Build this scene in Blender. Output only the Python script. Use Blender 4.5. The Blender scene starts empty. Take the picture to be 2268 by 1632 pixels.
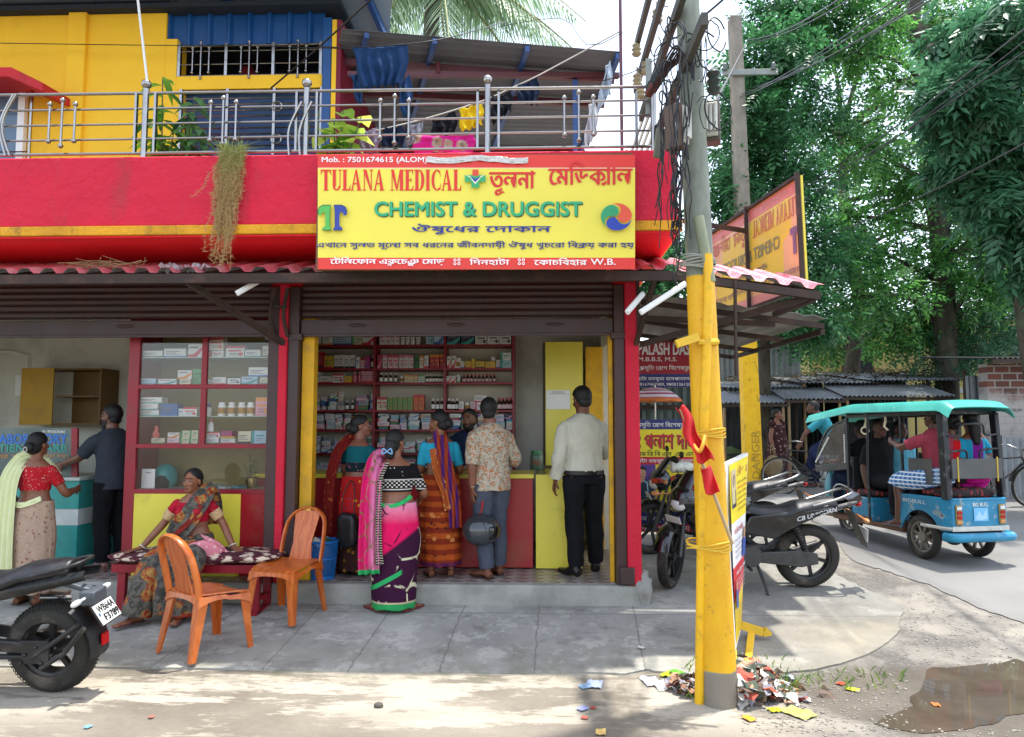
import bpy,bmesh,math,random
from math import sin,cos,pi,radians,sqrt,atan2
from mathutils import Vector,Matrix,Euler,noise
from mathutils.geometry import tessellate_polygon
import numpy as np

# ---------------------------------------------------------------- camera, light, exposure
SC=bpy.context.scene
COL=SC.collection
CAM_H,TILT,YAW,FPX=1.72,radians(4.47),radians(2.0),1587.0
cd=bpy.data.cameras.new('camera');cam=bpy.data.objects.new('camera',cd);COL.objects.link(cam)
cam.location=(0,0,CAM_H);cam.rotation_euler=(pi/2 + TILT,0,YAW)
cd.sensor_width=36;cd.lens=36*FPX/2267;cd.clip_end=2000;cd.clip_start=.05
SC.camera=cam
SUN_EL,SUN_AZ=radians(81),radians(58)
W=bpy.data.worlds.new('World');SC.world=W;W.use_nodes=True
wn=W.node_tree.nodes;wl=W.node_tree.links
sky=wn.new('ShaderNodeTexSky');sky.sky_type='NISHITA';sky.sun_disc=False
sky.sun_elevation=SUN_EL;sky.sun_rotation=SUN_AZ
sky.air_density=1.0;sky.dust_density=1.2;sky.ozone_density=1.0
wn['Background'].inputs[1].default_value=0.15
hs=wn.new('ShaderNodeHueSaturation');hs.inputs['Saturation'].default_value=.55;wl.new(sky.outputs[0],hs.inputs['Color']);wl.new(hs.outputs[0],wn['Background'].inputs[0])
sl=bpy.data.lights.new('sun','SUN');sl.energy=2.0;sl.angle=radians(1.2);sl.color=(1,.955,.88)
so=bpy.data.objects.new('sun',sl);COL.objects.link(so)
sd=Vector((sin(SUN_AZ)*cos(SUN_EL),cos(SUN_AZ)*cos(SUN_EL),sin(SUN_EL)))
so.rotation_euler=sd.to_track_quat('Z','Y').to_euler();so.location=(3,3,12)
SC.view_settings.view_transform='Standard';SC.view_settings.look='None'
SC.view_settings.exposure=1.76;SC.view_settings.gamma=1.0
SC.render.engine='CYCLES'
SC.cycles.max_bounces=8;SC.cycles.transparent_max_bounces=12

random.seed(7)
def R(a,b):return random.uniform(a,b)

# ---------------------------------------------------------------- measuring: photo point (2267 px wide) to place
def ray(u,v):
    a=(u-1133.5)/FPX;b=-(v-816)/FPX
    f=cos(TILT)-b*sin(TILT);z=sin(TILT)+b*cos(TILT)
    return Vector((a*cos(YAW)-f*sin(YAW),a*sin(YAW)+f*cos(YAW),z))
def at(u,v,Y):
    d=ray(u,v);return Vector((0,0,CAM_H))+d*(Y/d.y)
def atz(u,v,z):
    d=ray(u,v);return Vector((0,0,CAM_H))+d*((z-CAM_H)/d.z)
def atx(u,v,X):
    d=ray(u,v);return Vector((0,0,CAM_H))+d*(X/d.x)
GK=[(-50,0),(5.1,0),(6.7,.121),(7.6,.19),(9.2,.25),(14.2,.48),(17,.55),(500,.55)]
def gz(y):
    for (a,za),(b,zb) in zip(GK,GK[1:]):
        if y <= b:return za+(zb-za)*(y-a)/(b-a)
    return .55
def atg(u,v):
    z=0.0
    for _ in range(40):
        p=atz(u,v,z);z=.5*z+.5*gz(p.y)
    return Vector((p.x,p.y,gz(p.y)))

# ---------------------------------------------------------------- tags
def tag(o,label=None,cat=None,group=None,kind=None):
    if label:o['label'] =label
    if cat:o['category'] =cat
    if group:o['group'] =group
    if kind:o['kind'] =kind
    return o
def empty(name,loc=(0,0,0),rz=0,label=None,cat=None,group=None):
    o=bpy.data.objects.new(name,None);COL.objects.link(o)
    o.location=loc;o.rotation_euler=(0,0,rz);o.empty_display_size=.1
    return tag(o,label,cat,group)
def copy_tree(o,parent=None):
    c=o.copy();COL.objects.link(c)
    if parent:c.parent=parent
    for ch in o.children:copy_tree(ch,c)
    return c

# ---------------------------------------------------------------- materials
def S(h):
    h=h.lstrip('#');out=[]
    for i in (0,2,4):
        c=int(h[i:i+2],16)/255
        out.append(c/12.92 if c <= .04045 else ((c+.055)/1.055)**2.4)
    return tuple(out)
class NT:
    def __init__(s,name):
        s.m=bpy.data.materials.new(name);s.m.use_nodes=True
        s.t=s.m.node_tree;s.n=s.t.nodes;s.b=s.n['Principled BSDF'];s._co={}
    def new(s,ty,**kw):
        n=s.n.new('ShaderNode'+ty)
        for k,v in kw.items():setattr(n,k,v)
        return n
    def put(s,sock,v):
        if isinstance(v,bpy.types.NodeSocket):s.t.links.new(v,sock)
        elif isinstance(v,(tuple,list)) and len(v) ==3 and sock.type=='RGBA':sock.default_value=(*v,1)
        else:sock.default_value=v
    def co(s,kind='Object',scale=None,rot=None,loc=None):
        tc=s._co.get('tc') or s.new('TexCoord');s._co['tc'] =tc
        o=tc.outputs[kind]
        if scale or rot or loc:
            mp=s.new('Mapping');s.put(mp.inputs[0],o)
            if loc:mp.inputs[1].default_value=loc
            if rot:mp.inputs[2].default_value=rot
            if scale:mp.inputs[3].default_value=scale if isinstance(scale,(tuple,list)) else (scale,)*3
            o=mp.outputs[0]
        return o
    def noise(s,scale,detail=4,rough=.55,co=None,dist=0):
        n=s.new('TexNoise');s.put(n.inputs['Vector'],co or s.co());n.inputs['Scale'].default_value=scale
        n.inputs['Detail'].default_value=detail;n.inputs['Roughness'].default_value=rough;n.inputs['Distortion'].default_value=dist
        return n.outputs[0]
    def voro(s,scale,co=None,feature='F1',out=0,rnd=1):
        n=s.new('TexVoronoi',feature=feature);s.put(n.inputs['Vector'],co or s.co());n.inputs['Scale'].default_value=scale
        n.inputs['Randomness'].default_value=rnd
        return n.outputs[out]
    def wave(s,scale,co=None,dist=0,dirn='X',det=2,dsc=1,prof='SIN'):
        n=s.new('TexWave',bands_direction=dirn,wave_profile=prof);s.put(n.inputs['Vector'],co or s.co());n.inputs['Scale'].default_value=scale
        n.inputs['Distortion'].default_value=dist;n.inputs['Detail'].default_value=det;n.inputs['Detail Scale'].default_value=dsc
        return n.outputs[1]
    def ramp(s,f,lo,hi,a=0,b=1):
        n=s.new('MapRange');n.clamp=True;s.put(n.inputs[0],f)
        for i,v in zip((1,2,3,4),(lo,hi,a,b)):n.inputs[i].default_value=v
        return n.outputs[0]
    def math(s,op,a,b=0):
        n=s.new('Math',operation=op);s.put(n.inputs[0],a);s.put(n.inputs[1],b);return n.outputs[0]
    def mix(s,f,a,b,mode='MIX'):
        n=s.new('Mix',data_type='RGBA',blend_type=mode);s.put(n.inputs[0],f);s.put(n.inputs[6],a);s.put(n.inputs[7],b);return n.outputs[2]
    def sep(s,v):
        n=s.new('SeparateXYZ');s.put(n.inputs[0],v);return n.outputs
    def band(s,v,lo,hi,soft=.002):
        return s.math('MULTIPLY',s.ramp(v,lo-soft,lo+soft),s.ramp(v,hi-soft,hi+soft,1,0))
    def bump(s,h,st=.3,dist=.01):
        n=s.new('Bump');n.inputs['Strength'].default_value=st;n.inputs['Distance'].default_value=dist
        s.put(n.inputs['Height'],h);s.put(s.b.inputs['Normal'],n.outputs[0]);return n
    def base(s,c):s.put(s.b.inputs['Base Color'],c)
    def set(s,**kw):
        for k,v in kw.items():s.put(s.b.inputs[k.replace('_',' ')],v)
        return s
def sc3(c,k):return tuple(min(1,x*k) for x in c)
MATS={}
def mat(name,col,rough=.6,var=.12,sc=6,bump=0,bsc=60,metal=0,dirt=0,dirtcol=(.09,.075,.06),dsc=3,coat=0,spec=None,sheen=0,trans=0):
    if name in MATS:return MATS[name]
    if isinstance(col,str):col=S(col)
    t=NT(name);n=t.noise(sc,5,.6)
    c=t.mix(t.ramp(n,.3,.7),sc3(col,1-var),sc3(col,1+var))
    r=t.ramp(n,.3,.7,max(0,rough-.08),min(1,rough+.08))
    if dirt:
        d=t.ramp(t.noise(dsc,8,.65),.62-dirt*.35,.75-dirt*.2)
        c=t.mix(t.math('MULTIPLY',d,min(1,.35+dirt*.5)),c,dirtcol)
    t.base(c);t.set(Roughness=r,Metallic=metal)
    if coat:t.set(Coat_Weight=coat,Coat_Roughness=.08)
    if spec is not None:t.set(Specular_IOR_Level=spec)
    if sheen:t.set(Sheen_Weight=sheen)
    if bump:t.bump(t.noise(bsc,6,.6),bump,.01)
    MATS[name] =t.m;return t.m
def mat_objcol(name='carton colour',rough=.5):
    if name in MATS:return MATS[name]
    t=NT(name);oi=t.new('ObjectInfo');n=t.noise(9,3)
    t.base(t.mix(t.ramp(n,.3,.7,0,.18),oi.outputs['Color'],(.3,.28,.25),'MULTIPLY'));t.set(Roughness=rough)
    MATS[name] =t.m;return t.m

# ---------------------------------------------------------------- mesh builder
def basis(d,ref=None):
    d=d.normalized();ref=Vector(ref) if ref is not None else (Vector((0,0,1)) if abs(d.z) <.9 else Vector((0,1,0)))
    x=ref.cross(d)
    if x.length<1e-5:x=Vector((1,0,0)).cross(d)
    x.normalize();y=d.cross(x);return x,y
def spline(pts,n=6):
    P=[Vector(p) for p in pts]
    if len(P) <3:return P
    out=[]
    for i in range(len(P)-1):
        p0=P[max(0,i-1)];p1=P[i];p2=P[i+1];p3=P[min(len(P)-1,i+2)]
        for k in range(n):
            t=k/n
            out.append(.5*((2*p1)+(p2-p0)*t+(2*p0-5*p1+4*p2-p3)*t*t+(3*p1-p0-3*p2+p3)*t**3))
    out.append(P[-1]);return out
class MB:
    def __init__(s):s.v=[];s.f=[];s.m=[];s.M=None;s.mi=0
    def add(s,vs,fs,m=None):
        o=len(s.v);M=s.M
        s.v += [tuple(M @ Vector(p)) if M else tuple(p) for p in vs]
        s.f += [tuple(i+o for i in f) for f in fs];s.m += [s.mi if m is None else m]*len(fs);return s
    def box(s,x0,x1,y0,y1,z0,z1,m=None):
        return s.add([(x0,y0,z0),(x1,y0,z0),(x1,y1,z0),(x0,y1,z0),(x0,y0,z1),(x1,y0,z1),(x1,y1,z1),(x0,y1,z1)],
                     [(0,3,2,1),(4,5,6,7),(0,1,5,4),(1,2,6,5),(2,3,7,6),(3,0,4,7)],m)
    def obox(s,c,hx,hy,hz,M=None,m=None):
        M=M or Matrix();c=Vector(c)
        vs=[c+M.to_3x3() @ Vector((a*hx,b*hy,e*hz)) for e in (-1,1) for a,b in ((-1,-1),(1,-1),(1,1),(-1,1))]
        return s.add(vs,[(0,3,2,1),(4,5,6,7),(0,1,5,4),(1,2,6,5),(2,3,7,6),(3,0,4,7)],m)
    def bar(s,a,b,w,h,ref=None,m=None):
        a=Vector(a);b=Vector(b);x,y=basis(b-a,ref)
        vs=[p+x*(i*w/2)+y*(j*h/2) for p in (a,b) for i,j in ((-1,-1),(1,-1),(1,1),(-1,1))]
        return s.add(vs,[(0,3,2,1),(4,5,6,7),(0,1,5,4),(1,2,6,5),(2,3,7,6),(3,0,4,7)],m)
    def tube(s,pts,r,seg=10,smooth=0,m=None,cap=True,ref=None,ry=None):
        P=spline(pts,smooth) if smooth else [Vector(p) for p in pts]
        n=len(P)
        def rad(rr,i):
            if not isinstance(rr,(list,tuple)):return rr
            t=i/(n-1)*(len(rr)-1);k=min(int(t),len(rr)-2);return rr[k]+(rr[k+1]-rr[k])*(t-k)
        vs=[];px=None
        for i,p in enumerate(P):
            d=(P[min(i+1,n-1)]-P[max(i-1,0)])
            if d.length<1e-9:d=Vector((0,0,1))
            d.normalize()
            if px is None or ref is not None:x,y=basis(d,ref)
            else:
                x=px-d*px.dot(d)
                if x.length<1e-6:x,y=basis(d)
                x.normalize();y=d.cross(x)
            px=x;a=rad(r,i);b=rad(ry,i) if ry is not None else a
            for k in range(seg):
                t=2*pi*k/seg;vs.append(p+x*(cos(t)*a)+y*(sin(t)*b))
        fs=[(i*seg+k,i*seg+(k+1) % seg,(i+1)*seg+(k+1) % seg,(i+1)*seg+k) for i in range(n-1) for k in range(seg)]
        if cap:fs += [tuple(range(seg-1,-1,-1)),tuple((n-1)*seg+k for k in range(seg))]
        return s.add(vs,fs,m)
    def ball(s,c,r,u=14,v=9,M=None,fn=None,m=None):
        if not isinstance(r,(tuple,list)):r=(r,)*3
        c=Vector(c);vs=[]
        def pt(th,ph):
            d=Vector((cos(th)*sin(ph),sin(th)*sin(ph),cos(ph)));k=fn(d) if fn else 1
            q=Vector((d.x*r[0],d.y*r[1],d.z*r[2]))*k
            return c+(M.to_3x3() @ q if M else q)
        vs.append(pt(0,0))
        for j in range(1,v):
            for i in range(u):vs.append(pt(2*pi*i/u,pi*j/v))
        vs.append(pt(0,pi));e=len(vs)-1
        fs=[(0,1+i,1+(i+1) % u) for i in range(u)]
        for j in range(v-2):
            for i in range(u):
                a=1+j*u+i;b=1+j*u+(i+1) % u;fs.append((a,a+u,b+u,b))
        fs += [(1+(v-2)*u+(i+1) % u,1+(v-2)*u+i,e) for i in range(u)]
        return s.add(vs,fs,m)
    def lathe(s,prof,seg=24,c=(0,0,0),axis='Z',m=None,closed=False):
        vs=[];n=len(prof);c=Vector(c)
        for r,z in prof:
            for k in range(seg):
                t=2*pi*k/seg;p=Vector((r*cos(t),r*sin(t),z))
                if axis=='Y':p=Vector((p.x,p.z,p.y))
                if axis=='X':p=Vector((p.z,p.x,p.y))
                vs.append(c+p)
        rng=range(n if closed else n-1)
        fs=[(i*seg+k,i*seg+(k+1) % seg,((i+1) % n)*seg+(k+1) % seg,((i+1) % n)*seg+k) for i in rng for k in range(seg)]
        if not closed:
            if prof[0][0] >1e-6:fs.append(tuple(range(seg-1,-1,-1)))
            if prof[-1][0] >1e-6:fs.append(tuple((n-1)*seg+k for k in range(seg)))
        return s.add(vs,fs,m)
    def prism(s,pts,d,m=None):
        """closed outline (3-D points, planar) pushed along d"""
        P=[Vector(p) for p in pts];n=len(P);d=Vector(d)
        vs=P+[p+d for p in P]
        fs=[tuple(range(n-1,-1,-1)),tuple(range(n,2*n))]+[(i,(i+1) % n,n+(i+1) % n,n+i) for i in range(n)]
        return s.add(vs,fs,m)
    def grid(s,fn,nu,nv,m=None,close_u=False,thick=0):
        g=[[Vector(fn(i/(nu if close_u else nu-1),j/(nv-1))) for i in range(nu)] for j in range(nv)]
        if not thick:
            vs=[p for row in g for p in row];un=nu if close_u else nu-1
            return s.add(vs,[(j*nu+i,j*nu+(i+1) % nu,(j+1)*nu+(i+1) % nu,(j+1)*nu+i) for j in range(nv-1) for i in range(un)],m)
        nn=[[None]*nu for _ in range(nv)]
        for j in range(nv):
            for i in range(nu):
                i0,i1=((i-1) % nu,(i+1) % nu) if close_u else (max(i-1,0),min(i+1,nu-1))
                a=g[j][i1]-g[j][i0];b=g[min(j+1,nv-1)][i]-g[max(j-1,0)][i]
                q=a.cross(b);nn[j][i] =q.normalized() if q.length>1e-9 else Vector((0,0,1))
        N=nu*nv
        vs=[g[j][i]+nn[j][i]*(thick/2) for j in range(nv) for i in range(nu)]+[g[j][i]-nn[j][i]*(thick/2) for j in range(nv) for i in range(nu)]
        un=nu if close_u else nu-1;fs=[]
        for j in range(nv-1):
            for i in range(un):
                a,b,c,d=j*nu+i,j*nu+(i+1) % nu,(j+1)*nu+(i+1) % nu,(j+1)*nu+i
                fs += [(a,b,c,d),(N+d,N+c,N+b,N+a)]
        for i in range(un):
            a,b=i,(i+1) % nu;fs.append((b,a,N+a,N+b))
            a,b=(nv-1)*nu+i,(nv-1)*nu+(i+1) % nu;fs.append((a,b,N+b,N+a))
        if not close_u:
            for j in range(nv-1):
                a,b=j*nu,(j+1)*nu;fs.append((a,b,N+b,N+a))
                a,b=j*nu+nu-1,(j+1)*nu+nu-1;fs.append((b,a,N+a,N+b))
        return s.add(vs,fs,m)
    def join(s,o,m=None):
        return s.add(o.v,o.f,m)
    def build(s,name,mats,parent=None,smooth=35,bev=0,loc=None,fix=False,bseg=2):
        me=bpy.data.meshes.new(name);me.from_pydata(s.v,[],s.f)
        if not isinstance(mats,(list,tuple)):mats=[mats]
        for m in mats:me.materials.append(m)
        if len(mats) >1:me.polygons.foreach_set('material_index',s.m)
        if fix:
            b=bmesh.new();b.from_mesh(me);bmesh.ops.recalc_face_normals(b,faces=b.faces);b.to_mesh(me);b.free()
        if smooth:
            me.polygons.foreach_set('use_smooth',[True]*len(me.polygons))
            if smooth<170:me.set_sharp_from_angle(angle=radians(smooth))
        me.update()
        o=bpy.data.objects.new(name,me);COL.objects.link(o)
        if parent:o.parent=parent
        if loc:o.location=loc
        if bev:
            b=o.modifiers.new('bevel','BEVEL');b.width=bev;b.segments=bseg;b.limit_method='ANGLE';b.angle_limit=radians(40)
        return o
def remesh(mb,name,mats,parent,vox=.008,sm=3,wrinkle=0,wsc=14,seed=0,amp2=0):
    """one continuous closed surface out of overlapping shapes"""
    me=bpy.data.meshes.new('tmp');me.from_pydata(mb.v,[],mb.f)
    o=bpy.data.objects.new('tmp',me);COL.objects.link(o)
    r=o.modifiers.new('r','REMESH');r.mode='VOXEL';r.voxel_size=vox
    if sm:
        k=o.modifiers.new('s','SMOOTH');k.iterations=sm;k.factor=.5
    dg=bpy.context.evaluated_depsgraph_get()
    out=bpy.data.meshes.new_from_object(o.evaluated_get(dg));bpy.data.objects.remove(o);bpy.data.meshes.remove(me)
    out.name=name;out.materials.clear()
    for m in (mats if isinstance(mats,(list,tuple)) else [mats]):out.materials.append(m)
    if wrinkle:
        n=len(out.vertices);co=np.empty(n*3);out.vertices.foreach_get('co',co);no=np.empty(n*3);out.vertices.foreach_get('normal',no)
        co=co.reshape(-1,3);no=no.reshape(-1,3);d=np.empty(n)
        for i in range(n):
            p=co[i];d[i] =noise.noise((p[0]*wsc+seed*3.1,p[1]*wsc,p[2]*wsc*.6+seed))
        d=-np.abs(d)*wrinkle*1.6+wrinkle*.4
        out.vertices.foreach_set('co',(co+no*d[:,None]).ravel())
    out.polygons.foreach_set('use_smooth',[True]*len(out.polygons));out.update()
    o=bpy.data.objects.new(name,out);COL.objects.link(o)
    if parent:o.parent=parent
    return o

# ---------------------------------------------------------------- lettering
_TC={}
def glyphs(txt,bold=0.0):
    k=(txt,bold)
    if k in _TC:return _TC[k]
    c=bpy.data.curves.new('t','FONT');c.body=txt;c.size=1;c.resolution_u=3;c.offset=bold;c.fill_mode='NONE';c.space_character=1+2.2*bold
    o=bpy.data.objects.new('t',c);COL.objects.link(o)
    m=bpy.data.meshes.new_from_object(o.evaluated_get(bpy.context.evaluated_depsgraph_get()))
    nb={}
    for e in m.edges:a,b=e.vertices;nb.setdefault(a,[]).append(b);nb.setdefault(b,[]).append(a)
    seen,loops=set(),[]
    for s0 in nb:
        if s0 in seen:continue
        lp,cur,prev=[],s0,None
        while cur is not None and cur not in seen:
            seen.add(cur);lp.append(cur);nx=[q for q in nb[cur] if q not in seen];cur=nx[0] if nx else None
        lp.sort() if 0 else None;P=[m.vertices[i].co.copy() for i in (sorted(lp) if max(lp)-min(lp) ==len(lp)-1 else lp)]
        if len(P) >2:loops.append((sum(p.x*q.y-q.x*p.y for p,q in zip(P,P[1:]+P[:1])),P))
    sg_=1 if (max(loops,key=lambda l:abs(l[0]))[0] if loops else 1) >0 else -1
    def inside(p,Q):
        r=False
        for a,b in zip(Q,Q[1:]+Q[:1]):
            if (a.y>p.y) != (b.y>p.y) and p.x<(b.x-a.x)*(p.y-a.y)/(b.y-a.y)+a.x:r=not r
        return r
    outs=[[P] for A,P in loops if A*sg_>0]
    for A,P in loops:
        if A*sg_<0:
            c_=[o_ for o_ in outs if inside(P[0],o_[0])]
            for o_ in c_:o_.append(P)
    vs,fs=[],[]
    for o_ in outs:
        k0=len(vs);vs += [(p.x,p.y) for l in o_ for p in l];fs += [tuple(k0+i for i in t_) for t_ in tessellate_polygon(o_)]
    bpy.data.objects.remove(o);bpy.data.curves.remove(c);bpy.data.meshes.remove(m)
    _TC[k] =(vs,fs);return vs,fs
def bengali(txt,bold=.012):
    """visual order string; {x} hangs a small second consonant under the last letter, ~ is the ya tail, ^ the ra stroke"""
    plain='';subs=[];i=0
    while i<len(txt):
        ch=txt[i]
        if ch=='{':subs.append((len(plain),txt[i+1]));i += 3;continue
        if ch in '~^':
            subs.append((len(plain),ch))
            if ch=='~':plain += 'া'
            i += 1;continue
        plain += ch;i += 1
    vs,fs=glyphs(plain,bold);vs=list(vs);fs=list(fs)
    def mx(s):
        g=glyphs(s+'l',0)[0] if s else None
        return (max(p[0] for p in g)-.2) if g else 0
    for pos,ch in subs:
        a,b=mx(plain[:pos-1]),mx(plain[:pos])
        if ch=='~':
            q=[(b+.02,.0),(b+.10,-.03),(b+.2,.06),(b+.2,.16),(b+.1,.06),(b+.02,.09)]
        elif ch=='^':
            q=[(a+.12,-.02),(a+.2,-.1),(b-.02,-.02),(b-.06,.08)]
        else:
            g,f=glyphs(ch,bold);o=len(vs);w=max(p[0] for p in g)
            vs += [(p[0]*.55+(a+b)/2-w*.275,p[1]*.55-.3) for p in g];fs += [tuple(k+o for k in x) for x in f];continue
        o=len(vs);vs += q;fs.append(tuple(range(o,o+len(q))))
    return vs,fs
def put_text(mb,txt,x0,x1,z0,z1,y,bold=.0,m=None,ben=False,X=None,keep=False,slant=0):
    """flat lettering fitted to the rectangle x0..x1, z0..z1 in the plane y (or through the frame X: (u,w)->point)"""
    vs,fs=bengali(txt,bold) if ben else glyphs(txt,bold)
    xs=[p[0] for p in vs];ys=[p[1] for p in vs]
    a,b,c,d=min(xs),max(xs),min(ys),max(ys)
    kx=(x1-x0)/(b-a);kz=(z1-z0)/(d-c)
    out=[];comp={};cur=0                                        # every letter outline on a hair's breadth of its own height
    par=list(range(len(vs)))
    def fnd(i):
        while par[i] != i:par[i] =par[par[i]];i=par[i]
        return i
    for f in fs:
        for i in f[1:]:par[fnd(i)] =fnd(f[0])
    for j,p in enumerate(vs):
        r_=fnd(j)
        if r_ not in comp:comp[r_] =len(comp)
        h_=(comp[r_] % 6)*6e-5
        u=x0+(p[0]-a)*kx+slant*(p[1]-c)*kz;w=z0+(p[1]-c)*kz
        out.append((X(u,w,h_) if X else (u,y-h_,w)))
    return mb.add(out,fs,m)
# ================================================================ SETTING
YF,ZF=6.5,.30                                   # shop front line, shop floor level
def sheet(name,poly,dz,m,lip=0):
    b=bmesh.new();vs=[b.verts.new((x,y,0)) for x,y in poly];b.faces.new(vs)
    for k,_ in GK[1:-1]:
        bmesh.ops.bisect_plane(b,geom=b.verts[:]+b.edges[:]+b.faces[:],plane_co=(0,k,0),plane_no=(0,1,0))
    for v in b.verts:v.co.z=gz(v.co.y)+dz
    bmesh.ops.triangulate(b,faces=[f for f in b.faces if len(f.verts) >4])
    bmesh.ops.recalc_face_normals(b,faces=b.faces)
    if b.faces[0].normal.z<0:bmesh.ops.reverse_faces(b,faces=b.faces)
    if lip:
        be=[e for e in b.edges if len(e.link_faces) ==1]
        r=bmesh.ops.extrude_edge_only(b,edges=be)
        for g in r['geom']:
            if isinstance(g,bmesh.types.BMVert):g.co.z -= lip
    me=bpy.data.meshes.new(name);b.to_mesh(me);b.free();me.materials.append(m)
    o=bpy.data.objects.new(name,me);COL.objects.link(o);o['kind'] ='structure';return o

def ground_mat():
    t=NT('dusty street');co=t.co();X,Y,Z=t.sep(co)
    st=t.co(scale=(.55,1.9,1))
    base=t.mix(t.ramp(t.noise(1.3,6,.65),.35,.7),S('#8d867a'),S('#726c62'))
    worn=t.ramp(t.math('ADD',t.math('MULTIPLY',t.noise(1.2,4,.6,co=st,dist=.4),.65),t.math('MULTIPLY',t.noise(9,10,.8,co=st),.38)),.50,.535)            # pale cement skin worn through in streaks
    far=t.ramp(Y,4.3,4.75);near=t.ramp(Y,3.7,4.5)
    wm=t.math('MULTIPLY',worn,t.ramp(t.noise(.7,3),.3,.6,.45,1))
    wm=t.math('MAXIMUM',t.math('MULTIPLY',wm,.9),t.math('MULTIPLY',t.ramp(Y,4.55,3.9),t.ramp(t.noise(2.4,8,.7,co=st),.36,.5)))
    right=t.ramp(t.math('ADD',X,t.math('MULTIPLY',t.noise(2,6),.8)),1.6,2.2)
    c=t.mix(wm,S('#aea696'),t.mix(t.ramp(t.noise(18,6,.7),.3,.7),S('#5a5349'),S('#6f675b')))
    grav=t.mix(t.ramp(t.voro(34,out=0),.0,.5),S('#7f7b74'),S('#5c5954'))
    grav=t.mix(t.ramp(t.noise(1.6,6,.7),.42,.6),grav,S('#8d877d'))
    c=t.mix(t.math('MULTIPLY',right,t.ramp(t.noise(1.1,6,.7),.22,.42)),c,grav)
    gut=t.math('MULTIPLY',t.math('MULTIPLY',t.band(X,.28,.62,.06),t.band(Y,3.2,5.05,.08)),t.ramp(t.noise(5,6),.3,.55))
    c=t.mix(gut,c,S('#6d6659'))
    c=t.mix(t.ramp(t.voro(5,feature='DISTANCE_TO_EDGE',co=t.mix(.12,co,t.new('TexNoise').outputs[1])),.012,.0,0,.18),c,S('#6b655b'))
    dx=t.math('DIVIDE',t.math('SUBTRACT',X,2.75),1.15);dy=t.math('DIVIDE',t.math('SUBTRACT',Y,4.72),.62);dd=t.math('ADD',t.math('MULTIPLY',dx,dx),t.math('MULTIPLY',dy,dy));dd=t.math('ADD',dd,t.math('MULTIPLY',t.math('SUBTRACT',t.noise(4,7),.5),1.1))
    c=t.mix(t.ramp(dd,1.15,.75,0,.75),c,S('#4f473c'))
    moss=t.math('MULTIPLY',t.band(Y,4.92,5.14,.07),t.ramp(t.noise(3,7,.7),.45,.62))
    c=t.mix(t.math('MULTIPLY',moss,.7),c,S('#5a5b45'))
    c=t.mix(t.ramp(t.noise(60,4,.7),.3,.7,0,.22),c,S('#60594e'))
    t.base(c);t.set(Roughness=.9)
    t.bump(t.math('ADD',t.noise(45,8,.7),t.math('MULTIPLY',wm,-.35)),.35,.012);return t.m
def cement_mat(name='pavement cement',joints=()):
    t=NT(name);co=t.co();X,Y,Z=t.sep(co)
    c=t.mix(t.ramp(t.noise(1.2,8,.65),.34,.68),S('#aeaca4'),S('#85847e'))
    c=t.mix(t.math('MULTIPLY',t.ramp(t.noise(3.4,12,.78),.52,.57),.6),c,S('#c4c1b8'))
    c=t.mix(t.math('MULTIPLY',t.ramp(t.noise(3.0,10,.75,co=t.co(loc=(9,3,1))),.54,.64),.6),c,S('#6b6a64'))
    edge=t.math('MULTIPLY',t.ramp(Y,5.75,5.2),t.ramp(t.noise(2.1,8,.7),.36,.6))
    c=t.mix(t.math('MULTIPLY',edge,.55),c,S('#77745f'))
    c=t.mix(t.math('MULTIPLY',t.ramp(X,1.6,2.6),t.math('MULTIPLY',t.band(Y,5.0,6.3,.4),t.ramp(t.noise(1.8,6),.35,.6))),c,S('#b6ab93'))
    w=t.math('MULTIPLY',t.math('SUBTRACT',t.noise(7,4),.5),.05)
    for xa,ya,xb,yb in joints:
        sl=(xb-xa)/(yb-ya)
        d=t.math('ABSOLUTE',t.math('ADD',t.math('SUBTRACT',t.math('SUBTRACT',X,xa),t.math('MULTIPLY',t.math('SUBTRACT',Y,ya),sl)),w))
        c=t.mix(t.ramp(d,.003,.010,.55,0),c,S('#5c5a52'))
    lip=t.math('ABSOLUTE',t.math('SUBTRACT',t.math('ADD',Y,w),6.3))
    c=t.mix(t.math('MULTIPLY',t.ramp(lip,.004,.012,.55,0),t.ramp(X,-2.6,-2.2)),c,S('#5c5b57'))
    cr=t.ramp(t.voro(1.7,feature='DISTANCE_TO_EDGE',co=t.mix(.18,co,t.new('TexNoise').outputs[1])),.008,.0,0,.6)
    c=t.mix(t.math('MULTIPLY',t.math('MULTIPLY',cr,t.ramp(X,1.5,2.2)),t.ramp(t.noise(1.5,4),.42,.6)),c,S('#5c5a52'))
    c=t.mix(t.math('MULTIPLY',t.ramp(X,.95,2.0),t.ramp(t.noise(1.4,9,.7),.3,.65,.75,.35)),c,S('#5d5a51'))  # corner slab darkened: tree shade put into the colour, along with dirt and damp
    c=t.mix(t.ramp(t.noise(90,3,.7),.3,.7,0,.16),c,S('#55534e'))
    t.base(c);t.set(Roughness=.88);t.bump(t.noise(50,8,.7),.25,.008);return t.m
def asphalt_mat():
    t=NT('grey tarmac');co=t.co()
    c=t.mix(t.ramp(t.noise(.9,6),.3,.7),S('#85837e'),S('#6e6c68'))
    c=t.mix(t.ramp(t.voro(1.1,out=0,co=t.co(scale=(2.6,.9,1))),.09,.05,0,.55),c,S('#5e5f62'))
    c=t.mix(t.ramp(t.noise(120,3,.8),.35,.65,0,.35),c,S('#66676a'))
    t.base(c);t.set(Roughness=.8);t.bump(t.noise(140,4,.7),.3,.006);return t.m
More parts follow.
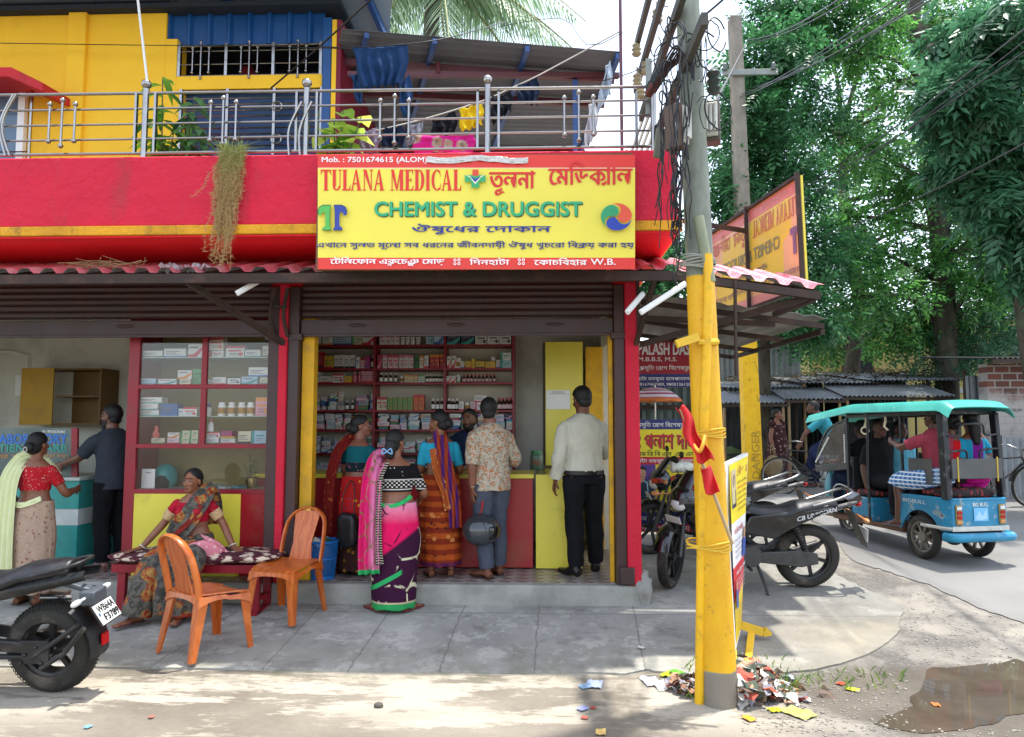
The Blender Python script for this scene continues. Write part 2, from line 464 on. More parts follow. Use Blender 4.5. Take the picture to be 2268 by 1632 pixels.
def tile_mat():
    t=NT('patterned floor tile');co=t.co(rot=(0,0,radians(45)))
    ck=t.new('TexChecker');t.put(ck.inputs[0],co);ck.inputs['Scale'].default_value=9.5
    ck2=t.new('TexChecker');t.put(ck2.inputs[0],t.co());ck2.inputs['Scale'].default_value=13.4
    c=t.mix(ck.outputs[1],S('#a39a94'),S('#6d5a52'))
    c=t.mix(t.math('MULTIPLY',ck2.outputs[1],.35),c,S('#cfc7c0'))
    c=t.mix(t.ramp(t.noise(3,6),.4,.7,0,.5),c,S('#6f655e'))
    t.base(c);t.set(Roughness=.35);return t.m
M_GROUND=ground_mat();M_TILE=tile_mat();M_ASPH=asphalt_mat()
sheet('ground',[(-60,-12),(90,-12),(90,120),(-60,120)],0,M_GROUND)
JN=[]
for (a,b),(c,d) in (((861.7,1357),(789,1462)),((1023.5,1357),(982.5,1462)),((1192.6,1361),(1185,1462)),((714,1341),(583,1482)),((520,1360),(331,1482)),((1404,1360),(1425,1470))):
    p=atg(a,b);q=atg(c,d);JN.append((p.x,p.y,q.x,q.y))
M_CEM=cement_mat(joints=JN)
edge=[atg(u,v) for u,v in ((1420,1490),(1600,1500),(1780,1487),(1900,1460),(1970,1420),(1995,1380),(1985,1345),(1930,1315),(1880,1290),(1830,1262),(1770,1225),(1700,1192),(1640,1165))]
def swerve(P,k=14):
    out=[]
    for i,p in enumerate(spline([(q.x,q.y,0) for q in P],k)):
        w=noise.noise((p.x*3,p.y*3,1))*.05+noise.noise((p.x*11,p.y*11,4))*.035;out.append((p.x+w,p.y+w*.8))
    return out
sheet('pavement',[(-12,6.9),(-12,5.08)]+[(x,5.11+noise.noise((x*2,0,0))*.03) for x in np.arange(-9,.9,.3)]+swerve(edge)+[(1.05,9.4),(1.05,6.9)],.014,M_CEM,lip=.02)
re=[atg(u,v) for u,v in ((1660,1108),(1760,1135),(1838,1180),(1885,1240),(2010,1280),(2130,1330),(2267,1385))]
sheet('side_road',swerve(re)+[(9,5.2),(40,3.2),(90,30),(90,44),(8.5,30),(5.0,30)],.008,M_ASPH)
def puddle_mat():
    t=NT('muddy water');t.base(t.mix(t.ramp(t.noise(3,5),.3,.7),S('#453e34'),S('#5b5246')));t.set(Roughness=.06,IOR=1.33,Coat_Weight=.4,Coat_Roughness=.02)
    t.bump(t.noise(6,3),.02,.005);return t.m
pp=[atz(u,v,0) for u,v in ((1925,1600),(2000,1570),(2040,1520),(2060,1490),(2150,1480),(2260,1470),(2300,1500),(2290,1560),(2230,1590),(2150,1612),(2060,1622),(1980,1618))]
def blob(P,k=6,w=.05):
    S_=spline([(q.x,q.y,0) for q in P+[P[0]]],k)[:-1]
    return [(p.x+noise.noise((p.x*6,p.y*6,2))*w,p.y+noise.noise((p.x*6,p.y*6,5))*w) for p in S_]
sheet('puddle',blob(pp),.004,puddle_mat())

# ================================================================ SHOP BUILDING
RED,DRED,YEL='#e01738','#b8152c','#f2bd1d'
def plaster(name,col,rough_st=.35,var=.1,dirt=.25,dsc=1.6,dcol=(.1,.06,.04),bsc=14):
    t=NT(name);col=S(col) if isinstance(col,str) else col
    n=t.noise(2.2,7,.6)
    c=t.mix(t.ramp(n,.3,.7),sc3(col,1-var),sc3(col,1+var))
    X,Y,Z=t.sep(t.co())
    d=t.math('MULTIPLY',t.ramp(t.noise(dsc,9,.7,co=t.co(scale=(1.6,1.6,.5))),.56,.74),dirt)
    c=t.mix(d,c,dcol);t.base(c);t.set(Roughness=.72)
    t.bump(t.math('ADD',t.noise(bsc,7,.62,dist=.6),t.math('MULTIPLY',t.noise(3.2,3,.5),1.6)),rough_st,.02);return t.m
M_RED=plaster('red masonry paint','#cf0a33',.9,.1,.4)
M_SOFF=plaster('red soffit paint','#e8091c',.12,.05,.08)
M_YW=plaster('yellow masonry paint','#ffc524',.16,.06,.2)
M_LEDGE=plaster('flaking yellow ledge paint','#d99a12',1.0,.35,.75,7,(.11,.075,.035),26)
M_CREAM=mat('grimy cream wall','#d5d2c4',.8,.06,1.5,.1,20,dirt=.35,dirtcol=(.28,.26,.22),dsc=1.2)
M_CEIL=mat('grey ceiling','#b9b6ac',.85,.06,2)
M_BROWN=mat('brown shutter paint','#402826',.48,.2,5,.12,40,dirt=.45,dirtcol=(.035,.028,.028),dsc=2.2)
M_COLR=plaster('red column paint','#c91031',.5,.1,.35,3,(.12,.03,.03),24)
M_MAROON=mat('maroon wood paint','#8e1024',.42,.14,5,.08,30,dirt=.15,dsc=4)
M_YPOST=mat('worn yellow post','#d9a412',.6,.14,6,.25,30,dirt=.3,dirtcol=(.16,.11,.05),dsc=5)
M_BLUE=mat('blue steel paint','#0d4a86',.38,.12,3,.05,20,dirt=.2,dirtcol=(.01,.05,.11),dsc=2)
M_BLUED=mat('dark blue paint','#123a66',.5,.12,3)
M_STEEL=mat('brushed stainless steel','#a29e9a',.2,.1,12,metal=1)
M_WHITE=mat('white enamel','#e8e8e4',.45,.05)
M_DARK=mat('dark void','#1b1c1e',.9,.1)
M_STEP=mat('rough cement step','#9c9b94',.9,.14,3,.45,25,dirt=.45,dirtcol=(.16,.155,.14),dsc=2.4)

bld=empty('shop_building',(0,YF,0),0,'red and yellow two storey shop building with open shutters and balcony','building')
INV=Matrix.Translation((0,-YF,0))
def bpart(mb,name,m,bev=.0,smooth=30,parent=None,fix=False):
    o=mb.build(name,m,parent or bld,smooth,bev,fix=fix)
    if (parent or bld) is bld:o.location=(0,-YF,0)
    return o
XL=-8.5
XR=at(1500,420,5.5).x
zt=at(1000,337,5.5).z;zl1=at(750,497,5.5).z;zl0=at(750,519,5.5).z
ZS=zl0
m=MB().box(XL,XR,5.5,5.64,zl1+.002,zt);m.box(XR-.14,XR-.002,5.642,9.6,zl1+.002,zt);bpart(m,'parapet',M_RED,.012)
m=MB().box(XL,XR+.03,5.47,9.6,zl0+.003,zl1);bpart(m,'ledge',M_LEDGE,.008)
bpart(MB().box(XL,XR-.15,5.645,9.6,zl1+.001,zl1+.012),'balcony_floor',M_CEIL)
m=MB().box(XL,XR+.005,5.49,9.6,zl0-.012,zl0);bpart(m,'soffit',M_SOFF)
m=MB().box(XL,.92,6.62,6.82,3.02,ZS-.014);m.box(XL,-.0,6.6,6.62,ZS-.16,ZS-.014);bpart(m,'lintel_wall',M_SOFF)
# columns: red faces with brown shutter guides on both sides
for x0,x1,g in ((-2.385,-2.305,((-2.49,-2.388),(-2.302,-2.205))),(.80,.925,((.705,.797),))):
    m=MB().box(x0,x1,6.5,6.74,ZF-.0,3.02);c=bpart(m,'column',M_COLR,.012)
    for a,b in g:
        q=MB().box(a,b,6.53,6.68,ZF,3.0)
        q.box(a-.03,b+.03,6.515,6.6,2.5,2.56)
        o=q.build('shutter_guide',M_BROWN,c,30,.004)
m=MB().ball((.93,6.6,.26),(.09,.14,.16),20,14,fn=lambda d:1+.3*noise.noise(d*3));bpart(m,'broken_plaster',M_STEP,0,60);bpart(MB().box(.73,.86,6.485,6.53,.305,.46),'guide_foot',M_BROWN,.012)
# floor slab, step
m=MB().box(XL,.99,6.5,8.95,0,ZF-.004);bpart(m,'step',M_STEP,.02)
m=MB().box(XL,.93,6.60,8.9,ZF-.004,ZF);bpart(m,'tiled_floor',M_TILE)
# inside: back wall, partition, ceiling, right wall with a doorway to the alley
m=MB().box(XL,.95,8.9,9.05,ZF,3.2);m.box(XL,-7.4,6.8,8.9,ZF,3.2);m.box(-3.62,-3.55,7.3,8.9,ZF,3.2)
m.box(.75,.95,8.35,8.9,ZF,3.2);m.box(.78,.95,6.75,8.35,2.62,3.2);bpart(m,'inner_wall',M_CREAM)
m=MB().box(XL,.92,6.83,9.0,3.0,3.015);bpart(m,'ceiling',M_CEIL)
bpart(MB().box(-2.2,-2.085,6.62,6.74,ZF,2.98),'yellow_jamb',M_YPOST,.006);bpart(MB().box(.66,.70,6.64,6.72,ZF,2.98),'yellow_jamb',M_YPOST,.006)
m=MB().box(.70,.745,6.69,6.78,ZF,2.9);bpart(m,'worn_jamb',mat('bare worn plaster','#a49a86',.9,.25,9,.6,40),.006)
m=MB().box(.56,.76,8.28,8.36,ZF,2.62);bpart(m,'yellow_pillar',M_YPOST,.01)

# upper storey ------------------------------------------------------
YU=6.95
def u2(u,v,Y=YU):p=at(u,v,Y);return p.x,p.z
xa,_=u2(367,100);xb,zb=u2(390,169);xc,_=u2(713,169);zr=u2(500,95)[1];zbeam=u2(500,197)[1];ztop=5.95
zfl=zl1
m=MB()
m.box(XL,xa,YU,YU+.2,zfl,ztop)                                       # main yellow wall left of the recess
m.box(xa,xb,YU,YU+.2,zfl,u2(380,86)[1]);m.box(xb,xc,YU+.001,YU+.2,zbeam,zb)
m.box(xb,u2(398,300)[0],YU,YU+.2,zfl,zbeam)
pl0,_=u2(155,100);pl1,_=u2(194,100)
m.box(pl0,pl1,YU-.045,YU,zfl,ztop)
bpart(m,'upper_wall',M_YW,.004)
x0,_=u2(713,200);x1,_=u2(733,200);x2,_=u2(744,200);x3,_=u2(754,200)
bpart(MB().box(x0+.005,x1,YU-.03,YU+.15,zfl,ztop-.1),'blue_corner_post',M_BLUE,.004)
bpart(MB().box(x1+.005,x2,YU-.02,YU+.15,zfl,ztop-.12),'yellow_corner_strip',M_YW)
bpart(MB().box(x2+.002,x3,YU-.015,YU+1.8,zfl,ztop-.12),'maroon_corner_wall',mat('maroon wall','#7b1230',.7))
# ribbed blue sheet above, railing, blue window with grille below
m=MB();n=70
prof=[]
for i in range(n+1):
    x=xa+(xc-xa)*i/n;k=(i % 9);prof.append((x,YU+.06-(.035 if k in (0,1) else 0)))
for z0,z1 in ((zr,ztop),):
    vs=[(x,y,z) for z in (z0,z1) for x,y in prof];N=len(prof)
    m.add(vs,[(i,i+1,N+i+1,N+i) for i in range(N-1)])
bpart(m,'ribbed_blue_sheet',M_BLUE,0,20)
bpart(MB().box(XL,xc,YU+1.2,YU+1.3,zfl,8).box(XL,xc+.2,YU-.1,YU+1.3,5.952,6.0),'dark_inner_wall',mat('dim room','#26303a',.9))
bpart(MB().box(xb+.1,xc-.1,YU+.6,YU+1.1,zb-.2,zb-.12).bar((xb+.5,YU+.5,zr),(xc-.4,YU+.9,zb-.8),.05,.12),'maroon_stair_beam',M_MAROON)
def rail_panel(mb,xs,zs,y,r=.012):
    for z in zs:mb.tube([(xs[0],y,z),(xs[1],y,z)],r,8)
g=MB();zz=[zb+.01,zb+.13,zb+.27,zr-.02]
for z,r in zip(zz,(.009,.007,.007,.010)):g.tube([(xb+.02,YU+.02,z),(xc-.02,YU+.02,z)],r,8)
for k in range(4):
    x=xb+.02+(xc-xb-.04)*k/3;g.box(x-.014,x+.014,YU+.0,YU+.04,zb,zr)
bpart(g,'window_railing',M_STEEL)
for k in range(3):
    g=MB();xm=xb+(xc-xb)*(k+.5)/3
    for i,hh in ((-1,.13),(0,.19),(1,.13)):
        x=xm+i*.085;zm=(zb+zr)/2-.01;g.tube([(x,YU-.005,zm-hh),(x,YU-.005,zm+hh)],.009,8)
        for s_ in (-1,1):g.ball((x,YU-.005,zm+s_*hh),.016,8,6)
    bpart(g,'railing_balusters',M_STEEL)
xw0=u2(398,300)[0];zw0=u2(500,345)[1];zw1=zbeam
w=bpart(MB().box(xw0,xc,YU+.1,YU+.13,zw0,zw1),'window',M_BLUED)
g=MB()
for i in range(11):
    z=zw0+(zw1-zw0)*(i+.6)/11.2;g.tube([(xw0,YU+.0,z),(xc,YU+.0,z)],.008,6)
for i in range(4):
    x=xw0+(xc-xw0)*i/3;g.box(x-.013,x+.013,YU-.015,YU+.02,zw0,zw1)
for z in (zw0+.16,zw0+.5):
    g.lathe([(.05+.008*cos(a),.008*sin(a)) for a in np.linspace(0,2*pi,9)[:-1]],18,(xw0+1.0,YU-.02,z),'Y',closed=True)
g.build('window_grille',M_STEEL,w,40)
# left window with chajja
xw1=u2(58,300)[0];zc0=u2(30,192)[1]
w=bpart(MB().box(XL+1,xw1,YU-.02,YU-.01,zfl,zc0),'window',mat('window glass','#5f7c93',.12,.2,2))
g=MB().box(xw1-.05,xw1+.02,YU-.07,YU-.02,zfl,zc0+.03).box(XL+1,xw1,YU-.07,YU-.02,zc0-.03,zc0+.03);g.build('window_frame',M_WHITE,w,30)
g=MB()
for i in range(9):g.tube([(XL+1,YU-.16,zfl+.1+i*.13),(xw1+.16,YU-.16,zfl+.1+i*.13)],.007,6)
g.box(xw1+.15,xw1+.17,YU-.17,YU-.15,zfl,zc0-.05);g.tube([(xw1+.16,YU-.16,zc0-.05),(xw1+.02,YU-.03,zc0-.02)],.007,6)
g.build('window_grille',M_STEEL,w,40)
xch=u2(95,180,6.5)[0];z1=u2(10,148,6.5)[1];z2=u2(80,190,6.5)[1]
m=MB().prism([(XL,6.5,z1),(xch-.33,6.5,z1),(xch,6.5,z2+.03),(xch,6.5,z2-.06),(xch-.35,6.5,z1-.1),(XL,6.5,z1-.1)],(0,.45,.03))
bpart(m,'window_canopy',plaster('weathered red canopy','#c4202a',.5,.15,.7,2.5,(.03,.02,.02)),.01)
# main roof edge (underside seen) and dark band at the very top
bpart(MB().box(XL,xa+.05,YU-.06,YU-.0,u2(100,14)[1],ztop+.1),'roof_band',plaster('grey-blue roof paint','#4b5266',.3,.1,.3))
m=MB().prism([(XL,5.8,6.15),(u2(850,0,5.8)[0]+.1,5.8,6.15),(u2(850,60,9)[0]-.1,9.6,6.0),(XL,9.6,6.0)],(0,0,.04))
bpart(m,'main_roof',mat('pale roof sheet','#9aa7b0',.5,.1))
m=MB()
for x in (-3.2,-2.4,-1.75):m.bar((x,5.9,6.1),(x+.15,9.3,5.93),.05,.09)
bpart(m,'roof_rafters',M_BLUE)

# ---------------------------------------------------------------- balcony railing: one thing
rl=empty('balcony_railing',(0,5.6,zt),0,'stainless steel balcony railing with ball topped posts above the red parapet','railing')
YR=5.57;L=lambda u,v:at(u,v,YR)
def rz(p):return (p.x,YR-5.6,p.z-zt)
g=MB()
for v0,v1 in ((211,192),(246,222),(280,255),(313,289),(344,324)):
    pts=[(at(u,v0+(v1-v0)*((u+0)/1450),YR)) for u in (-300,1448)]
    g.tube([rz(p) for p in pts],.013 if v0 in (211,344) else .009,8)
pe=at(1448,200,YR)
for i,z in enumerate((at(1448,192,YR).z,at(1448,222,YR).z,at(1448,255,YR).z,at(1448,289,YR).z,at(1448,324,YR).z)):
    g.tube([(pe.x,YR-5.6,z-zt),(pe.x,3.6,z-zt)],.014,8)
g.build('rails',M_STEEL,rl)
for u,vt in ((318,182),(676,180),(1079,173),(1448,178)):
    a=at(u,340,YR);b=at(u,vt+10,YR)
    q=MB().tube([(a.x,YR-5.6,0),(a.x,YR-5.6,b.z-zt-.02)],.024,14)
    o=q.build('post',M_STEEL,rl)
    MB().ball((a.x,YR-5.6,b.z-zt+.02),.04,16,10).build('ball_finial',M_STEEL,o,180)
for yy in (7.2,8.8):
    q=MB().tube([(pe.x,yy-5.6,0),(pe.x,yy-5.6,.6)],.025,12);o=q.build('post',M_STEEL,rl);MB().ball((pe.x,yy-5.6,.63),.04,14,9).build('ball_finial',M_STEEL,o,180)
for u in (298,341,655,700,1057,1104,1410):
    a=at(u,330,YR);MB().box(a.x-.009,a.x+.009,YR-5.615,YR-5.585,.05,at(u,205,YR).z-zt).build('upright',M_STEEL,rl)
def trio(us,vs0,vs1):
    for u,a,b in zip(us,vs0,vs1):
        p=at(u,a,YR-.03);q=at(u,b,YR-.03)
        w=MB().tube([(p.x,YR-5.63,p.z-zt),(p.x,YR-5.63,q.z-zt)],.009,8)
        for z in (p.z,q.z):w.ball((p.x,YR-5.63,z-zt),.021,10,7)
        w.build('baluster',M_STEEL,rl,60)
trio((111,139,167),(231,222,231),(313,323,312));trio((467,495,523),(227,217,226),(310,318,309))
trio((842,874,905),(223,213,223),(305,316,305));trio((1249,1281,1313),(217,205,215),(299,310,298))
for us in ((668,640,640),(690,664,664)):
    a,b,c=(at(u,v,YR-.03) for u,v in zip(us,(225,285,345)))
    MB().tube([(p.x,YR-5.63,p.z-zt) for p in (a,b,c)],.009,8,8).build('curved_baluster',M_STEEL,rl)
for us in ((30,0,12),(36,5,22)):
    a,b,c=(at(u,v,YR-.03) for u,v in zip(us,(208,275,345)))
    MB().tube([(p.x,YR-5.63,p.z-zt) for p in (a,b,c)],.009,8,8).build('curved_baluster',M_STEEL,rl)

# ---------------------------------------------------------------- lean-to sheet roof on the balcony
lt=empty('metal_roof',(0,7,zfl),0,'tilted grey corrugated metal roof with blue and maroon rafters over the balcony','roof')
def lp(p):return (p.x,p.y-7,p.z-zfl)
YA,YB=6.7,9.2
A=at(757,66,YA);B=at(1378,117,YA);C=at(1290,338,YB);D=at(690,338,YB)
def sheetpt(s,t):return A.lerp(B,s).lerp(D.lerp(C,s),t)
def lf(u,v):
    p=sheetpt(u,v);w=abs(((v*22) % 1)-.5)*2
    return (p.x,p.y-7,p.z-zfl+.010*min(1,w*3))
M_TIN=mat('weathered tin underside','#63676b',.75,.12,3,.1,20,metal=0,dirt=.12,dirtcol=(.05,.05,.05),dsc=1.4)
MB().grid(lf,12,177,thick=.003).build('corrugated_sheet',M_TIN,lt,25)
g=MB()
for t in (.16,.38,.93):
    off=Vector((0,0,-.07));g.bar(lp(sheetpt(-.02,t)+off),lp(sheetpt(1.0,t)+off),.05,.07)
g.bar(lp(at(770,165,6.9)),lp(at(1370,168,7.1)),.05,.05)
g.bar(lp(at(971,165,6.95)),lp(at(971,140,7.0)),.04,.04)
g.build('maroon_purlins',mat('maroon steel','#5b2a30',.5),lt)
g=MB()
for s in (.09,.335,.665,.985):
    off=Vector((0,0,-.035));g.bar(lp(sheetpt(s,0)+off),lp(sheetpt(s,1)+off),.045,.055)
pq=at(1273,165,7.1);g.bar((pq.x,.1,0),(pq.x,.1,pq.z-zfl),.05,.05)
g.build('blue_rafters',mat('blue steel faded','#2d4f86',.5,.15),lt)
pm=at(1377,330,6.0)
o=MB().tube([(pm.x,6.0,zt),(pm.x+.0,6.0,zt+2.6)],.014,8).build('pipe_mast',mat('rusty maroon pipe','#6b4450',.6,.2),None)
tag(o,'thin rusty upright pipe standing at the right end of the balcony roof','pipe')

# ---------------------------------------------------------------- roller shutters, rolled up
for nm,xA,xB,lab in (('roller_shutter',XL,-2.495,'brown roller shutter half rolled up over the glass showcase and laboratory'),('roller_shutter',-2.2,.70,'brown roller shutter half rolled up over the red medicine counter')):
    rt=empty(nm,((xA+xB)/2,6.6,2.54),0,lab,'shutter');hw=(xB-xA)/2
    m=MB();zs=[]
    for i in range(90):
        t=i/89;z=.17+t*.36;k=(t*6) % 1
        y=-.03+.022*abs(sin(pi*k))**.6;zs.append((y,z))
    m.add([(x,y,z) for x in (-hw,hw) for y,z in zs],[(i,i+1,90+i+1,90+i) for i in range(89)])
    m.build('slat_curtain',M_BROWN,rt,25)
    m=MB().box(-hw,hw,-.035,.0,.0,.155).box(-hw,hw,-.05,-.03,-.006,.02);m.build('bottom_bar',M_BROWN,rt,30,.004)
    m=MB()
    for fx in ((-.55,0,.55) if nm and hw<2 else (-.1,.47)):
        m.ball((fx*hw*1.15,-.04,.10),(.085,.014,.016),14,8)
    m.build('pull_handle',M_BROWN,rt,60)
    g=MB().tube([(-hw,.05,.62),(hw,.05,.62)],.11,16);g.build('roll',M_BROWN,rt)

# ---------------------------------------------------------------- corrugated awning along the front and round the corner
aw=empty('corrugated_awning',(0,6.0,2.85),0,'long pink-red corrugated awning on rusty frame over the shop front','awning')
def apt(p):return (p.x,p.y-6.0,p.z-2.85)
ye,yb=5.65,6.6
zE=[(-8.5,2.96),(1.08,2.945),(2.25,2.775)]
def edz(x):
    for (a,za),(b,zb_) in zip(zE,zE[1:]):
        if x <= b:return za+(zb_-za)*(x-a)/(b-a)
    return 2.775
xE=at(1826,637,ye).x
def af(u,v):
    x=-8.5+(xE+8.5)*u;k=(x/.195) % 1
    tri=.042*max(0,min(1,2.2-abs(k-.5)*6.5)) if True else 0
    z0=edz(x);z1=min(3.245,z0+.30);y=ye+(yb-ye)*v+.012*noise.noise((x*1.7,0,3))
    return (x,y-6.0,z0+(z1-z0)*v+tri-2.85+.01*noise.noise((x*2.3,v*2,8)))
t=NT('sun bleached red tin');X_,Y_,Z_=t.sep(t.co())
c=t.mix(t.ramp(t.noise(4,7,.7),.35,.65),S('#ee9aa2'),S('#dc6474'));c=t.mix(t.ramp(t.noise(5,9,.75),.5,.66),c,S('#d8c9c6'))
gm=t.new('NewGeometry');c=t.mix(gm.outputs['Backfacing'],c,S('#9a9a98'))
t.base(c);t.set(Roughness=.5);M_AWN=t.m
MB().grid(af,620,5).build('corrugated_sheet',M_AWN,aw,25)
M_RUST=mat('rusty brown angle iron','#35261f',.7,.25,8,.2,40,dirt=.3,dirtcol=(.14,.06,.035),dsc=5)
g=MB()
g.bar((-8.5,ye+.03-6,edz(-8)-2.85-.045),(1.08,ye+.03-6,2.945-2.85-.045),.05,.075)
g.bar((1.08,ye+.03-6,2.945-2.85-.045),(xE-.03,ye+.03-6,edz(xE)-2.85-.045),.05,.06)
g.bar((-8.5,6.15-6,3.03-2.85),(1.0,6.15-6,3.03-2.85),.04,.05)
g.bar((1.0,6.15-6,3.03-2.85),(xE-.03,6.15-6,2.87-2.85),.04,.05)
for x in (-4.6,-2.33,.86,1.45,xE-.06):
    g.bar((x,ye+.03-6,edz(x)-2.85-.03),(x,yb-6,min(3.235,edz(x)+.30)-2.85-.05),.04,.045)
g.build('frame',M_RUST,aw)
g=MB().bar((-2.34,.5,-.38),(-2.9,-.3,.06),.05,.05).tube([(-2.42,.5,-.3),(-2.45,.45,-.12),(-2.4,.42,.12)],.018,8,5).tube([(-2.3,.5,-.32),(-2.33,.46,-.12),(-2.28,.42,.12)],.018,8,5).bar((-2.45,.45,-.05),(-2.3,.45,-.05),.03,.02)
g.build('bracket',M_RUST,aw)
g=MB().bar((.9,.5,-.4),(.95,-.3,.06),.04,.04).bar((.92,.5,.22),(.92,.5,-.3),.03,.03);g.build('bracket',M_RUST,aw)
g=MB().bar((.95,.55,-.4),(xE-.1,-.3,-.12),.045,.05).bar((.95,.6,-.15),(xE-.1,.55,-.22),.045,.05).bar((xE-.08,-.3,-.14),(xE-.08,.6,-.12),.045,.05)
g.build('corner_brace',M_RUST,aw)
# side canopy over the alley behind the corner
sc_=empty('side_canopy',(1.6,8,2.75),0,'grey corrugated canopy with dark frame over the alley beside the red column','canopy')
def sf(u,v):
    x=-.62+1.7*u;return (x,-1.35+3.2*v,.02*abs(sin(x*18))+.18-.24*u+.05*v)
MB().grid(sf,60,6,thick=.003).build('corrugated_sheet',mat('grey canopy tin','#9b9b99',.5,.15,4,metal=.4),sc_,30)
g=MB()
for y in (-1.3,-.2,.9,1.8):g.bar((-.62,y,.12),(1.06,y,-.12),.04,.05)
for x,z in ((-.6,.1),(.25,.0),(1.05,-.12)):g.bar((x,-1.3,z-.05),(x,1.8,z),.04,.05)
g.build('frame',M_RUST,sc_)
# white tube-lights / strips under the awning
for (u0,v0),(u1,v1),yy,lab in (((524,650),(583,616),5.7,'white strip light hanging from the awning frame above the showcase'),((1388,692),(1424,650),5.6,'white strip fixed beside the red corner column under the awning'),((1418,692),(1517,628),5.5,'broken white tube strip next to the yellow pole under the awning')):
    a=at(u0,v0,yy);b=at(u1,v1,yy+.15);mid=(a+b)/2
    o=MB().bar(a-mid,b-mid,.035,.03).bar((a-mid)*1.02,(b-mid)*1.02,.02,.045).build('strip_light',M_WHITE,None,30,.004);o.location=mid;tag(o,lab,'strip light')
# ================================================================ SIGNS
VN={}
def vinyl(h,rough=.5):
    if h not in VN:VN[h] =mat('vinyl '+h,h,rough,.05,3,.04,8)
    return VN[h]
SERIF={}
def _serif():
    t=.19
    def st(x,w=t):return [(x-w/2,0),(x+w/2,0),(x+w/2,1),(x-w/2,1)]
    def foot(x,w=.34):return [(x-w/2,0),(x+w/2,0),(x+w*.28,.05),(x-w*.28,.05)]
    def head(x,w=.34):return [(x-w/2,1),(x-w*.28,.95),(x+w*.28,.95),(x+w/2,1)]
    def arc(cx,cy,rx,ry,a0,a1,w,wy=.05,n=12):
        o=[(cx+rx*cos(a0+(a1-a0)*i/n),cy+ry*sin(a0+(a1-a0)*i/n)) for i in range(n+1)]
        q=[(cx+(rx-w)*cos(a0+(a1-a0)*i/n),cy+(ry-wy)*sin(a0+(a1-a0)*i/n)) for i in range(n+1)]
        return [[o[i],o[i+1],q[i+1],q[i]] for i in range(n)]
    SERIF['T'] =(.62,[st(.31),foot(.31),[(0,1),(0,.93),(.62,.93),(.62,1)],[(0,.93),(0,.7),(.09,.93)],[(.53,.93),(.62,.7),(.62,.93)]])
    SERIF['I'] =(.34,[st(.17),foot(.17),head(.17)])
    SERIF['L'] =(.52,[st(.17),head(.17),[(0,0),(.5,0),(.5,.06),(0,.06)],[(.4,.06),(.5,.06),(.52,.3)]])
    SERIF['E'] =(.56,[st(.17),[(0,0),(.53,0),(.53,.06),(0,.06)],[(0,.94),(.52,.94),(.52,1),(0,1)],[(.43,.06),(.53,.06),(.55,.28)],[(.43,.94),(.54,.74),(.52,.94)],[(.2,.48),(.42,.48),(.42,.54),(.2,.54)],[(.38,.54),(.38,.48),(.43,.36),(.43,.66)]])
    SERIF['U'] =(.62,[[(.08,.2),(.27,.2),(.27,1),(.08,1)],[(.5,.2),(.55,.2),(.55,1),(.5,1)],head(.17),head(.52,.26)]+arc(.315,.22,.235,.22,pi,2*pi,.12,.07))
    SERIF['A'] =(.66,[[(.02,0),(.1,0),(.33,.95),(.28,1)],[(.4,0),(.6,0),(.36,1),(.28,1)],foot(.08,.24),foot(.5,.36),[(.14,.3),(.42,.3),(.42,.36),(.14,.36)]])
    SERIF['N'] =(.68,[[(.1,0),(.15,0),(.15,1),(.1,1)],[(.53,0),(.58,0),(.58,1),(.53,1)],[(.05,1),(.26,1),(.58,0),(.5,0)],foot(.125,.26),head(.555,.26)])
    SERIF['M'] =(.86,[[(.1,0),(.15,0),(.15,1),(.1,1)],[(.61,0),(.8,0),(.8,1),(.61,1)],[(.06,1),(.24,1),(.45,.1),(.38,0)],[(.38,0),(.45,0),(.68,1),(.6,1)],foot(.125,.26),foot(.7,.34),[(.6,1),(.86,1),(.8,.95),(.64,.95)]])
    SERIF['D'] =(.64,[st(.17),[(0,0),(.34,0),(.34,.06),(0,.06)],[(0,.94),(.34,.94),(.34,1),(0,1)]]+arc(.32,.5,.3,.5,-pi/2,pi/2,.18,.06))
    SERIF['C'] =(.62,arc(.36,.5,.34,.51,.28*pi,1.72*pi,.17,.06)+[[(.54,.95),(.5,.9),(.57,.66),(.59,.66)],[(.53,.1),(.5,.05),(.57,.05),(.6,.33),(.57,.33)]])
_serif()
def serif_text(txt):
    vs,fs,x,k=[],[],0,0
    for ch in txt:
        if ch==' ':x += .3;continue
        w,polys=SERIF[ch]
        for p in polys:
            o=len(vs);vs += [(a+x,b,k*1e-4) for a,b in p];fs.append(tuple(range(o,o+len(p))));k=(k+1) % 7
        x += w+.03
    return vs,fs,x
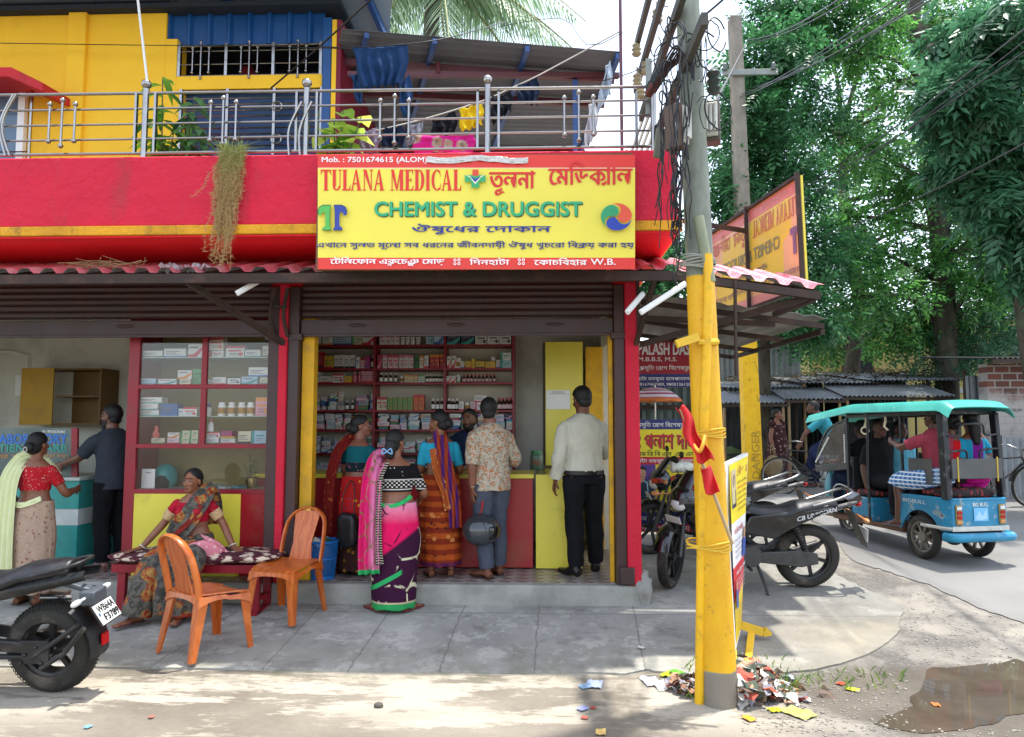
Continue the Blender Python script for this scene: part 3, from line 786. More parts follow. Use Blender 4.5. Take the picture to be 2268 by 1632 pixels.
class Print:
    """printed face of a flat sign: bands and lettering, each colour a material, laid on the frame F(s, t, lift)"""
    def __init__(s,F,asp=1):s.F=F;s.asp=asp;s.mb=MB();s.mats=[];s.k=0
    def mi(s,h):
        if h not in s.mats:s.mats.append(h)
        return s.mats.index(h)
    def rect(s,a,b,c,d,h,n=1):
        s.k += 1;l=.0012+.0005*s.k;m=s.mi(h)
        s.mb.grid(lambda u,v:s.F(a+(c-a)*u,b+(d-b)*v,l),n+1,n+1,m)
    def poly(s,pts,h):
        s.k += 1;l=.0012+.0005*s.k
        s.mb.add([s.F(x,y,l) for x,y in pts],[tuple(range(len(pts)))],s.mi(h))
    def disc(s,cx,cy,rx,ry,h,a0=0,a1=2*pi,n=24):s.poly([(cx+rx*cos(a0+(a1-a0)*i/n),cy+ry*sin(a0+(a1-a0)*i/n)) for i in range(n)],h)
    def text(s,txt,a,c,b,d,h,bold=.0,ben=False,dx=0,dy=0,sh=None):
        if sh and ben:s.text(txt,a+dx,c+dx,b+dy,d+dy,sh,bold,ben);sh=None
        if ben and bold:
            e=bold*.35*(d-b)
            for q in (-e,e):s.text(txt,a+q*s.asp,c+q*s.asp,b+q*.4,d+q*.4,h,0,True)
            return
        if bold and not ben:
            if sh:s.text(txt,a+dx,c+dx,b+dy,d+dy,sh,bold)
            e=bold*.9*(d-b)
            for q,r in ((-e,-e),(e,-e),(-e,e),(e,e)):s.text(txt,a+q*s.asp,c+q*s.asp,b+r,d+r,h)
            return
        if sh:s.text(txt,a+dx,c+dx,b+dy,d+dy,sh,bold,ben)
        s.k += 1;l=.0012+.0005*s.k
        put_text(s.mb,txt,a,c,b,d,0,bold,s.mi(h),ben,X=lambda u,w,h_:s.F(u,w,l+h_))
    def serif(s,txt,a,c,b,d,h):
        vs,fs,W_=serif_text(txt);s.k += 2;l=.0012+.0005*s.k
        s.mb.add([s.F(a+(c-a)*x/W_,b+(d-b)*y,l+z) for x,y,z in vs],fs,s.mi(h))
    def build(s,name,parent):return s.mb.build(name,[vinyl(h) for h in s.mats],parent,0)

# main board above the awning
YS=5.40
def Pm(u,v):return at(674.7+.3719*u,.3719*v,YS)
a=at(703,343,YS);b=at(1405,596,YS);ctr=Vector(((a.x+b.x)/2,YS,b.z))
sg=empty('shop_sign',ctr,0,'big yellow and red chemist sign board fixed on the red parapet','sign')
def Fm(s,t,l):
    p=Pm(s,-t)
    p.y -= l;return p-ctr
m=MB().box(a.x-ctr.x,b.x-ctr.x,.012,.05,.012,a.z-ctr.z-.012);m.build('backing_frame',mat('sign frame wood','#6d5138',.7),sg,30)
P=Print(Fm)
xl,xr=78,1966;yt,yb_=-922,-1604
P.rect(xl,yb_,xr,yt,'#efdf50',12)
P.rect(xl,-1000,xr,yt,'#e23a2e',8);P.rect(xl,yb_,xr,-1535,'#e23a2e',8);P.rect(xl,-1004,xr,-1000,'#f7efc0')
P.text('Mob. : 7501674615 (ALOM)',102,728,-976,-936,'#f6f1ee',.02)
P.serif('TULANA MEDICAL',97,936,-1136,-1012,'#e0301f')
P.text('তুলনা',1100,1370,-1165,-1018,'#d92b22',.07,True);P.text('েমিডক~াল',1452,1948,-1106,-962,'#d92b22',.07,True)
P.text('CHEMIST & DRUGGIST',418,1648,-1288,-1204,'#2fae74',.03,False,5,-5,'#0f5b3c')
P.text('ঔষুেধর েদাকান',640,1465,-1398,-1335,'#1f2f86',.11,True)
P.text('এখােন সুলভ মূেল~ সব ধরেনর জীবনদায়ী ঔষুধ খুচেরা িবক^য় করা হয়',72,1958,-1487,-1437,'#23307c',.09,True)
P.text('েটিলেফান এক{স}েচঞ{জ} েমাড়',800,1250,-1595,-1556,'#f6f1ee',.02,True) if 0 else None
def zs(x,y):return ((562.3+.3719*x-674.7)/.3719,-(562.3+.3719*y)/.3719)
q0=zs(458,75);q1=zs(1136,22);P.text('েটিলেফান এক{স}েচঞ{জ} েমাড়',q0[0],q1[0],q0[1],q1[1],'#f6f1ee',.09,True)
q0=zs(1285,70);q1=zs(1520,26);P.text('িদনহাটা',q0[0],q1[0],q0[1],q1[1],'#f6f1ee',.09,True)
q0=zs(1668,72);q1=zs(1980,26);P.text('েকাচিবহার',q0[0],q1[0],q0[1],q1[1],'#f6f1ee',.09,True)
q0=zs(2004,68);q1=zs(2150,32);P.text('W.B.',q0[0],q1[0],q0[1],q1[1],'#f6f1ee',.02)
for cx in (1198,1222,1580,1604):
    for cy in (40,62):
        q=zs(cx,cy);P.disc(q[0],q[1],9,9,'#f6f1ee');P.disc(q[0],q[1],4.5,4.5,'#e23a2e')
# cross with an open book and a head
P.rect(955,-1090,1078,-1050,'#35a866');P.rect(994,-1124,1040,-1050,'#35a866');P.rect(1000,-1055,1036,-1018,'#d8482f')
P.poly([(958,-1050),(985,-1056),(1017,-1092),(1050,-1056),(1076,-1050),(1050,-1064),(1017,-1104),(985,-1064)],'#f4f0d0')
P.poly([(985,-1058),(1017,-1072),(1050,-1058),(1017,-1094)],'#254a9c')
# two hook letters
for s_,cx,h,d in ((1,125,'#57b84e','#1c5a2a'),(-1,217,'#2a3f9c','#18235c')):
    def hk(pts):return [(cx+s_*x,-1302+y) for x,y in pts]
    o=[(36,72),(-10,72),(-30,60),(-38,40),(-36,14),(-20,12),(-18,30),(-4,34),(4,20),(4,-52),(-12,-60),(-12,-74),(36,-74),(36,-60),(30,-52),(30,40)]
    P.poly(hk([(x*1.08,y*1.05) for x,y in o]),d);P.poly(hk([(x*.98,y*.98) for x,y in o]),h)
# three comma swirl
cx,cy,Rr=1853,-1298,98
for k,h in enumerate(('#2f9e68','#e2573c','#2742a8')):
    a0=pi-2*pi*k/3+.95
    pts=[(Rr*cos(a0-1.95*i/16),Rr*sin(a0-1.95*i/16)) for i in range(17)]
    e=a0-1.95;c1=(Rr*.5*cos(e),Rr*.5*sin(e));pts += [(c1[0]+Rr*.5*cos(e-pi*i/10),c1[1]+Rr*.5*sin(e-pi*i/10)) for i in range(1,10)]
    c0=(Rr*.5*cos(a0),Rr*.5*sin(a0));pts += [(c0[0]+Rr*.47*cos(a0+pi-.35+(-pi+.35)*0-pi*(i-10)/10*0-i*0.0),c0[1]) for i in ()]
    pts += [(c0[0]+Rr*.46*cos(a0-pi+.4+(pi-.4)*i/10),c0[1]+Rr*.46*sin(a0-pi+.4+(pi-.4)*i/10)) for i in range(0,10)]
    gx=sum(p[0] for p in pts)/len(pts);gy=sum(p[1] for p in pts)/len(pts);P.poly([(cx+gx+(x-gx)*.88,cy+(gy+(y-gy)*.88)*.88) for x,y in pts],h)
P.build('printed_face',sg)
def tf(u,v):
    s=730+600*u;t_=-(936+8*sin(u*9)+34*v+6*noise.noise((u*9,v*3,1)))
    p=Fm(s,t_,.014+.012*noise.noise((u*16,v*7,3)));return p
MB().grid(tf,50,8,thick=.002).build('peeling_tape',mat('crumpled clear tape','#cfccc6',.25,.15,12),sg,60)

# side board, seen from behind
n0=at(1812,640,6.35);n1=at(1775,388,6.35);f1=at(1572,522,8.35)
n0=Vector((n1.x+.02,6.35,n0.z));f0=Vector((f1.x,8.35,f1.z-(n1.z-n0.z)))
c0=(n0+f0)/2
s2=empty('side_sign',c0,0,'second chemist sign on the awning corner, seen from its pale mirror-written back','sign')
def Fs(s,t,l):
    p=n0.lerp(f0,s).lerp(n1.lerp(f1,s),t);return p-c0+Vector((-l-.012,-.0,0))
def slab(F,t0,mats,name,parent):
    m=MB();f=[F(0,0,t0),F(1,0,t0),F(1,1,t0),F(0,1,t0)];d=F(0,0,-.01)-F(0,0,.0)
    m.prism(f,d.normalized()*.02);return m.build(name,mats,parent,0)
slab(Fs,0,vinyl('#e9d84a'),'panel',s2)
m=MB()
for s_ in (0.0,.5,1.0):m.bar(Fs(s_,-.03,.03),Fs(s_,1.03,.03),.035,.03)
for t_ in (0.0,1.0):m.bar(Fs(0,t_,.02),Fs(1,t_,.02),.03,.03)
p=Fs(.5,.78,.03);m.bar(p,p+Vector((-.75,-.35,.02)),.04,.04);m.build('support_frame',M_RUST,s2)
P=Print(Fs,.4)
P.rect(.02,.02,.98,.98,'#ecc691',2);P.rect(.02,.87,.98,.98,'#db8478',2);P.rect(.02,.02,.98,.11,'#dfa098',2)  # print showing through; backlight through the vinyl put into the paler colours
P.text('Mob. : 7501674615 (ALOM)',.03,.35,.9,.95,'#e8a89c',.01)
P.serif('TULANA MEDICAL',.03,.46,.68,.85,'#cc6a5e')
P.text('তুলনা',.54,.68,.64,.85,'#cc6a5e',.02,True);P.text('েমিডক~াল',.72,.98,.7,.9,'#cc6a5e',.02,True)
P.text('CHEMIST & DRUGGIST',.2,.84,.46,.58,'#8f9a72',.02)
P.text('ঔষুেধর েদাকান',.32,.74,.3,.39,'#7d6a86',.02,True)
P.text('এখােন সুলভ মূেল~ সব ধরেনর জীবনদায়ী ঔষুধ খুচেরা িবক^য়',.03,.97,.16,.24,'#8a6d84',.01,True)
P.poly([(.04,.58),(.1,.58),(.1,.52),(.08,.52),(.08,.34),(.055,.34),(.055,.53),(.04,.5)],'#85698f')
P.build('printed_face',s2)

# ---------------------------------------------------------------- doctors' boards in the alley
def board(name,lab,cat,u0,v0,u1,v1,Y,base,fn,frame='#8a8f92',th=.02):
    """flat sign facing the street; fn draws in z_r pixels (source crop used to measure), x right, y up negative"""
    a=at(u0,v0,Y);b=at(u1,v1,Y);c=Vector(((a.x+b.x)/2,Y,b.z))
    o=empty(name,c,0,lab,cat)
    MB().box(a.x-c.x,b.x-c.x,0,th,0,a.z-c.z).build('panel',mat('sign metal '+frame,frame,.5),o,0)
    P=Print(lambda s,t,l:at(1124.5+.4134*s,674.7-.4134*t,Y)-c+Vector((0,-l,0)))
    fn(P);P.build('printed_face',o);return o
def d1(P):
    P.rect(600,-372,985,-193,'#a3152c');P.rect(600,-442,985,-371,'#1d2a6e')
    P.text('DR. PALASH DAS',605,972,-268,-206,'#f1eeee',.03);P.text('M.B.B.S, M.S.',697,905,-306,-281,'#f1eeee',.015)
    P.text('ও প^সূিত েরাগ িবেশষজ{ঞ}',672,975,-358,-322,'#f1eeee',.015,True);P.text('িদনহাটা মহকুমা হাসপাতাল',648,972,-412,-382,'#f1eeee',.012,True)
    P.text('Mob : 8167467489, 9800126120',640,977,-436,-419,'#f1eeee',.01)
board('doctor_sign','red and blue doctor sign with large white name above the striped umbrella','sign',1372,754.5,1532,857.5,9.4,None,d1)
def d2(P):
    P.rect(600,-668,1010,-614,'#1d2a6e');P.rect(600,-815,1010,-668,'#f0dc1f');P.rect(600,-856,1010,-815,'#c3142c')
    P.rect(600,-1072,790,-856,'#5a3d8c');P.rect(790,-1072,1010,-856,'#ead01f');P.rect(600,-1120,1010,-1072,'#1d2a6e')
    P.rect(600,-1176,1010,-1120,'#1d2a6e');P.rect(600,-1216,1010,-1176,'#c3142c')
    P.text('প^সূিত েরাগ িবেশষজ{ঞ} (',690,952,-664,-626,'#f3f0ee',.015,True)
    P.text('ডাঃ পলাশ দাস',618,1005,-772,-690,'#c21a28',.05,True,4,-4,'#5a0d14');P.text('এম.িব.িব.এস, এম.এস',690,1004,-810,-779,'#161616',.012,True)
    P.text('হাটা মহকুমা হাসপাতাল',688,1004,-852,-822,'#f3f0ee',.012,True)
    P.text('েরিজ নং',830,905,-885,-868,'#202020',.0,True)
    P.disc(930,-960,85,52,'#c3142c',0,pi,20);P.disc(930,-1010,60,34,'#f2ead2',0,pi,20)
    P.poly([(640,-1072),(648,-960),(690,-935),(740,-935),(775,-965),(785,-1072)],'#23384a')
    P.poly([(700,-940),(716,-955),(732,-940),(730,-915),(702,-915)],'#c28f70');P.disc(716,-905,23,30,'#c28f70');P.disc(716,-884,25,18,'#171313',0,pi,14)
    for sx in (707,725):P.disc(sx,-904,3,2,'#1a1210')
    P.poly([(708,-920),(716,-924),(725,-920),(716,-921)],'#6d3a33')
    P.poly([(728,-940),(748,-950),(752,-1000),(744,-1030),(738,-1028),(745,-998),(741,-955),(726,-946)],'#9ac2d0')
    P.text('এম.িব.িব.এস িচিকৎসক েরাগী',690,1000,-1112,-1080,'#f0dc1f',.03,True)
    P.text('ফল ঃ ওষুধ, েদখা, েফান',690,1000,-1166,-1132,'#f3f0ee',.012,True);P.text('েচম{ব}ার েদাকান বন{ধ}',690,985,-1210,-1184,'#f3f0ee',.02,True)
board('doctor_banner','tall yellow and navy doctor banner with portrait behind the red black motorcycle','banner',1372,928.5,1542,1177.5,9.1,None,d2,'#b7b7b0')
def d3(P):
    P.rect(436,-420,545,-270,'#14605c');P.rect(436,-365,545,-318,'#123f4e');P.rect(436,-420,545,-365,'#1b2a66')
    P.text('D',455,497,-312,-284,'#e9ecec',.05);P.text('NIC',446,523,-360,-326,'#2f8f93',.02)
    P.text('েচম{ব}ার',446,524,-393,-372,'#eceef0',.03,True);P.text('বাবুরা েরা',448,523,-414,-398,'#eceef0',.02,True)
board('clinic_sign','teal clinic sign seen through the side doorway above the blue poster','sign',1304.5,786,1350,848.6,9.35,None,d3)
def d4(P):
    P.rect(446,-573,545,-480,'#8fc3e2');P.rect(472,-500,511,-488,'#1c2836');P.text('KENT',476,507,-498,-490,'#e9f1f5',.03)
    P.poly([(456,-532),(468,-528),(480,-532),(479,-550),(468,-560),(457,-550)],'#27618f');P.text('4',463,473,-551,-536,'#eaf3f8',.05)
    for w,y in ((44,508),(36,514)):P.rect(470,-y-2,470+w,-y,'#3b6a8a')
    P.disc(520,-566,10,26,'#f0e6e0',0,pi,14)
board('poster','light blue water purifier poster seen through the side doorway','poster',1308,872,1350,912,9.3,None,d4)
def d5(P):
    P.rect(440,-606,545,-574,'#1d2a6e');P.text('িবেশষজ{ঞ}',448,527,-602,-580,'#f1f0ee',.02,True);P.rect(440,-790,545,-606,'#e9d83a')
    P.rect(440,-850,545,-790,'#c2152c');P.text('িদেন',512,530,-812,-796,'#f1d53a',.03,True);P.text('িদ',512,534,-845,-820,'#f1d53a',.04,True);P.rect(440,-975,545,-850,'#1d2a6e')
    P.text('িন',505,535,-895,-862,'#f1d53a',.04,True);P.text('কাল',512,533,-922,-905,'#e9e9ee',.03,True);P.rect(440,-975,545,-940,'#c2152c')
board('clinic_banner','narrow clinic banner in navy, yellow and red seen through the side doorway','banner',1306,912.5,1350,1078,9.2,None,d5)

# standing frame banner beside the yellow pole
b0=at(1627,1447,5.25);t0_=at(1601,1030,5.25);b1=at(1641,1392,5.8);t1_=at(1656,1003,5.8)
cb=Vector((b0.x,5.4,gz(5.4)))
nb=(b1-b0).cross(t0_-b0).normalized()
if nb.x<0:nb=-nb
def Fb(s,t,l):
    return b0.lerp(b1,s).lerp(t0_.lerp(t1_,s),t)-cb+nb*0+Vector((0,0,0))+(-nb if nb.dot(Vector((0,-1,0))) <0 else nb)*l
st=empty('standing_banner',cb,0,'leaning white edged doctor banner on a yellow wooden stand beside the utility pole','banner')
f=[Fb(0,0,0),Fb(1,0,0),Fb(1,1,0),Fb(0,1,0)]
dB=(Fb(0,0,-1)-Fb(0,0,0)).normalized()
MB().prism(f,dB*.035).build('panel',vinyl('#e6e6e6'),st,0)
P=Print(Fb,2.2)
P.rect(.2,.02,.97,.3,'#e8c81c',2);P.rect(.2,.24,.97,.42,'#cf1f2e',2);P.rect(.2,.42,.97,.66,'#e9e7e6',2);P.rect(.2,.66,.97,.985,'#f0d81f',2)
P.text('ডাঃ দীেপন ধর',.42,.95,.9,.955,'#b5201f',.03,True)
for k in range(6):P.text('এম িব িব এস েরাগ িবেশষজ',.5,.95,.855-.03*k,.873-.03*k,'#8a2a20' if k != 1 else '#cc2222',.0,True)
P.rect(.24,.74,.44,.95,'#c9b98a');P.poly([(.25,.74),(.26,.83),(.34,.86),(.43,.83),(.44,.74)],'#2b2b30');P.disc(.345,.885,.06,.04,'#9b7a62')
P.text('ডাঃ িব. এস. পাইন',.3,.78,.59,.63,'#b8232a',.03,True)
for k in range(4):P.text('িচিকৎসক েরাগী েদখা',.3,.72,.55-.03*k,.565-.03*k,'#7a6a80',.0,True)
P.poly([(.74,.43),(.75,.53),(.95,.53),(.96,.43)],'#2c4da0');P.disc(.85,.56,.06,.035,'#b78c70')
P.text('ডাঃ ইন{দ} নাথ',.3,.95,.36,.4,'#f3eeee',.03,True)
for k in range(4):P.text('েচম{ব}ার বাবুপাড়া েরাড',.42,.95,.33-.025*k,.345-.025*k,'#f3e9e0',.0,True)
P.poly([(.22,.2),(.23,.3),(.38,.3),(.4,.2)],'#2b4f9a');P.disc(.3,.325,.05,.03,'#b78c70')
for k in range(5):P.text('এখােন সকল েরাগ েদখা হয়',.25,.92,.17-.03*k,.19-.03*k,'#9a3a20',.0,True)
P.build('printed_face',st)
M_YW2=mat('yellow painted timber','#dcb22a',.55,.12,5,.15,25,dirt=.2,dsc=5)
def leg(p,q,w=.05):return MB().bar(Vector(p)-cb,Vector(q)-cb,w,.03).build('leg',M_YW2,st,30,.004)
lb=atg(1655,1478);leg(at(1665,1388,5.85),lb);leg(at(1629,1445,5.3)+Vector((.0,.06,0)),atg(1625,1475),.045)
r0=at(1628,1380,5.75);r1=at(1690,1400,5.75);MB().bar(r0-cb,r1-cb,.03,.06).prism([r1-cb+Vector((0,-.015,-.03)),r1-cb+Vector((.06,-.015,-.02)),r1-cb+Vector((.06,-.015,.0)),r1-cb+Vector((.02,-.015,.04)),r1-cb+Vector((0,-.015,.03))],(0,.03,0)).build('stretcher',M_YW2,st,30)
# ================================================================ INSIDE THE SHOP
t=NT('clear glass');t.n.remove(t.b);g_=t.new('BsdfGlossy');g_.inputs['Roughness'].default_value=.03;tr=t.new('BsdfTransparent');fr=t.new('Fresnel');fr.inputs[0].default_value=1.45
mx=t.new('MixShader');t.put(mx.inputs[0],fr.outputs[0]);t.put(mx.inputs[1],tr.outputs[0]);t.put(mx.inputs[2],g_.outputs[0]);t.put(t.n['Material Output'].inputs[0],mx.outputs[0])
M_GLASS=t.m
OC=mat_objcol();M_PRINT=mat('grey small print','#6b6b70',.6,.05);M_LAB=mat('white print field','#e9e8e3',.55,.05)
BANDS={'blue':'#3f6fae','red':'#c63a48','teal':'#3a9a96','pink':'#d77f9d','black':'#2b2b30','orange':'#d98a35','green':'#4d9a58','purple':'#7b4f94'}
def carton_mesh(band,style):
    m=MB();m.box(-.5,.5,0,1,0,1,0);e=-.006
    def q(a,b,c,d,mi,k=1):m.add([(a,e*k,b),(c,e*k,b),(c,e*k,d),(a,e*k,d)],[(0,1,2,3)],mi)
    if style==0:q(-.5,.0,.5,.16,1);q(-.42,.6,.2,.68,2);q(-.42,.44,.05,.5,2);q(-.42,.3,.3,.34,2)
    if style==1:q(-.5,.0,-.3,1,1);q(-.2,.55,.38,.68,1);q(-.2,.36,.3,.42,2);q(-.2,.22,.1,.27,2)
    if style==2:m.add([(-.5,e,0),(.1,e,0),(.5,e,.55),(.5,e,.8),(-.1,e,.25),(-.5,e,.2)],[(0,1,2,3,4,5)],1);q(-.4,.68,.2,.8,2)
    if style==3:q(-.5,.8,.5,1,1);q(-.35,.5,.35,.62,1,1);q(-.3,.33,.3,.38,2);q(-.3,.2,.2,.25,2);m.add([(.3+.12*cos(a),e*2,.28+.16*sin(a)) for a in np.linspace(0,2*pi,11)[:-1]],[tuple(range(10))],1)
    me=m.build('medicine_carton',[OC,mat('carton print '+band,BANDS[band],.5,.05),M_PRINT],None,0)
    return me
CART={}
for b_ in BANDS:
    for s_ in range(4):
        o=carton_mesh(b_,s_);CART[b_,s_] =o.data;bpy.data.objects.remove(o)
CCOL={'white':'#dcdcd8','cream':'#d8d0b4','pale blue':'#a9c6d8','yellow':'#d9b93a','red':'#b3263a','pink':'#d995a8','navy':'#26304a','blue':'#3a66a0','green':'#3e7d45','olive':'#8c8f4d','orange':'#cf6f33','magenta':'#a82f74','grey':'#9c9da0','light pink':'#e6c6cf'}
NTH=['top','second','third','fourth','fifth','sixth','seventh']
def carton(x,y,z,w,d,h,col,band,style,lab,grp,rz=0):
    o=bpy.data.objects.new('medicine_carton',CART[band,style]);COL.objects.link(o)
    o.location=(x,y,z);o.scale=(w,d,h);o.rotation_euler=(0,0,rz);o.color=(*S(CCOL[col]),1)
    return tag(o,lab,'carton',grp)
# ---- shelving on the back wall
YSH=8.58
def zsh(x,y,Y=YSH):return at(562.3+.3719*x,562.3+.3719*y,Y)
SHV=[540,680,765,930,1045,1185,1335];UPX=[303,726,1140,1545]
sh=empty('medicine_shelf',(zsh(924,1335).x,8.75,ZF),0,'red wooden wall shelving full of medicine behind the counter','shelf')
def ss(p):return Vector((p.x-zsh(924,1335).x,p.y-8.75,p.z-ZF))
x0=ss(zsh(UPX[0]-10,0)).x;x1=ss(zsh(UPX[-1]+6,0)).x
for y in SHV:
    z=ss(zsh(900,y)).z;MB().box(x0,x1,YSH-8.75,.13,z-.024,z).build('shelf_board',M_MAROON,sh,0,.002)
for x in UPX:
    xx=ss(zsh(x,0)).x;MB().box(xx-.014,xx+.014,YSH-8.752,.12,0,2.75).build('upright',M_MAROON,sh,0,.002)
MB().box(x0,x1,.131,.139,0,2.75).build('back_panel',mat('cream shelf back','#cfc9b4',.8,.05),sh,0)
KW=1/(1587/ (8.6) / .3719)
BN=['left','middle','right']
def shelf_row(k,items):
    """items: (x0, x1, height, colour, band, style[, lift]) in measured crop pixels standing on shelf k"""
    z=zsh(900,SHV[k]).z
    for it in items:
        a,b,h,col,band,sty=it[:6];lift=it[6] if len(it) >6 else 0
        bay=sum(1 for u in UPX[1:3] if (a+b)/2 >u);p=zsh((a+b)/2,SHV[k]);w=(b-a)*KW;hh=h*KW
        shape='tall' if hh>w*1.25 else ('flat' if hh<w*.5 else 'square')
        lab=f'{shape} {col} medicine carton with {band} print, {NTH[k]} shelf, {BN[bay]} bay of red shelving'
        carton(p.x,YSH+R(.005,.04),z+.001+lift*KW,w*.97,R(.09,.16),hh,col,band,sty,lab,f'{shape} {col} {band} cartons, {NTH[k]} shelf, {BN[bay]} bay',R(-.05,.05))
def split(a,b,n,h,col,band,sty,gap=1):w=(b-a)/n;return [(a+i*w,a+(i+1)*w-gap,h+R(-2,2),col,band,sty) for i in range(n)]
shelf_row(0,[(318,398,60,'cream','green',0),(405,465,62,'white','orange',0),(467,575,70,'pale blue','blue',0),(577,640,60,'cream','green',1),(642,718,66,'white','red',2)]+split(745,865,4,80,'white','pink',3)+split(867,985,4,85,'white','black',1)+[(1020,1066,90,'pale blue','teal',3),(1068,1132,80,'pale blue','blue',2),(1147,1228,60,'navy','teal',2),(1230,1311,60,'navy','teal',2)]+split(1315,1534,3,70,'white','black',3,3))
shelf_row(1,split(310,410,3,96,'red','black',0)+split(412,470,2,76,'yellow','red',0)+split(472,600,4,82,'white','black',0)+[(601,627,70,'white','blue',1),(629,656,60,'light pink','red',3),(658,688,74,'magenta','purple',0),(732,760,80,'red','pink',2),(764,792,78,'white','pink',3)]+split(795,858,2,82,'light pink','red',3)+split(860,948,3,80,'white','pink',3)+[(950,980,78,'green','black',1),(984,1008,76,'white','orange',3),(1011,1038,76,'white','red',0)]+split(1045,1132,3,82,'red','orange',3)+[(1147,1172,70,'white','red',2),(1174,1203,74,'white','red',2),(1227,1252,40,'white','blue',0),(1254,1290,42,'yellow','red',0),(1292,1314,56,'yellow','orange',1),(1316,1374,40,'yellow','black',0),(1377,1437,38,'yellow','orange',0),(1411,1434,26,'white','red',0,40),(1440,1465,50,'white','blue',0),(1467,1533,46,'pale blue','teal',1),(1467,1531,44,'white','teal',1,47)])
shelf_row(2,[(306,384,64,'white','purple',2),(386,460,38,'white','red',0),(462,530,52,'white','red',3),(533,578,38,'yellow','orange',0)]+split(634,716,3,68,'pink','red',0)+split(895,975,3,44,'cream','orange',3)+split(977,1014,2,42,'white','green',3)+split(1145,1202,2,36,'white','red',2)+[(1206,1226,46,'white','green',0)])
shelf_row(3,split(728,790,2,78,'cream','red',3)+split(793,944,5,76,'olive','green',1)+split(947,1010,2,94,'orange','red',3)+[(1220,1248,50,'white','red',0),(1286,1318,50,'light pink','red',0),(1310,1383,40,'white','red',0,48),(1320,1350,46,'white','red',1)])
def stacks(k,a,b,hmax,cols=('white','white','white','grey','pale blue','cream','light pink','white')):
    its=[];x=a
    while x<b-25:
        w=min(R(38,92),b-x);h=0;top=R(.6,1.05)*hmax
        while h<top:
            dh=R(12,30);ww=w*R(.75,1);off=R(0,w-ww)
            its.append((x+off,x+off+ww,min(dh,hmax-h),random.choice(cols) if random.random() >.12 else random.choice(('magenta','blue','green','navy')),random.choice(list(BANDS)),random.randrange(3),h));h += dh
        x += w+R(0,4)
    shelf_row(k,its)
stacks(3,308,425,100);stacks(3,438,528,130);stacks(3,600,718,95)
for k,hm in ((4,92),(5,100),(6,120)):
    for a,b in ((306,716),(732,1130),(1148,1538)):stacks(k,a,b,hm if k<6 else R(80,120))
# ---- bottles: one of each kind, then copies
def bottle(kind):
    e=empty('medicine_bottle',(0,0,0))
    if kind=='syrup':
        MB().lathe([(0,0),(.022,0),(.024,.006),(.024,.075),(.02,.09),(.010,.1),(.010,.112),(0,.112)],14).build('body',mat('brown glass','#2b1a12',.15,.1),e)
        MB().lathe([(.0246,.016),(.0246,.066)],14).build('paper_label',M_LAB,e)
        MB().lathe([(0,.133),(.012,.133),(.013,.128),(.013,.108),(.0,.108)],12).build('cap',M_WHITE,e)
    if kind=='red':
        MB().lathe([(0,0),(.02,0),(.022,.006),(.022,.06),(.019,.075),(.010,.088),(.010,.1),(0,.1)],14).build('body',mat('amber glass','#3a1512',.15,.1),e)
        MB().lathe([(.0226,.014),(.0226,.052)],14).build('paper_label',mat('pink label','#d9b9bb',.6),e)
        MB().lathe([(0,.12),(.011,.12),(.012,.096),(0,.096)],12).build('cap',mat('red cap','#b8242c',.4),e)
    if kind=='plastic':
        MB().lathe([(0,0),(.03,0),(.032,.008),(.032,.07),(.03,.078),(.02,.082),(0,.082)],16).build('body',M_WHITE,e)
        MB().lathe([(.0326,.016),(.0326,.062)],16).build('paper_label',mat('brown label','#a2762f',.6,.3,40),e)
        MB().lathe([(0,.1),(.025,.1),(.026,.082),(0,.082)],14).build('cap',M_WHITE,e)
    if kind=='pink':
        MB().lathe([(0,0),(.022,0),(.024,.01),(.022,.06),(.024,.075),(.012,.1),(0,.1)],14).build('body',mat('pink plastic','#c9657d',.4),e)
        MB().lathe([(0,.13),(.009,.128),(.011,.1),(0,.1)],12).build('cap',mat('rose cap','#e3a3ad',.4),e)
    return e
def put_bottles(k,kind,word,a,b,n,h,first=[{}]):
    z=zsh(900,SHV[k]).z
    for i in range(n):
        x=a+(b-a)*(i+.5)/n;p=zsh(x,SHV[k]);bay=sum(1 for u in UPX[1:3] if x>u)
        key=kind
        if key not in first[0]:first[0][key] =o=bottle(kind)
        else:o=copy_tree(first[0][key])
        hh={'syrup':.133,'red':.12,'plastic':.1,'pink':.13}[kind];s=h*KW/hh*R(.95,1.05)
        o.location=(p.x,YSH+.05+R(0,.03),z+.001);o.scale=(s,s,s);o.rotation_euler=(0,0,R(0,6))
        tag(o,f'{word} bottle in the row on the {NTH[k]} shelf, {BN[bay]} bay of the red shelving','bottle',f'{word} bottles, {NTH[k]} shelf, {BN[bay]} bay')
put_bottles(2,'syrup','dark syrup',734,850,4,60);put_bottles(2,'syrup','dark syrup',1016,1130,6,50);put_bottles(2,'red','red capped',1236,1440,9,52)
put_bottles(2,'pink','pink',580,632,2,66);put_bottles(2,'plastic','white plastic',858,892,1,42)
put_bottles(3,'syrup','dark syrup',530,592,2,60);put_bottles(3,'syrup','dark syrup',1048,1130,3,66);put_bottles(3,'syrup','dark syrup',1146,1215,3,70);put_bottles(3,'plastic','white plastic',1250,1284,1,46)
put_bottles(3,'red','red capped',1448,1538,4,78);put_bottles(3,'pink','pink',686,712,1,68);put_bottles(3,'syrup','dark syrup',1385,1445,2,66);put_bottles(1,'syrup','dark syrup',690,716,1,76);put_bottles(1,'plastic','white plastic',1205,1226,1,60)

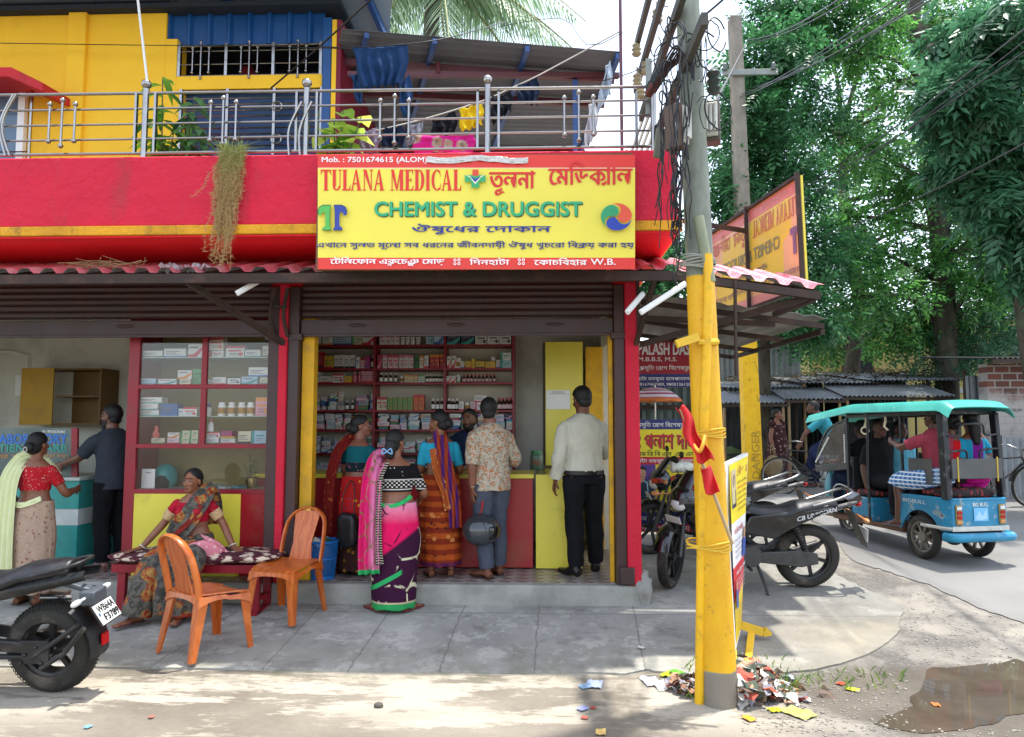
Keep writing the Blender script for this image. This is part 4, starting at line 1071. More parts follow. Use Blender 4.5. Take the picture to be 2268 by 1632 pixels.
# ---- counter
ct=empty('medicine_counter',(-1.18,7.45,ZF),0,'long red shop counter with yellow top in front of the medicine shelves','counter')
def formica(n,h,dirt=.15):return mat(n,h,.32,.05,2,.02,6,dirt=dirt,dirtcol=(.2,.13,.05),dsc=1.5)
M_FR=formica('glossy red laminate','#a3131f');M_FY=formica('yellow laminate','#e3d44a',.25)
cx0=at(668,1052,7.2).x-.5;cx1=at(1182,1050,7.2).x;zc=at(1000,1049,7.2).z
MB().box(cx0+1.18,cx1+1.18-.01,-.25,.3,.012,zc-ZF-.045).build('red_front',M_FR,ct,0,.004)
MB().box(cx0+1.18,cx1+1.18,-.29,.33,zc-ZF-.043,zc-ZF).build('counter_top',M_FY,ct,0,.004)
s_=empty('side_counter',(.2,7.9,ZF),0,'yellow side counter under the yellow cupboard beside the doorway','counter')
sx0=at(1186,1050,7.2).x-.2;sx1=at(1287,1050,7.2).x-.2
MB().box(sx0,sx1,-.72,-.69,.01,zc-ZF-.005).box(sx1-.02,sx1,-.69,.45,.01,zc-ZF-.005).build('yellow_panel',M_FY,s_,0,.003)
MB().box(sx0+.005,sx1-.022,-.688,.45,zc-ZF-.03,zc-ZF-.004).build('counter_top',mat('dark olive laminate','#8d8230',.25),s_,0)
yc=empty('wall_cupboard',(.3,8.55,zc+.02),0,'tall yellow cupboard standing on the side counter','cupboard')
ca=at(1207,757,8.3);cb2=at(1290,757,8.3)
MB().box(ca.x-.3,cb2.x-.3,-.25,-.22,0,ca.z-zc-.02).build('yellow_door',M_FY,yc,0,.004)
MB().box(ca.x-.325,cb2.x-.302,-.218,.3,0,ca.z-zc-.02).build('carcass',mat('dark brown board','#4a3423',.6),yc,0)
pa=at(1209,864,8.29);pb=at(1262,906,8.29)
m=MB().box(pa.x,pb.x,8.285,8.288,pb.z,pa.z,0);m.box(pa.x+.07,pb.x-.07,8.2835,8.2848,pa.z-.025,pa.z-.018,1);m.box(pa.x+.04,pb.x-.04,8.2835,8.2848,pa.z-.045,pa.z-.04,1)
tag(m.build('paper_notice',[M_WHITE,M_PRINT],None,0),'white paper notice stuck on the yellow cupboard','notice')
j=empty('jar',at(1188,1012,7.9)+Vector((0,0,0)),0,'green lidded jar standing on the side counter','jar');j.location.z=zc
MB().lathe([(0,0),(.065,0),(.072,.01),(.072,.15),(.06,.17),(0,.17)],18).build('body',mat('dusky jar','#58705a',.3),j)
MB().lathe([(0,.205),(.06,.205),(.064,.17),(0,.17)],18).build('lid',mat('green lid','#2f7d3f',.4),j)
P=Print(lambda s,t,l:Vector((.073*sin(s),-.073*cos(s)-l,t)));P.text('ENO',-.7,.7,.05,.11,'#b24a3a',.02);P.build('lettering',j)
def papers(x0,x1,y0,y1,z,n,name,lab,cols,size=(.09,.13)):
    for i in range(n):
        a=R(0,6.3);w,d=size[0]*R(.8,1.2),size[1]*R(.8,1.2);h=R(.008,.03)
        o=MB().box(-w/2,w/2,-d/2,d/2,0,h).build(name,mat('paper '+cols[i % len(cols)],cols[i % len(cols)],.7,.1),None,0)
        o.location=(x0+(x1-x0)*(i+.5)/n,R(y0,y1),z);o.rotation_euler=(0,0,a);tag(o,lab,'papers',name.replace('_',' ')+' '+lab[-24:])
papers(-2.15,-1.7,7.4,7.55,zc,4,'magazine','magazine lying on the left end of the yellow counter top',['#c9c4ba','#5d5a66','#a39d90'])
papers(-.75,-.3,7.3,7.4,zc,2,'paper_sheet','small paper lying on the counter top beside the patterned shirt man',['#dedcd6'],(.08,.06))

# ---- glass showcase
YG=6.78
def zl_(x,y,Y=YG):return at(.3445*x,506+.3445*y,Y)
gx0=zl_(838,800).x;gx1=-2.5;gm_=(zl_(1302,800).x,zl_(1336,800).x)
gc=empty('glass_showcase',((gx0+gx1)/2,7.0,ZF),0,'maroon framed glass medicine showcase with yellow and red lower panels','showcase')
gxc=(gx0+gx1)/2
def gp(x0,x1,y0,y1,z0,z1):return (x0-gxc,x1-gxc,y0-7.0,y1-7.0,z0-ZF,z1-ZF)
zr1,zr2=zl_(1000,1030).z,zl_(1000,1003).z;zr3,zr4=zl_(1000,1412).z,zl_(1000,1385).z;zb0=at(400,1093,YG).z;zb1=at(400,1083,YG).z
m=MB().box(*gp(gx0,zl_(905,800).x,YG-.02,YG+.03,ZF,2.75)).box(*gp(gx0,gx0+.05,YG+.03,7.3,ZF,2.75));m.build('corner_post',M_MAROON,gc,0,.003)
MB().box(*gp(gx1-.03,gx1,YG-.02,YG+.03,zb1,2.75)).build('corner_post',M_MAROON,gc,0,.003)
MB().box(*gp(*gm_,YG-.015,YG+.025,zr3,2.75)).build('mullion',M_MAROON,gc,0,.003)
for a,b in ((zr1,zr2),(zr3,zr4),(zb0,zb1),(2.70,2.74)):MB().box(*gp(gx0+.05,gx1-.03,YG-.018,YG+.028,a,b)).build('rail',M_MAROON,gc,0,.003)
xs=at(533,1150,YG).x
MB().box(*gp(gx0+.02,xs,YG-.015,YG+.02,ZF,zb0)).build('yellow_panel',M_FY,gc,0);MB().box(*gp(xs+.002,gx1,YG-.012,YG+.02,ZF,zb0)).build('red_panel',M_FR,gc,0)
MB().box(*gp(gx0+.05,gx1-.03,YG+.002,YG+.006,zb1,2.74)).build('glass_pane',M_GLASS,gc,0)
ROW=[zl_(1000,v).z for v in (825,1000,1205,1383)]
for z in (ROW[0],ROW[2]):MB().box(*gp(gx0+.06,gx1-.04,YG+.03,YG+.28,z-.008,z)).build('glass_shelf',mat('green glass edge','#9fb3a4',.15),gc,0)
for z in (ROW[1],ROW[3]):MB().box(*gp(gx0+.06,gx1-.04,YG+.03,YG+.28,z-.012,z)).build('wood_shelf',M_MAROON,gc,0)
m=MB().box(*gp(gx0+.05,gx1,7.28,7.3,ZF,2.75));m.build('back_panel',mat('dull olive board','#8b7c48',.6,.2,2),gc,0)
MB().box(*gp(gx0+.06,gx1-.02,YG+.03,7.27,zb1-.03,zb1-.004)).build('base_board',mat('light board','#a9a596',.5),gc,0)
KG=(YG+.1)/1587*.3445
def show(k,items):
    for it in items:
        a,b,h,col,band,sty=it[:6];lift=it[6] if len(it) >6 else 0
        p=zl_((a+b)/2,900,YG+.08);w=(b-a)*KG;hh=h*KG;side='left' if (a+b)/2 <1320 else 'right'
        lab=f'{col} medicine carton with {band} print on the {NTH[k]} shelf, {side} half of glass showcase'
        carton(p.x,YG+.06+R(0,.03),ROW[k]+.001+lift*KG,w*.97,R(.08,.13),hh,col,band,sty,lab,f'{col} {band} cartons in showcase, {NTH[k]} shelf {side}')
show(0,[(905,1048,45,'white','black',0),(1050,1200,58,'white','blue',0),(1203,1300,88,'white','red',2),(1338,1436,44,'white','red',1),(1338,1438,84,'cream','red',3,46),(1442,1570,76,'white','red',3),(1574,1678,48,'white','teal',0),(1680,1734,74,'cream','black',0)])
show(1,[(910,1012,38,'pale blue','blue',0),(1016,1140,36,'white','teal',2),(1143,1234,34,'cream','black',1),(1140,1236,56,'white','orange',2,36),(1240,1300,98,'green','green',3),(1330,1362,30,'white','red',0),(1367,1457,46,'white','red',0),(1467,1552,48,'white','black',3),(1557,1664,48,'pale blue','teal',2),(1668,1735,44,'cream','black',0),(1596,1734,60,'white','blue',0,50)])
show(2,[(895,1034,40,'white','teal',0),(895,1034,40,'white','teal',0,41),(895,1055,40,'white','teal',0,82),(1038,1150,80,'blue','blue',0),(1152,1184,48,'white','blue',1),(1186,1280,56,'white','red',3),(1648,1730,120,'pink','orange',3)])
show(3,[(985,1075,35,'cream','green',0),(1095,1174,34,'light pink','red',0),(1095,1174,34,'white','orange',2,36),(1176,1236,40,'cream','green',1),(1176,1236,40,'cream','green',1,42),(1238,1292,40,'cream','green',1),(1238,1292,42,'cream','green',1,42),(1342,1428,36,'white','green',0),(1342,1428,36,'white','red',3,37),(1430,1526,34,'white','red',0),(1432,1524,10,'yellow','orange',0,35),(1436,1510,34,'magenta','red',0,46),(1540,1625,78,'cream','black',0),(1630,1728,82,'pale blue','teal',1)])
jar0=None
for i,(a,b) in enumerate(((1405,1466),(1468,1529),(1532,1592),(1594,1646))):
    o=bottle('plastic') if jar0 is None else copy_tree(jar0);jar0=jar0 or o;o.name='pill_jar'
    p=zl_((a+b)/2,900,YG+.1);s=88*KG/.1;o.location=(p.x,YG+.1,ROW[2]+.001);o.scale=(s*.92,s*.92,s)
    tag(o,['white jar with brown label in glass showcase, next to the blue capped bottle','white jar with brown label in glass showcase, second from the blue capped bottle','white jar with brown label in glass showcase, second from the pink carton','white jar with brown label in glass showcase, touching the pink carton'][i],'jar','white jars in the showcase')
o=empty('lotion_bottle',(zl_(1368,900,YG+.1).x,YG+.1,ROW[3]+75*KG),0,'white lotion bottle with pink cap standing on cartons in the showcase','bottle')
MB().lathe([(0,0),(.026,0),(.036,.01),(.034,.06),(.026,.1),(.012,.115),(0,.115)],16).build('body',M_WHITE,o);MB().lathe([(0,.15),(.011,.15),(.014,.115),(0,.115)],12).build('cap',mat('coral cap','#d9707a',.4),o);o.scale=(.85,.6,.85)
o=empty('tablet_bottle',(zl_(1351,900,YG+.1).x,YG+.1,ROW[2]+.001),0,'slim white bottle with blue cap on the showcase shelf','bottle')
MB().lathe([(0,0),(.024,0),(.026,.01),(.026,.08),(0,.085)],14).build('body',M_WHITE,o);MB().lathe([(0,.118),(.02,.118),(.022,.085),(0,.085)],12).build('cap',mat('navy cap','#22397c',.4),o);o.scale=(1.0,1,1.05)
pc=zl_(1025,900,YG+.07)
m=MB().prism([(pc.x+a*.12,YG+.05,ROW[3]+36*KG+b*.12) for a,b in ((-.2,0),(.25,0),(.3,.35),(.12,.55),(.2,.7),(.12,.95),(-.06,.98),(-.14,.8),(-.06,.68),(-.22,.5),(-.28,.3))],(0,.004,0));tag(m.build('cardboard_figure',mat('printed red figure','#bd5a4d',.6,.2,30),None,0),'small red cut-out card of a pregnant figure on the showcase shelf','card')
# bottom bay: card, teal bin, pot plant
z0=zb1-.003
a=zl_(905,1545,YG+.12);b=zl_(1000,1640,YG+.12)
m=MB().box(a.x+.01,b.x-.01,YG+.12,YG+.128,z0,a.z,0).box(a.x+.05,b.x-.05,YG+.117,YG+.1185,a.z-.04,a.z-.033,1);tag(m.build('card',[M_LAB,M_PRINT],None,0),'blank white card standing inside the bottom of the showcase','card')
c=zl_(1070,1600,YG+.3);o=empty('dustbin_lid',(c.x,YG+.28,z0),0,'rounded teal plastic container inside the showcase bottom','container')
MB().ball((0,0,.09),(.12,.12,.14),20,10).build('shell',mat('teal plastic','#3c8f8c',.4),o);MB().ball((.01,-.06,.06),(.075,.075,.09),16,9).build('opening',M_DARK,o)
def leaf_fn(mb,p,d,L_,w,droop=.3,m=None,up=None):
    d=Vector(d).normalized();side=d.cross(up or Vector((0,0,1)));
    if side.length<1e-3:side=Vector((1,0,0))
    side.normalize();n=side.cross(d)
    k=[(0,.08),(.3,.9),(.6,.85),(1,.02)];vs=[]
    for t_,ww in k:
        c=Vector(p)+d*(L_*t_)+Vector((0,0,-droop*L_*t_*t_));vs += [c-side*w*ww/2+n*w*.12*ww,c,c+side*w*ww/2+n*w*.12*ww]
    fs=[]
    for i in range(3):
        o=i*3;fs += [(o,o+1,o+4,o+3),(o+1,o+2,o+5,o+4)]
    mb.add(vs,fs,m)
def leafmat(name,a,b,tr=.35,rough=.45):
    if name in MATS:return MATS[name]
    t=NT(name);g=t.new('NewGeometry');t.base(t.mix(g.outputs['Random Per Island'],S(a),S(b)));t.set(Roughness=rough)
    tl=t.new('BsdfTranslucent');t.put(tl.inputs[0],t.mix(g.outputs['Random Per Island'],sc3(S(a),1.6),sc3(S(b),2.0)))
    ms=t.new('MixShader');ms.inputs[0].default_value=tr;t.put(ms.inputs[1],t.b.outputs[0]);t.put(ms.inputs[2],tl.outputs[0]);t.put(t.n['Material Output'].inputs[0],ms.outputs[0])
    MATS[name] =t.m;return t.m
c=zl_(1620,1620,YG+.25);o=empty('pot_plant',(c.x,YG+.25,z0),0,'thin leafed bamboo plant in a brass pot inside the showcase','plant')
MB().lathe([(0,0),(.05,0),(.06,.05),(.055,.09),(.062,.1),(.05,.1),(.045,.04),(0,.04)],16).build('pot',mat('brass','#8f7a4a',.3,metal=.8),o)
m=MB();s2_=MB()
for i in range(5):
    x=R(-.03,.03);hh=R(.12,.25);tip=Vector((x+R(-.08,.08),R(-.03,.03),.08+hh));s2_.tube([(x,0,.05),tip],.004,6)
    for k in range(5):a=R(0,6.3);leaf_fn(m,Vector((x,0,.06)).lerp(tip,R(.3,1)),(cos(a),sin(a)*.4,R(.0,.8)),R(.08,.13),.016,.4)
m.build('leaves',leafmat('indoor leaf','#3c5a2c','#6f8a4a'),o,60);s2_.build('stem',mat('stem green','#4a5c34',.6),o)
papers(zl_(1290,0).x,zl_(1560,0).x,YG+.12,YG+.2,z0,5,'paper_bundle','paper bundle lying in the bottom of the glass showcase',['#c8c8c4','#7fa6a6','#d5d3cc'],(.12,.1))

# ---- laboratory on the left
lc=empty('laboratory_counter',(-4.9,7.3,ZF),0,'teal and white laboratory counter on the left','counter')
YC=7.0
lx1=at(172,1150,YC).x+4.9;zt1=at(100,1057,YC).z-ZF
w0=at(100,1127,YC).z-ZF;w1=at(100,1163,YC).z-ZF
M_TEAL=mat('teal laminate','#2b9c96',.35,.12,14)
MB().box(-3,lx1,YC-7.3,.35,.01,w1).box(-3,lx1,YC-7.3,.35,w0,zt1-.03).build('teal_panel',M_TEAL,lc,0,.003)
MB().box(-3,lx1+.002,YC-7.302,.35,w1+.001,w0-.001).build('white_band',mat('white laminate','#cfd6d4',.35),lc,0)
MB().box(-3,lx1+.02,YC-7.33,.4,zt1-.029,zt1).build('counter_top',mat('pale counter','#b8c4bd',.35),lc,0)
ls=empty('laboratory_sign',at(80,1055,7.12),0,'clear laboratory sign with blue and teal lettering on the counter','sign');ls.location.z=ZF+zt1
P0=Vector(ls.location)
def Fl(s,t,l):return at(.3445*s,506-.3445*t,7.1)-P0+Vector((0,-l,0))
MB().prism([Fl(-420,-1590,0),Fl(462,-1590,0),Fl(462,-1283,0),Fl(-420,-1283,0)],(0,.006,0)).build('glass_panel',mat('smoky film glass','#5b6a68',.12,.3,3),ls,0)
MB().prism([Fl(462,-1600,.01),Fl(500,-1600,.01),Fl(500,-1283,.01),Fl(462,-1283,.01)],(0,.03,0)).build('end_post',M_MAROON,ls,0)
P=Print(Fl);P.text('M- 9933636365',275,418,-1313,-1297,'#dfe3e2',.02);P.text('TULANA LABORATORY',-345,432,-1383,-1322,'#2f6fc0',.04)
P.text('PATIENT CARE',-95,430,-1433,-1388,'#2c9486',.04);P.text('রক্ত, মল, মূত^, কফ পরী{ক}া করা হয়।',-220,438,-1478,-1448,'#c98b3d',.02,True);P.build('lettering',ls)
wc=empty('wall_cabinet',(-5.0,8.7,1.3),0,'old yellow open wall cabinet on the laboratory back wall','cabinet')
def zw(x,y,Y=8.5):return at(.3445*x,506+.3445*y,Y)-Vector((-5.0,8.7,1.3))
a,b,c=zw(140,897),zw(330,1262),zw(632,1250)
M_OLDY=mat('old yellow board','#b58a14',.55,.2,3,dirt=.4,dsc=3)
MB().box(a.x,b.x,-.2,-.18,b.z,a.z).build('door',M_OLDY,wc,0,.004)
MB().box(a.x,c.x,-.178,.19,a.z-.02,a.z-.001).box(a.x,c.x,-.178,.19,b.z,b.z+.02).box(c.x-.02,c.x,-.178,.19,b.z+.021,a.z-.021).box(b.x,c.x-.021,.17,.19,b.z+.021,a.z-.021).box(b.x,c.x-.021,-.16,.165,(a.z+b.z)/2-.01,(a.z+b.z)/2+.01).build('carcass',mat('brown board','#6b4d1c',.6,.15),wc,0)
a=zw(-20,930)+Vector((-5.0,8.7,1.3));b=zw(90,1072)+Vector((-5.0,8.7,1.3))
sb=empty('switchboard',((a.x+b.x)/2,8.86,b.z),0,'white electric switchboard on the laboratory wall','switchboard');hw=(b.x-a.x)/2;hh=a.z-b.z
MB().box(-hw,hw,-.05,.04,0,hh).build('box',M_WHITE,sb,0,.008)
for i in range(3):MB().box(hw*.3-.02,hw*.3+.02,-.06,-.05,hh*(.25+.22*i),hh*(.25+.22*i)+.05).build('switch',mat('grey switch','#8a8a88',.4) if i else M_DARK,sb,0)
MB().tube([(0,-.01,hh),(.0,-.01,hh+.25),(-.2,-.01,hh+.3),(-.5,-.01,hh+.3)],.012,6).build('conduit',M_WHITE,sb)
# ---- bench, chairs, bin
bl_=atg(268,1357);br_=atg(592,1350)
bn=empty('bench',((bl_.x+br_.x)/2,6.36,gz(6.36)),0,'maroon wooden bench with a flowered cushion in front of the showcase','bench')
hb=(br_.x-bl_.x)/2;zs_=.42
for x in (-hb+.02,hb-.05):
    for y in (-.13,.13):MB().bar((x,y*1.1,0),(x,y,zs_-.07),.07,.05).build('leg',M_MAROON,bn,0,.004)
    MB().box(x-.035,x+.035,-.2,.17,0,.03).box(x-.02,x+.02,-.1,.1,.1,.14).build('foot_rail',M_MAROON,bn,0,.003)
MB().box(-hb-.06,hb+.06,-.18,.2,zs_-.07,zs_).build('seat_frame',M_MAROON,bn,0,.004)
MB().box(-hb,hb,-.02,.02,.10,.14).build('stretcher',M_MAROON,bn,0)
t=NT('flowered maroon cloth');co=t.co();v=t.voro(11,co=t.mix(.12,co,t.new('TexNoise').outputs[1]))
c=t.mix(t.ramp(v,.5,.4),S('#4a1524'),S('#d9c6ae'));c=t.mix(t.ramp(t.voro(30),.25,.12),c,S('#7a4a45'));c=t.mix(t.ramp(t.noise(26,3),.55,.62),c,S('#5a1626'));t.base(c);t.set(Roughness=.85);M_CUSH=t.m
def cu(u,v):
    th=2*pi*u;ex=.45
    x=(hb+.13)*(abs(cos(th))**ex)*(1 if cos(th) >0 else -1);y=.24*(abs(sin(th))**ex)*(1 if sin(th) >0 else -1)
    ph=pi*v;k=sin(ph)**.5 if v not in (0,1) else 0
    return (x*k+.02*noise.noise((x*4,y*4,1)),y*k,zs_+.055-.05*cos(ph)+.012*noise.noise((x*7,y*7,3)))
MB().grid(cu,64,14,close_u=True).build('cushion',M_CUSH,bn,180)
t=NT('orange wood-grain plastic');n_=t.wave(5,t.co(scale=(1,1,.3)),12,'X',4,1.4);t.base(t.mix(t.ramp(n_,.2,.8),S('#b8591f'),S('#c76a2c')));t.set(Roughness=.32,Coat_Weight=.15);M_ORG=t.m
def plastic_chair(loc,rz,lab):
    """seat 0.43 high, faces local -Y"""
    e=empty('plastic_chair',loc,rz,lab,'chair','orange plastic chairs')
    def seat(u,v):
        x=(u-.5)*2;y=(v-.5)*2;w=.215+.012*y*-1;r=1-.1*abs(x)**6*abs(y)**6
        return (x*w*r,y*.21*r-.01,.43+.015*x*x+.012*y-.022*max(0,-y)**4+.004*sin(3*x))
    MB().grid(seat,17,17,thick=.012).build('seat',M_ORG,e,60)
    m=MB()
    def apron(u,v):
        q=u*4;k=int(q) % 4;f=q-int(q);c=[(-1,-1),(1,-1),(1,1),(-1,1),(-1,-1)];x=c[k][0]+(c[k+1][0]-c[k][0])*f;y=c[k][1]+(c[k+1][1]-c[k][1])*f
        arch=.03+.05*(abs(f-.5)*2)**3
        return (x*(.213+.01*v),y*(.208+.008*v)-.01,.43+.012*y-.012*(y<0)-arch*v)
    m.grid(apron,64,3,close_u=True,thick=.006).build('apron',M_ORG,e,40)
    # backrest: hoop with an open centre splat
    H_,W_=.45,.205
    def bk(x,z):return Vector((x,.185+.13*z/H_*(.6+.4*z/H_)-.03*(x/W_)**2*0,.43+z))
    m=MB();hoop=[]
    for i in range(25):
        a=pi*i/24;hoop.append((-cos(a),sin(a)))
    pts=[(-.2,0.0),(-.205,.12),(-.2,.24)]+[(-.195*cos(pi*i/10),.28+.17*sin(pi*i/10)) for i in range(11)]+[(.2,.24),(.205,.12),(.2,0.0)]
    m.tube([bk(x,z) for x,z in pts],.012,10,3,ref=(0,1,0),ry=.028)
    m.build('back_hoop',M_ORG,e,60)
    m=MB()
    def sp(u,v):
        z=.015+.41*v;w=.092+.035*abs(v-.35)*1.6;x=(u-.5)*2*w;p=bk(x,z)
        d=abs(((u*6+v*9) % 1)-.5)+abs(((u*6-v*9) % 1)-.5);p.y -= .006*d;return p
    m.grid(sp,25,40,thick=.008);m.build('splat',M_ORG,e,50)
    for sx in (-1,1):
        for sy in (-1,1):
            a=Vector((sx*.205,sy*.2-.01,.425));b=Vector((sx*.235,sy*(.235 if sy<0 else .27)-.01,0));m=MB()
            d1=Vector((-sx,0,0));d2=Vector((0,-sy,0))
            for t0,t1,ws,we in ((0,1,.075,.042),):
                def L(t_,wx):p=a.lerp(b,t_);return [p,p+d1*wx,p+d1*wx+d2*.008,p+(d1+d2)*.008,p+d1*.008+d2*wx,p+d2*wx]
                s0=L(0,ws);s1=L(1,we);m.add(s0+s1,[(i,(i+1) % 6,6+(i+1) % 6,6+i) for i in range(6)]+[(0,1,2,3,4,5),(11,10,9,8,7,6)])
            m.build('leg',M_ORG,e,30,fix=True)
    MB().lathe([(0,-.002),(.02,-.002),(.02,.003),(0,.003)],14,(0,.185+.13-.016,.43+.437),'Y').build('badge',mat('gold badge','#d9b54a',.4),e)
    return e
p=(Vector((-2.73,5.36,0))+Vector((-2.46,5.17,0))+Vector((-2.25,5.49,0))+Vector((-2.5,5.72,0)))/4
plastic_chair((p.x,p.y,gz(p.y)+.016),atan2(.83,.55)+pi/2,'orange plastic chair seen from behind, nearest the street')
p=(Vector((-2.35,6.01,0))+Vector((-1.98,5.89,0))+Vector((-1.93,6.33,0))+Vector((-2.27,6.4,0)))/4
plastic_chair((p.x,p.y,gz(p.y)+.016),atan2(-.45,-.07)+pi/2-.12,'orange plastic chair with lattice back facing the street, beside the blue bin')
bb=at(714,1283,6.72);o=empty('waste_basket',(bb.x,6.72,ZF),0,'blue mesh plastic waste basket full of rubbish by the yellow post','basket')
t=NT('blue basket plastic');co=t.co('UV');t.base(S('#1f74c4'));t.set(Roughness=.4);M_BB=t.m
m=MB();H_=.34
for k in range(40):
    a=2*pi*k/40;m.tube([(.105*cos(a),.105*sin(a),.02),(.138*cos(a),.138*sin(a),H_)],.0032,4)
for i in range(22):
    z=.02+(H_-.03)*i/21;r=.105+.033*z/H_;m.lathe([(r-.003,z-.002),(r+.003,z-.002),(r+.003,z+.003),(r-.003,z+.003)],40,closed=True)
m.build('mesh',M_BB,o,40)
m=MB()
for z,r,h in ((.0,.107,.03),(.18,.124,.02)):m.lathe([(r-.004,z),(r+.004,z),(r+.005,z+h),(r-.002,z+h)],40,closed=True)
m.lathe([(.132,H_-.01),(.148,H_-.01),(.152,H_+.012),(.136,H_+.012)],40,closed=True).lathe([(0,.002),(.105,.002),(.105,.012),(0,.012)],30);m.build('rim',M_BB,o,40)
MB().ball((0,0,.17),(.1,.1,.16),18,10,fn=lambda d:1+.15*noise.noise(d*4)).build('rubbish',mat('mixed rubbish','#5d6a72',.7,.6,25),o,60)
for k,(x,y,c) in enumerate(((-.04,-.04,'#d8d8d4'),(.05,-.02,'#3b6a4a'),(.0,.05,'#9a9a98'))):MB().obox((x,y,.33),.05,.012,.03,Euler((.5*k,.6,k)).to_matrix().to_4x4()).build('wrapper',mat('paper '+c,c,.6),o,0)
# ================================================================ PEOPLE
def skinm(h='#82533c'):
    k='skin '+h;
    if k in MATS:return MATS[k]
    t=NT(k);t.base(t.mix(t.ramp(t.noise(14,4),.3,.7),sc3(S(h),1.2),sc3(S(h),1.5)));t.set(Roughness=.45,Subsurface_Weight=.08);t.b.inputs['Subsurface Radius'].default_value=(.02,.008,.004);t.b.inputs['Subsurface Scale'].default_value=.3
    MATS[k] =t.m;return t.m
M_HAIR=mat('black hair','#0d0b0b',.62,.3,60,.3,120)
M_EYE=mat('eye white','#8f877d',.3,.03);M_IRIS=mat('dark iris','#120b08',.2,.1);M_LIP=mat('lips','#6b3430',.45,.1)
def L3(a,b,t):return Vector(a).lerp(Vector(b),t)
class Person:
    """front is local +Y, right hand is +X, feet at z = 0; stature 1.65 before the root's scale"""
    ZS=[.80,.90,.98,1.06,1.16,1.26,1.33,1.375,1.41,1.47]
    def __init__(s,lab,loc,rz,h,skin='#82533c',fem=False,J=None,head=(0,0,0),hair='short',lean=(0,0,0),drop=0,vox=.0065,hands=None,beard=0,fat=1.0,legs=True,group=None,sh=None):
        s.root=empty('person',loc,rz,lab,'person',group);k=h/1.65;s.root.scale=(k,k,k);s.k=k
        s.fem=fem;s.lean=Vector(lean);s.drop=drop;s.fat=fat;s.skin=skinm(skin);s.vox=vox
        if fem:s.RX=[.14,.178,.165,.138,.138,.148,.145,.10,.055,.047];s.RY=[.11,.128,.115,.095,.1,.105,.088,.068,.052,.05];sx=.152
        else:s.RX=[.14,.162,.155,.146,.155,.168,.17,.12,.062,.056];s.RY=[.11,.115,.108,.1,.106,.112,.095,.075,.062,.06];sx=.172
        f=fat;s.RX=[a*(f if i<7 else 1) for i,a in enumerate(s.RX)];s.RY=[a*(f if i<7 else 1) for i,a in enumerate(s.RY)]
        up=s.sp
        s.J=dict(shl=up(1.298)+Vector((-sx,0,0)),shr=up(1.298)+Vector((sx,0,0)),hpl=Vector((-.088,0,.87-drop)),hpr=Vector((.088,0,.87-drop)),knl=Vector((-.095,.02,.47)),knr=Vector((.095,.02,.47)),anl=Vector((-.1,-.02,.075)),anr=Vector((.1,-.02,.075)),ftl=Vector((-.12,.14,.03)),ftr=Vector((.12,.14,.03)))
        s.J.update(ell=s.J['shl']+Vector((-.045,-.03,-.28)),elr=s.J['shr']+Vector((.045,-.03,-.28)))
        s.J.update(wrl=s.J['ell']+Vector((-.0,.06,-.245)),wrr=s.J['elr']+Vector((.0,.06,-.245)))
        for k_,v in (J or {}).items():s.J[k_] =Vector(v)
        s.H=Matrix.Rotation(head[0],4,'Z') @ Matrix.Rotation(head[1],4,'X') @ Matrix.Rotation(head[2],4,'Y')
        s.hc=up(1.545)+Vector((0,.012,0));s.hair=hair
        hs={'l':dict(curl=.5),'r':dict(curl=.5)}
        for q in (hands or {}):hs[q].update(hands[q])
        m=MB();s.torso(m,0,0,9)
        m.tube([up(1.37),s.hc+Vector((0,-.012,-.06))],[.055,.05],14)
        if fem:
            for x in (-.07,.07):m.ball(up(1.22)+Vector((x,.085,0)),(.06,.05,.06))
        for sd in 'lr':
            s.arm(m,sd,0,0,1);s.hand(m,sd,**hs[sd])
            if legs:s.leg(m,sd,0,0,1);s.foot(m,sd)
        s.face(m)
        remesh(m,'body',s.skin,s.root,vox,2)
        s.features(beard)
    def sp(s,z):t=max(0,(z-.92)/.5);return Vector((s.lean.x*t**1.2,s.lean.y*t**1.2,z-s.drop+s.lean.z*t))
    def torso(s,m,infl,i0,i1,seg=24):
        m.tube([s.sp(s.ZS[i]) for i in range(i0,i1+1)],[s.RX[i]+infl for i in range(i0,i1+1)],seg,3,ref=(0,1,0),ry=[s.RY[i]+infl for i in range(i0,i1+1)]);return m
    def limb(s,pts,rad,m,infl,t0,t1,seg=14,flare=0):
        n=16;P=spline(pts,8);out,rr=[],[]
        for i in range(n+1):
            t=t0+(t1-t0)*i/n;x=t*(len(P)-1);k=min(int(x),len(P)-2);out.append(P[k].lerp(P[k+1],x-k))
            y=t*(len(rad)-1);k=min(int(y),len(rad)-2);rr.append(rad[k]+(rad[k+1]-rad[k])*(y-k)+infl+flare*i/n)
        m.tube(out,rr,seg);return out
    def arm(s,m,sd,infl,t0,t1,flare=0):
        a,b,c=s.J['sh'+sd],s.J['el'+sd],s.J['wr'+sd];f=.9 if s.fem else 1.0
        r=[x*f*(.6+.4*s.fat) for x in (.050,.051,.047,.042,.041,.037,.028)]
        if t0<.02:m.ball(a,r[0]*.95+infl*.7,14,9)
        return s.limb([a,L3(a,b,.5),b,L3(b,c,.5),c],r,m,infl,t0,t1,14,flare)
    def leg(s,m,sd,infl,t0,t1,flare=0):
        a,b,c=s.J['hp'+sd],s.J['kn'+sd],s.J['an'+sd];r=[x*(.7+.3*s.fat) for x in (.09,.082,.066,.054,.053,.045,.034)]
        return s.limb([a,L3(a,b,.5),b,L3(b,c,.45)+(Vector((0,-.012,0))),c],r,m,infl,t0,t1,14,flare)
